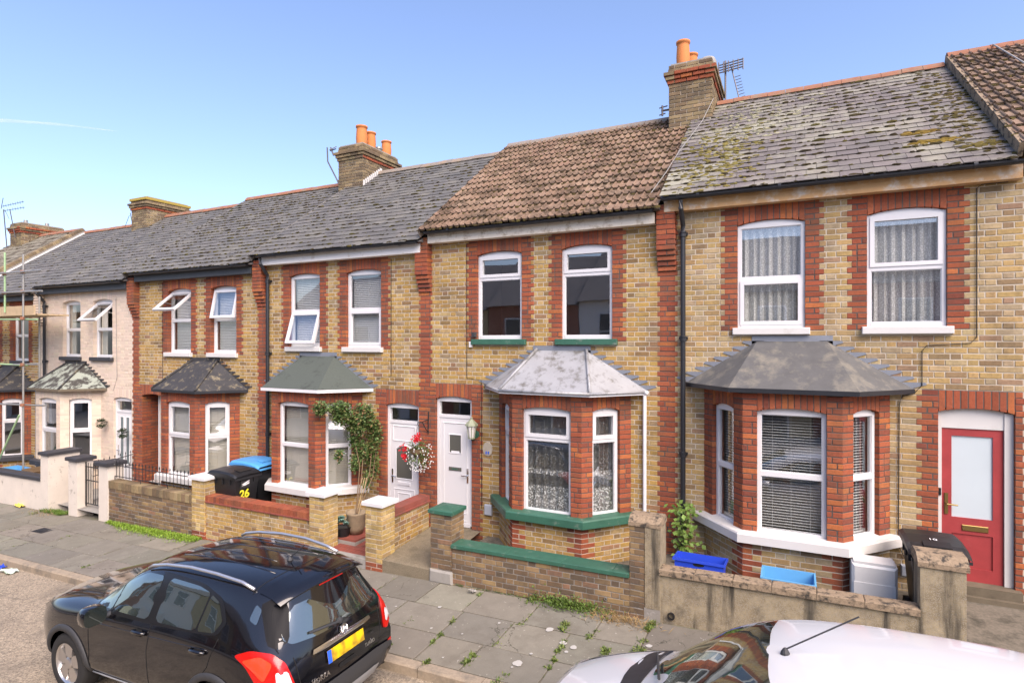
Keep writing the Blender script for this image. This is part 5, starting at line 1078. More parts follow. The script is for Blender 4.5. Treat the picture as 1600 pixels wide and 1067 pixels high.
crate('light blue recycling tub behind the concrete wall under the bay', 'recycling_tub', -.06, -1.05, -.165, .56, .38, .34, 'sky_plastic', 0, False, 'tub')
crate('red plastic box lying behind the yellow brick wall by the bins', 'plastic_box', -8.93, -1.08, -.515, .55, .36, .42, 'red_plastic', 0, False, 'box')
crate('light blue box in the cream house front yard', 'recycling_tub', -18.2, -.95, -.795, .8, .40, .50, 'sky_plastic', 0, False, 'tub')
crate('brown box in the cream house front yard', 'storage_box', -17.1, -.95, -.795, .5, .45, .60, 'stem', 0, False, 'box')

uc = thing('utility_cover', 'small dark metal service cover set in the far pavement', 'cover', (-13.9, -2.35, zx(-13.9, -2.35))); m = MB(); x, y = -13.9, -2.35
m.faces([Vector((x + a, y + b, zx(x + a, y + b) + .006)) for a, b in ((-.2, -.12), (.2, -.12), (.2, .12), (-.2, .12))], [(0, 1, 2, 3)]); m.build('plate', 'iron', uc); m = MB()
for k in range(5): m.tube([(x - .17, y - .09 + k * .045, zx(x - .17, y) + .008), (x + .17, y - .09 + k * .045, zx(x + .17, y) + .008)], .004, 5)
m.build('ribs', 'iron', uc)
# ------------------------------------------------------------------ cars
class Car:
    """local space: x from the nose backwards, y towards the camera side, z up from the road"""
    def __init__(s, root, xf, yc, sc, stations, paint, wheels, wr, bulge, bulge_f):
        s.root, s.xf, s.yc, s.sc = root, xf, yc, sc; s.paint = paint
        J = 9; V = []; F = []; idx = {}
        def add(p): V.append(p); return len(V) - 1
        for i, st in enumerate(stations):
            for sd_ in (1, -1):
                for j, p in enumerate(st):
                    if j == 8 and sd_ == -1: idx[i, 8, -1] = idx[i, 8, 1]; continue
                    idx[i, j, sd_] = add((p[0], p[1] * sd_, p[2]))
        n = len(stations)
        for i in range(n - 1):
            for sd_ in (1, -1):
                for j in range(8):
                    q = [idx[i, j, sd_], idx[i + 1, j, sd_], idx[i + 1, j + 1, sd_], idx[i, j + 1, sd_]]; F.append(q if sd_ == 1 else q[::-1])
            F.append([idx[i, 0, 1], idx[i, 0, -1], idx[i + 1, 0, -1], idx[i + 1, 0, 1]])
        for e, bl in ((n - 1, bulge), (0, bulge_f)):
            st = stations[e]; cols = [(5, 1), (6, 1), (7, 1), (8, 1), (7, -1), (6, -1), (5, -1)]; yt = st[5][1]; grid = {}
            for j in range(6):
                for k, (jj, sd_) in enumerate(cols):
                    if j == 5: grid[j, k] = idx[e, jj, sd_]
                    elif k in (0, 6): grid[j, k] = idx[e, j, sd_]
                    else:
                        fy = st[jj][1] * sd_ / yt; x = st[j][0] + bl[j] * (1 - fy * fy); zz = st[j][2] + (st[jj][2] - st[5][2]) * (j / 5) ** 2 * .6
                        grid[j, k] = add((x, st[j][1] * fy, zz))
            for j in range(5):
                for k in range(6):
                    q = [grid[j, k], grid[j, k + 1], grid[j + 1, k + 1], grid[j + 1, k]]; F.append(q if e == 0 else q[::-1])
            q = [grid[0, k] for k in range(7)]; F.append(q if e else q[::-1])
        me = bpy.data.meshes.new('t'); me.from_pydata(V, [], F); me.update()
        ob = bpy.data.objects.new('t', me); C.objects.link(ob); md = ob.modifiers.new('s', 'SUBSURF'); md.levels = 3; md.render_levels = 3
        cuts = []
        for wx in wheels:
            for sd_ in (1, -1):
                bm = bmesh.new(); bmesh.ops.create_cone(bm, cap_ends=True, segments=40, radius1=wr * 1.13, radius2=wr * 1.13, depth=.5, matrix=Matrix.Translation((wx, sd_ * .85, wr)) @ Matrix.Rotation(rad(90), 4, 'X')); m2 = bpy.data.meshes.new('c'); bm.to_mesh(m2); bm.free()
                co = bpy.data.objects.new('c', m2); C.objects.link(co); cuts.append(co)
        dg = bpy.context.evaluated_depsgraph_get(); full = bpy.data.meshes.new_from_object(ob.evaluated_get(dg))
        s.bvh = BVHTree.FromPolygons([v.co.copy() for v in full.vertices], [tuple(p.vertices) for p in full.polygons])
        for co in cuts: bo = ob.modifiers.new('b', 'BOOLEAN'); bo.operation = 'DIFFERENCE'; bo.object = co; bo.solver = 'EXACT'
        bpy.context.view_layer.update(); dg = bpy.context.evaluated_depsgraph_get(); cut = bpy.data.meshes.new_from_object(ob.evaluated_get(dg))
        for o_ in [ob] + cuts: bpy.data.objects.remove(o_)
        m = MB(); vv = [s.T(v.co) for v in cut.vertices]; m.v = vv
        for p in cut.polygons:
            c = p.center; w = any((c.x - wx) ** 2 + (c.z - wr) ** 2 < (wr * 1.128) ** 2 for wx in wheels) and abs(c.y) < .95 and (abs(p.normal.y) > .99 or abs(math.hypot(c.x - min(wheels, key=lambda q: abs(q - c.x)), c.z - wr) - wr * 1.13) < .02) and c.z < wr * 2.3
            m.f.append(list(p.vertices)); m.m.append(1 if w else 0); m.c.append(None)
        s.body = m.build('body', [paint, 'seam'], root); me = s.body.data
        me.polygons.foreach_set('use_smooth', [True] * len(me.polygons)); me.set_sharp_from_angle(angle=rad(40))
    def T(s, p): x = s.xf + p[0] * s.sc; return Vector((x, s.yc - p[1] * s.sc, zp(x) - .17 + p[2] * s.sc))
    def cast(s, o, d, off=0.):
        h = s.bvh.ray_cast(Vector(o), Vector(d).normalized())
        if h[0] is None: return None
        nn = h[1] if h[1].dot(Vector(d)) < 0 else -h[1]
        return h[0] + nn * off
    def near(s, p, off=0.):
        h = s.bvh.find_nearest(Vector(p)); nn = h[1]
        if nn.dot(h[0] - Vector((2.2, 0, .6))) < 0: nn = -nn
        return h[0] + nn * off
    def patch(s, name, mat, pts, view, off=.004, rings=7, parent=None, round_=3, smooth=True, edge=.0, cut=.13):
        """a skin laid on the body: outline of 3-D guide points, seen along 'view' and dropped on the surface"""
        d = Vector(view).normalized(); A = d.cross(Vector((0, 0, 1))).normalized() if abs(d.z) < .9 else Vector((1, 0, 0)); B = A.cross(d).normalized()
        out = [(Vector(p).dot(A), Vector(p).dot(B)) for p in pts]
        for _ in range(round_ if round_ < 4 else 3):
            q = []
            for (a, b), (c, e) in zip(out, out[1:] + out[:1]): q += [(a * (1 - cut) + c * cut, b * (1 - cut) + e * cut), (a * cut + c * (1 - cut), b * cut + e * (1 - cut))]
            out = q
        n = len(out); ca, cb = sum(p[0] for p in out) / n, sum(p[1] for p in out) / n; V = []; last = None
        def drop(a, b, of):
            o = A * a + B * b; o = o - d * 6 + d * (-(o.dot(d)))*0; h = s.cast(o + d * (Vector((2.1, 0, .8)).dot(d)), d, of); return h
        for r in range(rings + 1):
            f = 1 - r / (rings + 0.0) * .999
            for (a, b) in out:
                h = drop(ca + (a - ca) * f, cb + (b - cb) * f, off)
                if h is None: h = last or Vector((ca, 0, cb))
                last = h; V.append(h)
        rim = [drop(a, b, -edge) or V[k] for k, (a, b) in enumerate(out)] if edge else []
        F = [(r * n + k, r * n + (k + 1) % n, (r + 1) * n + (k + 1) % n, (r + 1) * n + k) for r in range(rings) for k in range(n)]; 
        if rim: o = len(V); V += V[:n] + rim; F += [(o + n + k, o + n + (k + 1) % n, o + (k + 1) % n, o + k) for k in range(n)]
        m = MB(); m.faces([s.T(p) for p in V], F); ob = m.build(name, mat, parent or s.root, smooth=smooth); return ob
    def line(s, name, mat, pts, view=None, r=.004, off=0., n=8, parent=None, closed=False):
        P = []
        for a, b in zip(pts, pts[1:]):
            for k in range(n):
                q = Vector(a).lerp(Vector(b), k / n); P.append(q)
        P.append(Vector(pts[-1])); d = Vector(view) if view else None
        Q = []
        for p in P:
            h = s.cast(p - d.normalized() * 1.2, d, off) if d else s.near(p, off)
            if h is not None: Q.append(s.T(h))
        m = MB(); m.tube(Q, r * s.sc, 6); return m.build(name, mat, parent or s.root, smooth=True)
    def wheel(s, x, y, r, w=.215, sp=5):
        sd_ = 1 if y > 0 else -1; A = Vector((0, -sd_, 0)); c = s.T((x, y, r)); R = r * s.sc; k = s.sc
        m = MB(); m.lathe(c - A * w * k, [(R * .62, 0), (R * .93, .0), (R * .99, .02), (R, .05), (R, w * k - .05), (R * .985, w * k - .02), (R * .93, w * k), (R * .70, w * k + .004), (R * .655, w * k - .012)], 40, axis=A); to = link('wheel', None, c, s.root); m.build('tyre', 'tyre', to, smooth=True)
        m = MB(); m.lathe(c - A * w * k, [(R * .66, 0), (R * .60, .03), (R * .58, w * k - .05), (R * .64, w * k - .014), (R * .67, w * k - .004)], 40, axis=A); m.build('rim', 'alloy', to, smooth=True)
        m = MB(); m.lathe(c - A * .09, [(.001, 0), (R * .6, 0)], 24, axis=A); m.build('brake', 'seam', to)
        U = Vector((1, 0, 0)); Z = Vector((0, 0, 1)); m = MB()
        for q in range(sp):
            a = q * math.tau / sp + .3; rd = U * math.cos(a) + Z * math.sin(a); tn = A.cross(rd)
            P = [(R * .12, .05, -.02), (R * .64, .085, -.02), (R * .64, .085, -.055), (R * .12, .05, -.05)]
            V = []
            for rr, hw, dp in P: V += [c + rd * rr + tn * hw * k + A * dp, c + rd * rr - tn * hw * k + A * dp]
            m.faces(V, [(0, 1, 3, 2), (2, 3, 5, 4), (4, 5, 7, 6), (0, 2, 4, 6), (1, 7, 5, 3)])
        m.lathe(c - A * .05, [(R * .2, 0), (R * .2, .03), (R * .14, .042), (.001, .044)], 20, axis=A); m.build('spokes', 'alloy', to)
MK = [
 [(.14, .60, .28), (.05, .68, .42), (.02, .71, .64), (.06, .69, .84), (.12, .62, .92), (.15, .47, .955), (.14, .36, .97), (.13, .2, .98), (.12, 0, .985)],
 [(.36, .77, .27), (.36, .86, .42), (.36, .875, .68), (.36, .83, .92), (.42, .75, .995), (.46, .56, 1.03), (.46, .42, 1.045), (.46, .22, 1.055), (.46, 0, 1.06)],
 [(.88, .80, .26), (.88, .885, .42), (.88, .895, .70), (.88, .865, .95), (.90, .79, 1.035), (.92, .60, 1.08), (.92, .45, 1.095), (.92, .24, 1.11), (.92, 0, 1.115)],
 [(1.26, .80, .25), (1.26, .88, .42), (1.26, .885, .70), (1.26, .87, .97), (1.27, .825, 1.05), (1.33, .67, 1.11), (1.27, .52, 1.135), (1.22, .27, 1.15), (1.19, 0, 1.155)],
 [(1.62, .80, .25), (1.62, .875, .42), (1.62, .88, .70), (1.62, .87, .97), (1.63, .83, 1.06), (1.66, .715, 1.315), (1.60, .60, 1.365), (1.56, .33, 1.395), (1.54, 0, 1.405)],
 [(2.05, .80, .25), (2.05, .87, .42), (2.05, .88, .70), (2.05, .87, .975), (2.05, .835, 1.07), (2.06, .665, 1.505), (2.00, .57, 1.565), (1.96, .31, 1.60), (1.94, 0, 1.61)],
 [(2.60, .80, .25), (2.60, .87, .42), (2.60, .88, .70), (2.60, .87, .98), (2.60, .84, 1.08), (2.60, .665, 1.53), (2.60, .575, 1.592), (2.60, .32, 1.64), (2.60, 0, 1.65)],
 [(3.20, .80, .25), (3.20, .87, .42), (3.20, .885, .70), (3.20, .88, .99), (3.20, .845, 1.10), (3.20, .66, 1.515), (3.20, .57, 1.58), (3.20, .32, 1.63), (3.20, 0, 1.64)],
 [(3.62, .80, .26), (3.62, .88, .43), (3.62, .90, .70), (3.62, .885, 1.0), (3.62, .83, 1.13), (3.58, .64, 1.475), (3.60, .555, 1.55), (3.62, .31, 1.60), (3.62, 0, 1.61)],
 [(4.02, .78, .28), (4.05, .86, .44), (4.05, .88, .68), (4.0, .85, .98), (3.93, .775, 1.12), (3.80, .60, 1.43), (3.86, .52, 1.515), (3.90, .28, 1.555), (3.92, 0, 1.565)],
 [(4.19, .72, .30), (4.25, .77, .45), (4.24, .78, .67), (4.16, .76, .93), (4.08, .70, 1.09), (3.90, .555, 1.40), (3.97, .48, 1.485), (4.02, .26, 1.525), (4.04, 0, 1.535)]]
bk = thing('parked_car', 'black five door hatchback car parked at the kerb, tail to the camera', 'car', (-5.9, -4.45, zp(-5.9) - .17))
car = Car(bk, -7.93, -4.46, .94, MK, 'paint_black', (.86, 3.40), .345, [.06, .06, .06, .10, .11, .0], [-.1, -.12, -.12, -.10, -.06, 0])
SIDE = (0, -1, 0); REAR = (-1, 0, 0)
def both(fn):
    for s in (1, -1): fn(s)
for s in (1, -1):
    v = (0, -s, 0); Y = lambda x, z, s=s: (x, s * .9, z)
    car.patch('window_trim', 'car_trim', [Y(1.24, 1.07), Y(1.60, 1.315), Y(2.0, 1.515), Y(2.40, 1.54), Y(2.95, 1.52), Y(3.30, 1.43), Y(3.46, 1.25), Y(3.38, 1.13), Y(2.6, 1.08), Y(1.8, 1.055)], v, .002, 8, round_=2)
    for pts in ([Y(1.32, 1.09), Y(1.60, 1.28), Y(1.685, 1.33), Y(1.655, 1.095)], [Y(1.675, 1.095), Y(1.71, 1.35), Y(2.02, 1.49), Y(2.335, 1.505), Y(2.31, 1.10)], [Y(2.43, 1.105), Y(2.45, 1.505), Y(2.92, 1.49), Y(3.11, 1.455), Y(3.07, 1.125)], [Y(3.095, 1.13), Y(3.135, 1.445), Y(3.27, 1.395), Y(3.40, 1.25), Y(3.33, 1.15)]):
        car.patch('side_window', 'car_glass', pts, v, .0045, 6, round_=2, cut=.09)
    for pts in ([Y(1.30, .95), Y(1.34, .6), Y(1.30, .34)], [Y(2.40, 1.08), Y(2.36, .8), Y(2.40, .34)], [Y(3.42, 1.12), Y(3.32, .85), Y(3.12, .62), Y(3.0, .40), Y(2.95, .34)], [Y(1.28, .34), Y(2.95, .34)]): car.line('door_seam', 'seam', pts, v, .0045)
    car.line('body_crease', 'paint_black', [Y(1.45, .93), Y(2.4, .96), Y(3.3, 1.0)], v, .006, -.002)
    car.patch('sill_trim', 'rubber_trim', [Y(1.28, .26), Y(2.98, .26), Y(2.98, .36), Y(1.28, .36)], v, .012, 4, round_=1); car.line('door_moulding', 'bumper_grey', [Y(1.36, .37), Y(2.9, .40)], v, .008, .012)
    for hx in (2.22, 3.17):
        car.patch('handle_recess', 'seam', [Y(hx - .06, .93), Y(hx + .06, .93), Y(hx + .05, 1.005), Y(hx - .05, 1.005)], v, .002, 3); hp = [car.cast((hx - .11, s * 2, .965), v, .012), car.cast((hx - .06, s * 2, .972), v, .035), car.cast((hx + .06, s * 2, .978), v, .038), car.cast((hx + .12, s * 2, .975), v, .012)]; m = MB(); m.tube([car.T(p) for p in hp], .017, 8); m.build('door_handle', 'paint_black', bk, smooth=True)
    arch = lambda wx, r0, r1: None
    for wx in (.86, 3.40):
        m = MB(); n = 22; P = []
        for k in range(n + 1):
            a = rad(-8) + rad(196) * k / n
            for rr, of in ((.388, .004), (.395, .022), (.455, .018), (.462, .0)):
                h = car.cast((wx + rr * math.cos(a), s * 2, .345 + rr * math.sin(a)), v, of); P.append(car.T(h if h else (wx + rr * math.cos(a), s * .88, .345 + rr * math.sin(a))))
        m.faces(P, [(k * 4 + j, k * 4 + j + 1, (k + 1) * 4 + j + 1, (k + 1) * 4 + j) for k in range(n) for j in range(3)]); m.build('arch_trim', 'rubber_trim', bk, smooth=True); car.wheel(wx, s * .865, .345)
    car.patch('side_indicator', 'lamp_clear', [Y(1.16, .90), Y(1.27, .915), Y(1.26, .945), Y(1.17, .935)], v, .01, 3)
    # mirror
    m = MB(); c = Vector((1.62, s * 1.0, 1.10)); P = []; n = 10
    for k, (dx, ry, rz) in enumerate(((-.14, .02, .02), (-.12, .08, .07), (-.06, .115, .095), (.04, .125, .105), (.07, .118, .10))):
        for j in range(n): a = j * math.tau / n; sx = abs(math.cos(a)) ** .6 * math.copysign(1, math.cos(a)); sz = abs(math.sin(a)) ** .6 * math.copysign(1, math.sin(a)); P.append(car.T(c + Vector((dx, sx * ry, sz * rz))))
    m.faces(P, [(k * n + j, k * n + (j + 1) % n, (k + 1) * n + (j + 1) % n, (k + 1) * n + j) for k in range(4) for j in range(n)] + [tuple(range(n))]); mo = m.build('mirror', 'paint_black', bk, smooth=True); m = MB(); m.face(P[-n:]); m.build('mirror_glass', 'car_glass', mo)
    m = MB(); m.tube([car.T((1.64, s * .80, 1.05)), car.T((1.62, s * .95, 1.04))], .03, 8); m.build('mirror_arm', 'rubber_trim', mo)
    # roof rail
    rp = [(1.98, 1.52), (2.06, 1.56), (2.3, 1.60), (2.7, 1.625), (3.1, 1.615), (3.45, 1.575), (3.62, 1.53)]; m = MB(); m.tube([car.T((x, s * (.60 - .02 * (x > 3.4)), z + .004)) for x, z in rp], .016, 10); m.build('roof_rail', 'rail_silver', bk, smooth=True)
    car.line('roof_rib', 'paint_black', [(2.15, s * .30, 1.64), (3.6, s * .30, 1.6)], (0, 0, -1), .010, -.003); car.line('roof_rib', 'paint_black', [(2.2, s * .10, 1.64), (3.4, s * .10, 1.6)], (0, 0, -1), .008, -.003)
    # tail lamp
    dv_ = Vector((-.62, -s * .78, -.08)); tl = car.patch('tail_light', 'lamp_red', [(3.70, s * .88, 1.03), (3.88, s * .84, 1.085), (4.07, s * .75, 1.06), (4.15, s * .68, .97), (4.21, s * .64, .80), (4.22, s * .62, .715), (4.12, s * .79, .70), (4.0, s * .84, .78), (3.86, s * .87, .95)], dv_, .02, 7, round_=2, edge=.03)
    car.patch('reverse_light', 'lamp_clear', [(4.10, s * .73, .92), (4.17, s * .68, .90), (4.205, s * .655, .78), (4.14, s * .745, .77)], dv_, .026, 4, parent=tl, round_=1); car.patch('brake_light', 'lamp_glow', [(3.80, s * .87, 1.0), (3.98, s * .82, 1.045), (4.08, s * .75, .98), (4.03, s * .81, .84), (3.93, s * .85, .93)], dv_, .0245, 4, parent=tl, round_=2)
    car.patch('rear_reflector', 'lamp_red', [(4.17, s * .74, .50), (4.22, s * .66, .50), (4.22, s * .66, .57), (4.17, s * .74, .57)], dv_, .006, 3)
    car.line('hatch_seam', 'seam', [(3.86, s * .555, 1.48), (3.90, s * .62, 1.36), (4.04, s * .72, 1.12), (4.10, s * .715, 1.06)], None, .005); car.line('hatch_seam', 'seam', [(4.16, s * .60, .98), (4.23, s * .58, .72), (4.25, s * .54, .66)], None, .005)
    car.patch('glare_cover', 'glare_cover_black', [(3.80, s * .66, 1.42), (3.90, s * .575, 1.475), (3.99, s * .49, 1.41), (4.09, s * .575, 1.12), (4.05, s * .71, 1.09), (3.98, s * .745, 1.12)], Vector((-.75, -s * .66, -.05)), .004, 5, round_=1)  # matte patch added over the rear corner to hide the sun's bright reflection
    car.patch('quarter_window', 'car_glass', [(3.70, s * .7, 1.30), (3.80, s * .68, 1.26), (3.79, s * .66, 1.38), (3.71, s * .64, 1.42)], v, .004, 3)
car.patch('windscreen', 'car_glass', [(1.3, .68, 1.12), (1.3, -.68, 1.12), (1.9, -.60, 1.53), (1.9, .60, 1.53)], (1, 0, -.35), .004, 6, round_=2)
rw = car.patch('rear_window', 'car_glass', [(4.1, .645, 1.15), (4.1, .58, 1.085), (4.1, .3, 1.055), (4.1, -.3, 1.055), (4.1, -.58, 1.085), (4.1, -.645, 1.15), (4.0, -.55, 1.395), (4.0, .55, 1.395)], (-1, 0, -.12), .003, 10, round_=2, cut=.12)
car.line('spoiler_seam', 'seam', [(3.62, .60, 1.5), (3.66, .3, 1.6), (3.68, 0, 1.61), (3.66, -.3, 1.6), (3.62, -.60, 1.5)], (0, 0, -1), .004)
m = MB(); P = []; n = 12                                          # spoiler over the rear window
for k in range(n + 1):
    y = -.58 + 1.16 * k / n; b = 1 - (y / .58) ** 2; x = 3.90 + .09 * b ** .6; z = 1.46 + .085 * b ** .55
    for dx, dz_ in ((-.22, .055), (-.05, .018), (.085, -.025), (.09, -.04), (-.02, -.045)): P.append(car.T((x + dx, y * (1 + .02 * (dx > 0)), z + dz_)))
m.faces(P, [(k * 5 + j, k * 5 + j + 1, (k + 1) * 5 + j + 1, (k + 1) * 5 + j) for k in range(n) for j in range(4)]); m.build('spoiler', 'paint_black', bk, smooth=True)
m = MB(); P = [car.T(p) for p in ((4.068, -.17, 1.505), (4.068, .17, 1.505), (4.072, .17, 1.487), (4.072, -.17, 1.487))]; m.face(P); m.build('high_brake_light', 'lamp_red', bk)
car.patch('rear_bumper', 'rubber_trim', [(4.2, .74, .27), (4.2, -.74, .27), (4.2, -.77, .56), (4.2, -.4, .61), (4.2, .4, .61), (4.2, .77, .56)], REAR, .022, 8, round_=2); car.patch('skid_plate', 'bumper_grey', [(4.3, .46, .30), (4.3, -.46, .30), (4.3, -.52, .44), (4.3, .52, .44)], REAR, .032, 5, round_=2)
car.patch('chrome_bar', 'chrome', [(4.2, .42, .925), (4.2, -.42, .925), (4.2, -.40, .975), (4.2, .40, .975)], REAR, .018, 4, round_=1)
pl = car.patch('number_plate', 'plate_yellow', [(4.3, .265, .775), (4.3, -.265, .775), (4.3, -.265, .895), (4.3, .265, .895)], REAR, .022, 4, round_=0); car.patch('plate_band', 'plate_blue', [(4.3, .265, .775), (4.3, .215, .775), (4.3, .215, .895), (4.3, .265, .895)], REAR, .0235, 3, parent=pl, round_=0)
car.patch('hatch_handle', 'seam', [(4.3, .12, .665), (4.3, -.12, .665), (4.3, -.12, .71), (4.3, .12, .71)], REAR, .006, 3)
eb = car.cast((6, 0, 1.0), REAR, .016); ec = car.T(eb); m = MB(); ax = Vector((.93, 0, .25)).normalized(); m.lathe(ec, [(.042, 0), (.046, .008), (.050, .008), (.052, 0)], 24, axis=ax); m.tube([ec + Vector((.008, -.028, -.02)), ec + Vector((.01, .0, .026)), ec + Vector((.008, .012, -.004)), ec + Vector((.008, .028, .018))], .006, 6); m.lathe(ec - ax * .012, [(.001, .006), (.05, .004)], 20, axis=ax); m.build('emblem', 'chrome', bk)
def badge(txt, y, z, size):
    h = car.cast((6, y, z), REAR, .008); lettering(bk, txt, car.T(h), (0, 1, 0), (-.16, 0, 1), size, 'chrome', 'badge_lettering', .002, .001)
badge('MOKKA', .36, .685, .062); badge('TURBO', -.36, .70, .046)
wb = car.cast((6, .02, 1.085), REAR, .02); wt = car.cast((6, .40, 1.12), REAR, .022); m = MB(); m.tube([car.T(wb), car.T((wb + wt) / 2 + Vector((.012, 0, .006))), car.T(wt)], .012, 6); m.lathe(car.T(wb) - Vector((.02, 0, 0)), [(.03, 0), (.03, .02), (.001, .03)], 12, axis=(1, 0, .2)); m.build('wiper', 'rubber_trim', bk)
m = MB(); a0 = car.cast((3.48, 0, 3), (0, 0, -1), 0); m.lathe(car.T(a0), [(.035, 0), (.028, .015), (.012, .035), (.001, .04)], 12); m.tube([car.T(a0 + Vector((0, 0, .02))), car.T(a0 + Vector((.22, -.0, .19)))], .006, 6); m.build('antenna', 'rubber_trim', bk)

WH = [
 [(.14, .58, .26), (.05, .66, .40), (.02, .69, .58), (.06, .68, .74), (.12, .62, .82), (.16, .47, .86), (.15, .36, .875), (.13, .2, .885), (.12, 0, .89)],
 [(.36, .75, .25), (.36, .83, .40), (.36, .85, .64), (.36, .81, .84), (.42, .74, .90), (.46, .56, .94), (.46, .42, .955), (.46, .22, .965), (.46, 0, .97)],
 [(.80, .78, .24), (.80, .86, .40), (.80, .87, .68), (.80, .845, .90), (.80, .79, .975), (.82, .60, 1.02), (.82, .45, 1.035), (.82, .24, 1.045), (.82, 0, 1.05)],
 [(1.15, .78, .24), (1.15, .86, .40), (1.15, .87, .68), (1.15, .85, .93), (1.18, .81, 1.02), (1.22, .69, 1.06), (1.10, .55, 1.085), (1.00, .29, 1.095), (.96, 0, 1.10)],
 [(1.50, .78, .24), (1.50, .86, .40), (1.50, .87, .68), (1.50, .86, .95), (1.52, .825, 1.05), (1.53, .725, 1.30), (1.44, .62, 1.345), (1.37, .34, 1.365), (1.34, 0, 1.37)],
 [(1.95, .78, .24), (1.95, .86, .40), (1.95, .87, .68), (1.95, .86, .96), (1.95, .835, 1.06), (1.92, .69, 1.47), (1.84, .60, 1.535), (1.79, .33, 1.565), (1.77, 0, 1.572)],
 [(2.45, .78, .24), (2.45, .86, .40), (2.45, .87, .68), (2.45, .86, .97), (2.45, .84, 1.07), (2.45, .695, 1.51), (2.45, .61, 1.57), (2.45, .34, 1.605), (2.45, 0, 1.615)],
 [(3.2, .78, .24), (3.2, .86, .40), (3.2, .87, .68), (3.2, .86, .98), (3.2, .84, 1.08), (3.2, .69, 1.51), (3.2, .605, 1.57), (3.2, .34, 1.605), (3.2, 0, 1.615)],
 [(3.75, .76, .26), (3.78, .83, .42), (3.78, .84, .68), (3.76, .82, .98), (3.74, .78, 1.09), (3.66, .64, 1.46), (3.68, .56, 1.53), (3.70, .32, 1.565), (3.70, 0, 1.575)],
 [(4.0, .70, .28), (4.06, .75, .44), (4.06, .76, .67), (4.0, .73, .95), (3.95, .69, 1.08), (3.80, .57, 1.40), (3.85, .5, 1.47), (3.87, .28, 1.50), (3.88, 0, 1.51)]]
wc = thing('parked_car', 'white car parked in the foreground, cut off by the bottom right corner', 'car', (.1, -4.5, zp(.1) - .17))
WH = [[((p[0] - 1.2) * .89 + 1.2 if p[0] < 1.2 else p[0],) + p[1:] for p in st] for st in WH]
car = Car(wc, -1.96, -4.52, 1.0, WH, 'paint_white', (.84, 3.30), .32, [.06, .06, .06, .08, .08, .0], [-.1, -.12, -.12, -.10, -.06, 0])
ws = car.patch('windscreen', 'car_glass', [(1.12, .74, 1.07), (1.0, .3, 1.10), (1.0, -.3, 1.10), (1.12, -.74, 1.07), (1.55, -.68, 1.33), (1.85, -.57, 1.53), (1.80, -.3, 1.56), (1.80, .3, 1.56), (1.85, .57, 1.53), (1.55, .68, 1.33)], (.55, 0, -1), .005, 9, round_=1)
car.patch('scuttle_panel', 'scuttle', [(1.18, .79, 1.05), (1.10, .74, 1.07), (.99, .3, 1.10), (.99, -.3, 1.10), (1.10, -.74, 1.07), (1.18, -.79, 1.05), (.97, -.66, 1.04), (.86, -.3, 1.06), (.86, .3, 1.06), (.97, .66, 1.04)], (.1, 0, -1), .005, 5, round_=1)
for s in (1, -1):
    v = (0, -s, 0); Y = lambda x, z, s=s: (x, s * .9, z)
    for pts in ([Y(1.45, 1.09), Y(1.62, 1.27), Y(1.98, 1.46), Y(2.40, 1.48), Y(2.38, 1.10)], [Y(2.5, 1.10), Y(2.52, 1.48), Y(3.3, 1.46), Y(3.45, 1.14)]): car.patch('side_window', 'car_glass', pts, v, .006, 5, round_=1)
    for pts in ([Y(1.28, .95), Y(1.30, .34)], [Y(2.45, 1.08), Y(2.45, .34)]): car.line('door_seam', 'seam', pts, v, .004)
    for wx in (.84, 3.30): car.wheel(wx, s * .845, .32)
    car.line('bonnet_seam', 'seam', [(.25, s * .60, .95), (.8, s * .72, 1.0), (1.0, s * .755, 1.03)], (0, 0, -1), .004)
    c = Vector((1.52, s * .98, 1.07)); m = MB(); n = 10; P = []
    for k, (dx, ry, rz) in enumerate(((-.12, .02, .02), (-.10, .08, .06), (-.04, .11, .085), (.06, .115, .09))):
        for j in range(n): a = j * math.tau / n; P.append(car.T(c + Vector((dx, math.cos(a) * ry, math.sin(a) * rz))))
    m.faces(P, [(k * n + j, k * n + (j + 1) % n, (k + 1) * n + (j + 1) % n, (k + 1) * n + j) for k in range(3) for j in range(n)] + [tuple(range(n)), tuple(range(3 * n, 4 * n))]); m.build('mirror', 'paint_white', wc, smooth=True)
    car.patch('headlight', 'lamp_clear', [(.12, s * .62, .72), (.10, s * .45, .80), (.3, s * .62, .88), (.42, s * .76, .86), (.3, s * .8, .76)], Vector((.8, -s * .6, -.3)), .008, 5, round_=2)
for y0, y1 in ((-.55, .05), (.02, .62)):
    a_ = car.cast((.95, y0, 3), (0, 0, -1), .03); b_ = car.cast((1.10, y1, 3), (0, 0, -1), .03); m = MB(); m.tube([car.T(a_), car.T((a_ + b_) / 2 + Vector((0, 0, .01))), car.T(b_)], .011, 6); m.build('wiper', 'rubber_trim', wc)
a0 = car.cast((1.91, .06, 3), (0, 0, -1), 0); m = MB(); m.lathe(car.T(a0), [(.03, -.01), (.028, .012), (.014, .035), (.001, .045)], 12); m.tube([car.T(a0 + Vector((.0, 0, .03))), car.T(a0 + Vector((.42, -.0, .32)))], .005, 6); m.build('antenna', 'rubber_trim', wc)
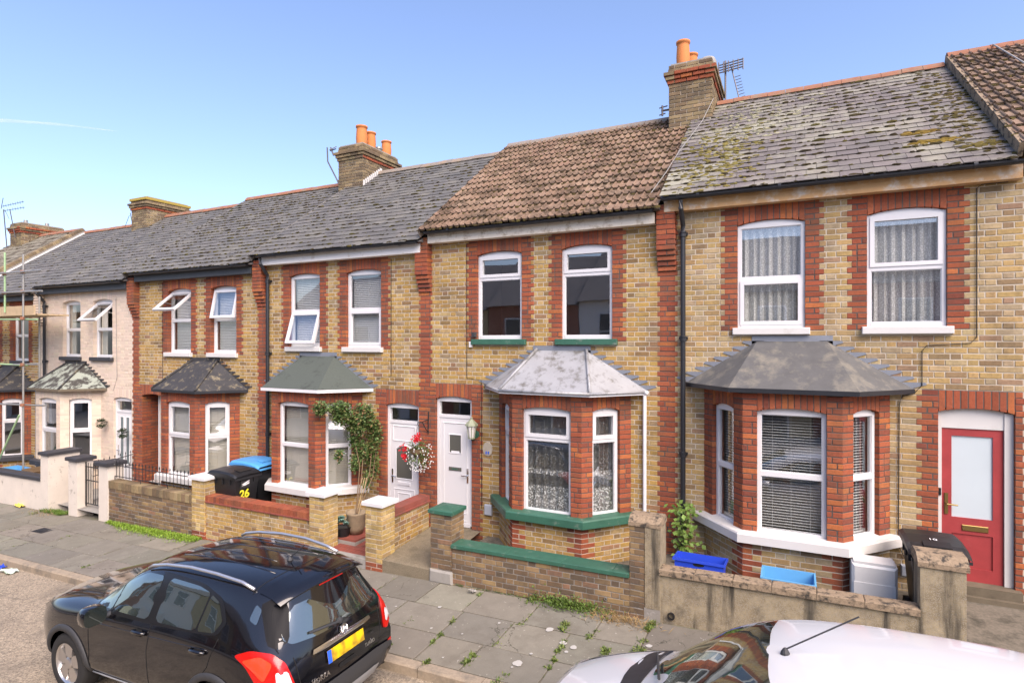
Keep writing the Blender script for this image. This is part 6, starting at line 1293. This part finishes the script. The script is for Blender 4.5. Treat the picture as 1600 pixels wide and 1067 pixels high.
# ------------------------------------------------------------------ plants
def leaf(mb, p, d, up, ln, wd, c, bend=.25):
    d = d.normalized(); s = d.cross(up)
    if s.length < .05: s = d.cross(Vector((1, 0, 0)))
    s.normalize(); n = s.cross(d); m = p + d * ln * .5 + n * (bend * ln * .25); t = p + d * ln
    mb.faces([p, m + s * wd * .5, t, m - s * wd * .5], [(0, 1, 2), (0, 2, 3)], 0, c)
def rnd_dir(rng, zb=0.): 
    while True:
        v = Vector((rng.uniform(-1, 1), rng.uniform(-1, 1), rng.uniform(-1, 1) + zb))
        if .1 < v.length < 1.4: return v.normalized()
GREENS = [(.055, .105, .022), (.075, .13, .03), (.04, .085, .02), (.10, .15, .04), (.12, .12, .04)]
# climbing shrub trained up the bay
rng = random.Random(12)
cl = thing('climbing_shrub', 'leafy climbing shrub trained up the bay beside the white arched door', 'shrub', (-6.98, -.80, -.40))
def path_pts(pts, n=10):
    out = []
    for a, b in zip(pts, pts[1:]): out += [Vector(a).lerp(Vector(b), k / n) for k in range(n)]
    return out + [Vector(pts[-1])]
stems = [[(-6.98, -.80, -.05), (-7.12, -.5, .5), (-7.25, -.28, 1.0), (-7.45, -.42, 1.55), (-7.84, -.72, 1.82)], [(-6.96, -.80, -.05), (-7.05, -.35, .6), (-7.15, -.14, 1.2), (-7.24, -.2, 1.85)], [(-7.0, -.78, -.05), (-7.2, -.45, .7), (-7.4, -.40, 1.3), (-7.4, -.3, 1.85)], [(-6.96, -.78, -.05), (-7.02, -.30, .5), (-7.06, -.1, 1.3), (-7.06, -.1, 1.6)]]
m = MB()
for s in stems: m.tube(path_pts(s, 6), .010, 6, taper=.005)
m.build('stem', 'stem', cl)
m = MB()
for k in range(3): m.tube([(-7.0 + .03 * k, -.80, -.1), (-7.14 + .05 * k, -.45, .50)], .005, 5)
m.build('cane', 'bamboo', cl)
m = MB()
cl_c = [(-7.84, -.76, 1.76, .17, .08, .12, 495), (-7.55, -.55, 1.68, .24, .11, .22, 1350), (-7.26, -.28, 1.60, .22, .12, .26, 1290), (-7.10, -.14, 1.26, .15, .08, .30, 690), (-7.38, -.36, 1.25, .14, .09, .26, 645), (-7.28, -.30, .95, .19, .09, .22, 630), (-7.56, -.58, .90, .09, .06, .12, 165), (-7.10, -.16, .66, .13, .08, .26, 330), (-7.16, -.3, .42, .10, .08, .2, 165), (-7.34, -.40, 1.45, .22, .10, .22, 500), (-7.14, -.18, .92, .15, .08, .30, 420), (-7.36, -.38, .72, .13, .08, .18, 260)]
for (cx, cy, cz, rx, ry, rz, cnt) in cl_c:
    for k in range(cnt):
        q = rnd_dir(rng) * rng.uniform(.2, 1.12); p = Vector((cx + q.x * rx, cy + q.y * ry, cz + q.z * rz)); c = jit(rng.choice(GREENS), rng, .35)
        if rng.random() < .07: c = jit((.22, .13, .06), rng, .3)
        leaf(m, p, rnd_dir(rng, -.3) + Vector((0, -.5, 0)), Vector((0, -.6, .8)), rng.uniform(.04, .08), rng.uniform(.026, .048), c)
m.build('foliage', 'leaf', cl)
pt = thing('plant_pot', 'tall mottled stone pot holding the climbing shrub canes', 'pot', (-6.98, -.80, -.40)); m = MB(); m.lathe((-6.98, -.80, -.385), [(.001, 0), (.12, 0), (.15, .1), (.17, .33), (.185, .36), (.165, .37), (.155, .33), (.001, .32)], 20); m.build('pot', 'pot_stone', pt, smooth=True)
m = MB(); m.lathe((-6.98, -.80, -.07), [(.001, .01), (.155, 0)], 16); m.build('soil', 'earth', pt)
su = thing('potted_succulent', 'blue-green rosette plant in a black pot between the white capped pillars', 'plant', (-7.10, -1.0, -.40)); m = MB(); m.lathe((-7.10, -1.0, -.40), [(.001, 0), (.10, 0), (.14, .16), (.15, .16), (.13, .15), (.001, .14)], 16); m.build('pot', 'bin_plastic', su)
m = MB()
for r in range(14):
    o = Vector((-7.10 + rng.gauss(0, .10), -1.0 + rng.gauss(0, .09), -.20 + rng.uniform(-.02, .10)))
    for k in range(16):
        a = k * 2.4; e = .2 + k * .05; d = Vector((math.cos(a) * math.cos(e), math.sin(a) * math.cos(e), math.sin(e))); leaf(m, o, d, Vector((0, 0, 1)), .085 - k * .002, .045, jit((.12, .23, .19), rng, .2), .6)
m.build('rosettes', 'leaf', su)
# hanging basket
hb = thing('hanging_basket', 'hanging basket of red and white flowers between the two white doors', 'basket', (-5.98, -.32, .62)); bx, by = -5.98, -.32
m = MB(); m.tube([(bx, -.008, 1.72), (bx, -.02, 1.32)], .010, 6); m.tube([(bx, -.015, 1.58), (bx, -.20, 1.56), (bx, -.34, 1.57), (bx, -.35, 1.53)], .009, 6); m.tube([(bx, -.015, 1.36), (bx, -.10, 1.42), (bx, -.20, 1.55)], .008, 6); m.build('bracket', 'iron', hb)
m = MB()
for k in range(3): a = k * math.tau / 3; m.tube([(bx, by, 1.53), (bx + .15 * math.cos(a), by + .15 * math.sin(a), 1.10)], .003, 4)
m.build('chain', 'iron', hb); m = MB(); m.lathe((bx, by, .95), [(.001, 0), (.08, .02), (.14, .08), (.16, .16)], 16); m.build('basket', 'stem', hb)
m = MB(); fl = [MB(), MB()]
for k in range(620):
    q = rnd_dir(rng) * rng.uniform(.3, 1.05); p = Vector((bx + q.x * .24, by + q.y * .2, 1.02 + q.z * .29)); leaf(m, p, rnd_dir(rng, -.2), Vector((0, 0, 1)), rng.uniform(.03, .07), rng.uniform(.014, .03), jit(rng.choice(GREENS + [(.13, .17, .07)]), rng, .3))
for k in range(150):
    q = rnd_dir(rng, -.25) * rng.uniform(.85, 1.12); p = Vector((bx + q.x * .24 + .03, by + q.y * .2, .98 + q.z * .28))
    for j in range(5): a = j * math.tau / 5; leaf(fl[0], p, Vector((math.cos(a), -.3, math.sin(a))), Vector((0, -1, 0)), .014, .012, None)
for (dx, dz_) in ((.03, 1.33), (-.20, 1.12), (-.22, .98), (.06, 1.29)):
    for k in range(26):
        p = Vector((bx + dx + rng.gauss(0, .035), by - .12 + rng.gauss(0, .03), dz_ + rng.gauss(0, .03)))
        for j in range(4): leaf(fl[1], p, rnd_dir(rng), Vector((0, -1, 0)), .026, .024, None)
m.build('foliage', 'leaf', hb); fl[0].build('white_flowers', 'petal_white', hb); fl[1].build('red_flowers', 'petal_red', hb)
# ivy at the foot of the black downpipe
iv = thing('vine', 'young green vine climbing the foot of the black downpipe', 'vine', (-1.46, -.2, -.17)); m = MB(); m.tube(path_pts([(-1.42, -.30, -.17), (-1.45, -.2, .2), (-1.42, -.15, .62)], 4), .006, 5); m.build('stem', 'stem', iv); m = MB()
for k in range(210): z_ = rng.uniform(-.15, .68); leaf(m, Vector((-1.41 + rng.gauss(0, .085), -.24 + rng.gauss(0, .06), z_)), rnd_dir(rng, -.2) + Vector((0, -.6, 0)), Vector((0, -.5, .8)), rng.uniform(.05, .10), rng.uniform(.045, .08), jit((.13, .22, .04), rng, .3))
m.build('foliage', 'leaf', iv)
for lab, xx, zz in (('round topiary ball hung left of the cream house door', -15.86, .92), ('round topiary ball hung right of the cream house door', -14.95, .73)):
    t = thing('topiary_ball', lab, 'topiary', (xx, -.15, zz - .12), 'topiary balls'); m = MB()
    for k in range(500): d = rnd_dir(rng); leaf(m, Vector((xx, -.17, zz)) + d * rng.uniform(.06, .115), d + rnd_dir(rng) * .6, Vector((0, 0, 1)), .035, .022, jit((.03, .055, .02), rng, .3))
    m.build('crown', 'leaf', t); m = MB(); m.tube([(xx, -.005, zz + .02), (xx, -.17, zz)], .008, 6); m.build('bracket', 'iron', t)
# weeds in the joints, grass along the wall, straw
def tuft(mb, x, y, z, n, ln, wd, cols, spread=.05, zb=.22):
    for k in range(n): d = rnd_dir(rng, zb); leaf(mb, Vector((x + rng.gauss(0, spread), y + rng.gauss(0, spread), z)), d, Vector((0, 0, 1)), ln * rng.uniform(.5, 1.2), wd * rng.uniform(.6, 1.3), jit(rng.choice(cols), rng, .3))
WG = [(.12, .17, .03), (.085, .135, .022), (.17, .20, .05), (.06, .095, .02)]
wm = MB()
def gpt(px, py):                                   # where a weed seen in the photograph roots on the sloping pavement
    k = (px - 800) / 902.; z = -.55; s_, c_ = math.sin(rad(26)), math.cos(rad(26))
    for _ in range(6): dep = (3 - z) * 902. / (py - 533); r_ = k * dep; X = r_ * c_ - dep * s_; Y_ = r_ * s_ + dep * c_ - 8.8; z = zx(X, Y_) + .004
    return X, Y_, z
for (px, py, n, ln, sp) in [(831, 934, 90, .07, .05), (771, 934, 30, .04, .03), (726, 973, 30, .045, .03), (705, 996, 40, .045, .03), (694, 1007, 26, .04, .025), (665, 1036, 40, .05, .03), (806, 970, 40, .03, .045), (786, 1000, 20, .02, .05), (762, 1027, 60, .06, .04), (752, 1036, 40, .06, .04), (884, 976, 90, .06, .05), (864, 1004, 70, .05, .045), (848, 1029, 50, .045, .035), (954, 1000, 50, .045, .04), (946, 1018, 80, .055, .045), (1008, 978, 60, .07, .04), (1046, 988, 60, .06, .05), (1030, 1012, 60, .06, .05), (1012, 1020, 60, .07, .06), (645, 965, 10, .02, .03), (600, 1012, 20, .05, .03), (779, 1064, 40, .05, .05), (240, 842, 14, .03, .02), (130, 886, 20, .03, .04), (98, 838, 20, .02, .05), (65, 803, 22, .02, .05), (70, 797, 60, .05, .1), (1049, 975, 40, .05, .05), (955, 955, 30, .05, .05)]:
    X, Y_, z = gpt(px, py); q = next((k for k, (a, b) in enumerate(rows) if a <= Y_ < b), None)
    if q is not None:
        near = min((x for r, x in joints if r == q), key=lambda x: abs(x - X))
        if abs(near - X) < .35: X = near
    for t_ in range(3): tuft(wm, X + rng.gauss(0, .012), Y_ + rng.gauss(0, sp * 1.6), zx(X, Y_) + .003, n * 2 // 3, ln * .85, .018, WG, sp * .55)
for r, x in joints:                                # a little green all along some joints
    if rng.random() < .55 and x > -16:
        for t_ in range(rng.randrange(2, 6)): y = rng.uniform(*rows[r]); tuft(wm, x, y, zx(x, y) - .004, 7, .022, .010, WG, .010)
for k in range(1500):                              # the big clump under the green coping
    x = rng.gauss(-2.72, .24); y = WY - abs(rng.gauss(0, .10)) - .01; leaf(wm, Vector((x, y, zp(x) + abs(rng.gauss(0, .055)))), rnd_dir(rng, .4), Vector((0, 0, 1)), rng.uniform(.02, .045), .02, jit(rng.choice([(.08, .14, .02), (.06, .11, .018), (.11, .17, .03)]), rng, .3))
for k in range(420): x = rng.uniform(-4.5, -3.2); leaf(wm, Vector((x, WY - abs(rng.gauss(0, .02)), zp(x))), rnd_dir(rng, .5), Vector((0, 0, 1)), .03, .014, jit((.08, .12, .03), rng, .3)) if rng.random() < .35 else None
wo = wm.build('weeds', 'leaf', kind='stuff'); wo['label'] = 'green weeds sprouting from the pavement joints'
gm = MB()
for k in range(5200):
    x = rng.uniform(-13.1, -10.1); y = WY - .02 - abs(rng.gauss(0, .12 * min(1, (x + 13.3) / 1.2))); leaf(gm, Vector((x, y, zp(x))), rnd_dir(rng, 1.0), Vector((0, 0, 1)), rng.uniform(.03, .085), .012, jit(rng.choice([(.17, .29, .02), (.13, .24, .02), (.22, .33, .04)]), rng, .25))
for k in range(900):
    x = rng.uniform(-15.6, -14.7); y = rng.uniform(-1.62, -1.45); leaf(gm, Vector((x, y, zp(x))), rnd_dir(rng, 1.0), Vector((0, 0, 1)), rng.uniform(.04, .11), .012, jit((.10, .18, .025), rng, .3))
g_ = gm.build('grass', 'leaf', kind='stuff'); g_['label'] = 'bright green grass strip along the foot of the old brick wall'
sm = MB()
for k in range(420): x = rng.gauss(-1.95, .22); y = WY - .08 - abs(rng.gauss(0, .12)); leaf(sm, Vector((x, y, zp(x))), rnd_dir(rng, .6), Vector((0, 0, 1)), rng.uniform(.05, .13), .006, jit((.38, .26, .12), rng, .25))
for k in range(160): x = rng.gauss(-15.3, .3); y = WY - .05 - abs(rng.gauss(0, .15)); leaf(sm, Vector((x, y, zp(x))), rnd_dir(rng, .4), Vector((0, 0, 1)), rng.uniform(.05, .12), .006, jit((.36, .27, .15), rng, .25))
s_ = sm.build('dry_grass', 'leaf', kind='stuff'); s_['label'] = 'dry straw coloured grass at the wall foot'
# lichen spots and litter on the paving
lm = MB()
for (px, py, r) in [(859, 983, .055), (880, 1004, .05), (896, 1011, .045), (885, 1018, .025), (809, 1036, .06), (1014, 1009, .04), (780, 973, .022), (674, 981, .02), (830, 1021, .02), (619, 947, .018), (687, 948, .03), (640, 1012, .014), (692, 1027, .014), (800, 1042, .015), (722, 990, .016)]:
    X, Y_, z = gpt(px, py); n = 11; lm.face([Vector((X + r * rng.uniform(.75, 1.1) * math.cos(k * math.tau / n), Y_ + r * rng.uniform(.75, 1.1) * math.sin(k * math.tau / n), zx(X + r * math.cos(k * math.tau / n), Y_ + r * math.sin(k * math.tau / n)) + .0125)) for k in range(n)])
l_ = lm.build('lichen', 'lichen_spot', kind='stuff'); l_['label'] = 'pale lichen spots on the paving slabs'
def litter(label, px, py, w, d, mat, crumple=.02):
    X, Y_, z = gpt(px, py); z = (zp(X) - .17 if Y_ < KY else z); m = MB(); n = 5; P = []
    for i in range(n):
        for j in range(n): P.append(Vector((X + (i / 4 - .5) * w + rng.uniform(-.01, .01), Y_ + (j / 4 - .5) * d + rng.uniform(-.01, .01), z + .012 + rng.uniform(0, crumple))))
    m.faces(P, [(i * n + j, i * n + j + 1, (i + 1) * n + j + 1, (i + 1) * n + j) for i in range(n - 1) for j in range(n - 1)]); tag(m.build('litter', mat), label, 'litter', 'litter in the street')
litter('crumpled yellow wrapper on the pavement by the cream wall', 30, 791, .34, .12, 'wrapper_yellow', .06)
litter('crumpled pale green plastic bag in the gutter', 14, 884, .30, .16, 'wrapper_green', .05); litter('crumpled blue wrapper in the gutter', 3, 877, .16, .1, 'blue_plastic', .05)
litter('small broken stone on the pavement below the green capped pillar', 738, 926, .10, .07, 'concrete_grey', .05)
# ------------------------------------------------------------------ aerials and scaffold
def aerial(label, o, parts):
    t = thing('roof_aerial', label, 'aerial', o, 'roof aerials'); o = Vector(o)
    for name, pts, r in parts: MB().tube([o + Vector(p) for p in pts], r, 6).build(name, 'aerial', t)
    return t
def yagi(a, b, n, el, up=(0, 0, 1)):
    a, b = Vector(a), Vector(b); out = [('boom', [a, b], .010)]; s = (b - a).cross(Vector(up)).normalized()
    for k in range(n): q = a.lerp(b, (k + .5) / n); out.append(('element', [q - s * el, q + s * el], .006))
    return out
aerial('bent aerial pole on the chimney with three pots', (-10.55, 2.66, 6.95), [('mast', [(-.0, 0, .05), (-.05, -.02, .2), (-.40, 0, .75), (-.42, 0, 1.12)], .018), ('bracket', [(-.05, 0, .2), (.05, 0, .22)], .02), ('element', [(-.30, 0, 1.1), (-.2, 0, .88)], .02), ('element', [(-.32, 0, 1.02), (-.12, 0, 1.04)], .015), ('element', [(-.24, -.1, 1.0), (-.2, .1, 1.14)], .012)])
aerial('panel aerial beside the chimney at the mossy slate roof', (-1.22, 3.4, 7.72), [('mast', [(0, 0, -.1), (0, 0, .86)], .02), ('mast', [(.28, -.1, -.05), (.1, 0, .75)], .012)] + [('element', [(-.12 + .0, -.05, .62 + .05 * k), (.33, -.05, .66 + .05 * k)], .012) for k in range(4)] + [('element', [(-.12 + .09 * k, -.05, .61), (-.12 + .09 * k, -.05, .83)], .012) for k in range(6)] + [('element', [(.16 + .012 * k, -.0, .5 - .06 * k), (.28 + .012 * k, -.0, .52 - .06 * k)], .006) for k in range(9)])
aerial('thin aerial on the chimney of the cream house', (-19.35, 2.7, 6.7), [('mast', [(0, 0, 0), (-.15, 0, .5)], .012), ('element', [(-.2, 0, .42), (-.45, 0, .05)], .008), ('element', [(-.02, 0, .25), (-.02, 0, .5)], .012)])
aerial('long double aerial on the farthest chimney at the left edge', (-26.6, 2.55, 6.9), [('mast', [(-.35, 0, -.45), (-.62, 0, 1.15)], .02), ('mast', [(.25, 0, 0), (-.15, 0, 1.1)], .018)] + yagi((-.7, 0, 1.28), (.85, 0, 1.3), 9, .06, (0, 1, .2)) + yagi((-.6, 0, 1.1), (.9, 0, 1.08), 8, .06, (0, 1, .2)) + [('element', [(-.8, 0, 1.2), (-.65, 0, 1.6)], .012), ('element', [(-.5, 0, 1.1), (-.2, 0, .75)], .008)])
aerial('small aerial bracket on the left flank of the chimney beside the mossy slates', (-2.25, 2.75, 7.55), [('bracket', [(-.10, 0, 0), (.1, 0, 0)], .02), ('bracket', [(-.08, 0, -.1), (-.08, 0, .1)], .02), ('element', [(-.14, 0, .06), (.02, 0, .08)], .012), ('element', [(-.14, 0, -.08), (-.02, 0, -.06)], .012)])
sc = thing('scaffold', 'tube scaffold with timber boards in front of the leftmost brick house', 'scaffold', (-18.5, -1.15, -.9))
def tube(name, mat, *pts, r=.023): MB().tube(pts, r, 8).build(name, mat, sc)
tube('standard', 'galvanised', (-17.45, -1.12, zp(-17)), (-17.45, -1.12, 5.2)); tube('standard', 'green_tube', (-18.35, -1.12, 3.75), (-18.35, -1.12, 5.3)); tube('standard', 'galvanised', (-18.9, -1.12, zp(-19)), (-18.9, -1.12, 4.2)); tube('standard', 'galvanised', (-18.15, -.45, 1.0), (-18.15, -.45, 4.2)); tube('standard', 'galvanised', (-20.2, -1.12, zp(-20)), (-20.2, -1.12, 5.2))
for z_ in (4.25, 4.75): tube('guard_rail', 'galvanised', (-21.5, -1.18, z_ + .05), (-16.45, -1.18, z_ - .02))
tube('ledger', 'green_tube', (-21.5, -1.05, 3.62), (-16.95, -1.05, 3.55)); tube('ledger', 'green_tube', (-21.5, -1.05, 2.42), (-17.4, -1.05, 2.40)); tube('ledger', 'galvanised', (-18.2, -1.05, 2.40), (-16.9, -1.05, 2.44)); tube('ledger', 'galvanised', (-21.5, -1.05, 1.28), (-16.6, -1.05, 1.42)); tube('brace', 'green_tube', (-17.5, -1.18, 1.15), (-18.75, -1.18, -.35)); tube('brace', 'galvanised', (-18.8, -1.2, 3.9), (-18.6, -1.2, 4.7))
for k in range(3): MB().aabb(-21.5, -17.05, -1.0 + k * .24, -.78 + k * .24, 3.66, 3.70).build('board', 'board', sc)
MB().aabb(-21.5, -17.0, -1.10, -1.06, 3.66, 3.90).build('toe_board', 'board', sc)
for xx, zz in ((-17.45, 3.58), (-17.45, 2.42), (-17.45, 4.25), (-17.45, 4.75), (-18.35, 4.25), (-18.35, 4.75), (-17.45, 1.4)): MB().lathe((xx, -1.14, zz - .04), [(.028, 0), (.05, .01), (.05, .07), (.028, .08)], 8).build('coupler', 'ridge_red', sc)
# ------------------------------------------------------------------ across the street (seen in the window and paint reflections)
OP = [('opposite_red', 'red brick'), ('opposite_white', 'white rendered'), ('opposite_yellow', 'yellow brick')]
for k in range(8):
    x0 = -27 + k * 4.6; x1 = x0 + 4.55; mt, nm = OP[k % 3]; t = thing('opposite_house', nm + ' house across the street, ' + ['first', 'second', 'third', 'fourth', 'fifth', 'sixth', 'seventh', 'eighth'][k] + ' along it, seen only in reflections', 'house', ((x0 + x1) / 2, -15.5, -.5), 'houses across the street')
    zb = zp(x0) - .1; m = MB(); m.aabb(x0, x1, -22, -15.5, zb, zb + 5.6); m.build('wall', mt, t)
    m = MB(); P = [Vector((x, y, z)) for x in (x0, x1) for y, z in ((-15.2, zb + 5.6), (-18.75, zb + 8.2), (-22.3, zb + 5.6))]; m.faces(P, [(0, 3, 4, 1), (1, 4, 5, 2), (0, 1, 2), (5, 4, 3), (0, 2, 5, 3)]); m.build('roof', 'opposite_roof', t)
    xb = x0 + 1.5
    m = MB(); P = [Vector((x, y, z)) for z in (zb, zb + 2.6) for x, y in ((xb - 1.1, -15.5), (xb - .6, -14.8), (xb + .6, -14.8), (xb + 1.1, -15.5))]; m.faces(P, [(0, 1, 5, 4), (1, 2, 6, 5), (2, 3, 7, 6), (4, 5, 6, 7)]); m.build('bay', 'opposite_white' if k % 2 else 'opposite_red', t)
    for (a, b, c, d, y) in ((xb - .5, xb + .5, .9, 2.4, -14.8), (xb - .5, xb + .4, 3.5, 5.0, -15.5), (xb + 1.3, xb + 2.2, 3.5, 5.0, -15.5), (xb + 1.5, xb + 2.3, .2, 2.3, -15.5)):
        m = MB(); m.aabb(a - .06, b + .06, y, y + .05, zb + c - .06, zb + d + .06); w = m.build('window', 'upvc', t); m = MB(); m.aabb(a, b, y + .05, y + .056, zb + c, zb + (c + d) / 2 - .03); m.aabb(a, b, y + .05, y + .056, zb + (c + d) / 2 + .03, zb + d); m.build('pane', 'opposite_glass', w)
m = MB(); slope_sheet(m, -60, 40, -15.5, -10.2, .0); m.build('far_pavement', 'concrete_grey', kind='structure')
# vapour trail high over the left side
ct = MB(); rng = random.Random(4); n = 26; P = []
def sky_pt(px, py, dist=2600.):
    k, q = (px - 800) / 902., (533 - py) / 902.; s_, c_ = math.sin(rad(26)), math.cos(rad(26)); return CAM + Vector((k * c_ - s_, k * s_ + c_, q)) * dist
for i in range(n + 1):
    t_ = i / n; p = sky_pt(-60 + 245 * t_, 186 + 20 * t_ - 4 * math.sin(t_ * 3)); r = 9 * (1 - t_) ** .7 * rng.uniform(.8, 1.2) + .5
    for j in range(8): P.append(p + Vector((0, math.cos(j * math.tau / 8) * r, math.sin(j * math.tau / 8) * r)))
ct.faces(P, [(i * 8 + j, i * 8 + (j + 1) % 8, (i + 1) * 8 + (j + 1) % 8, (i + 1) * 8 + j) for i in range(n) for j in range(8)]); c_ = ct.build('vapour_clouds', 'vapour', kind='stuff', smooth=True); c_['label'] = 'faint white vapour trail in the blue sky'
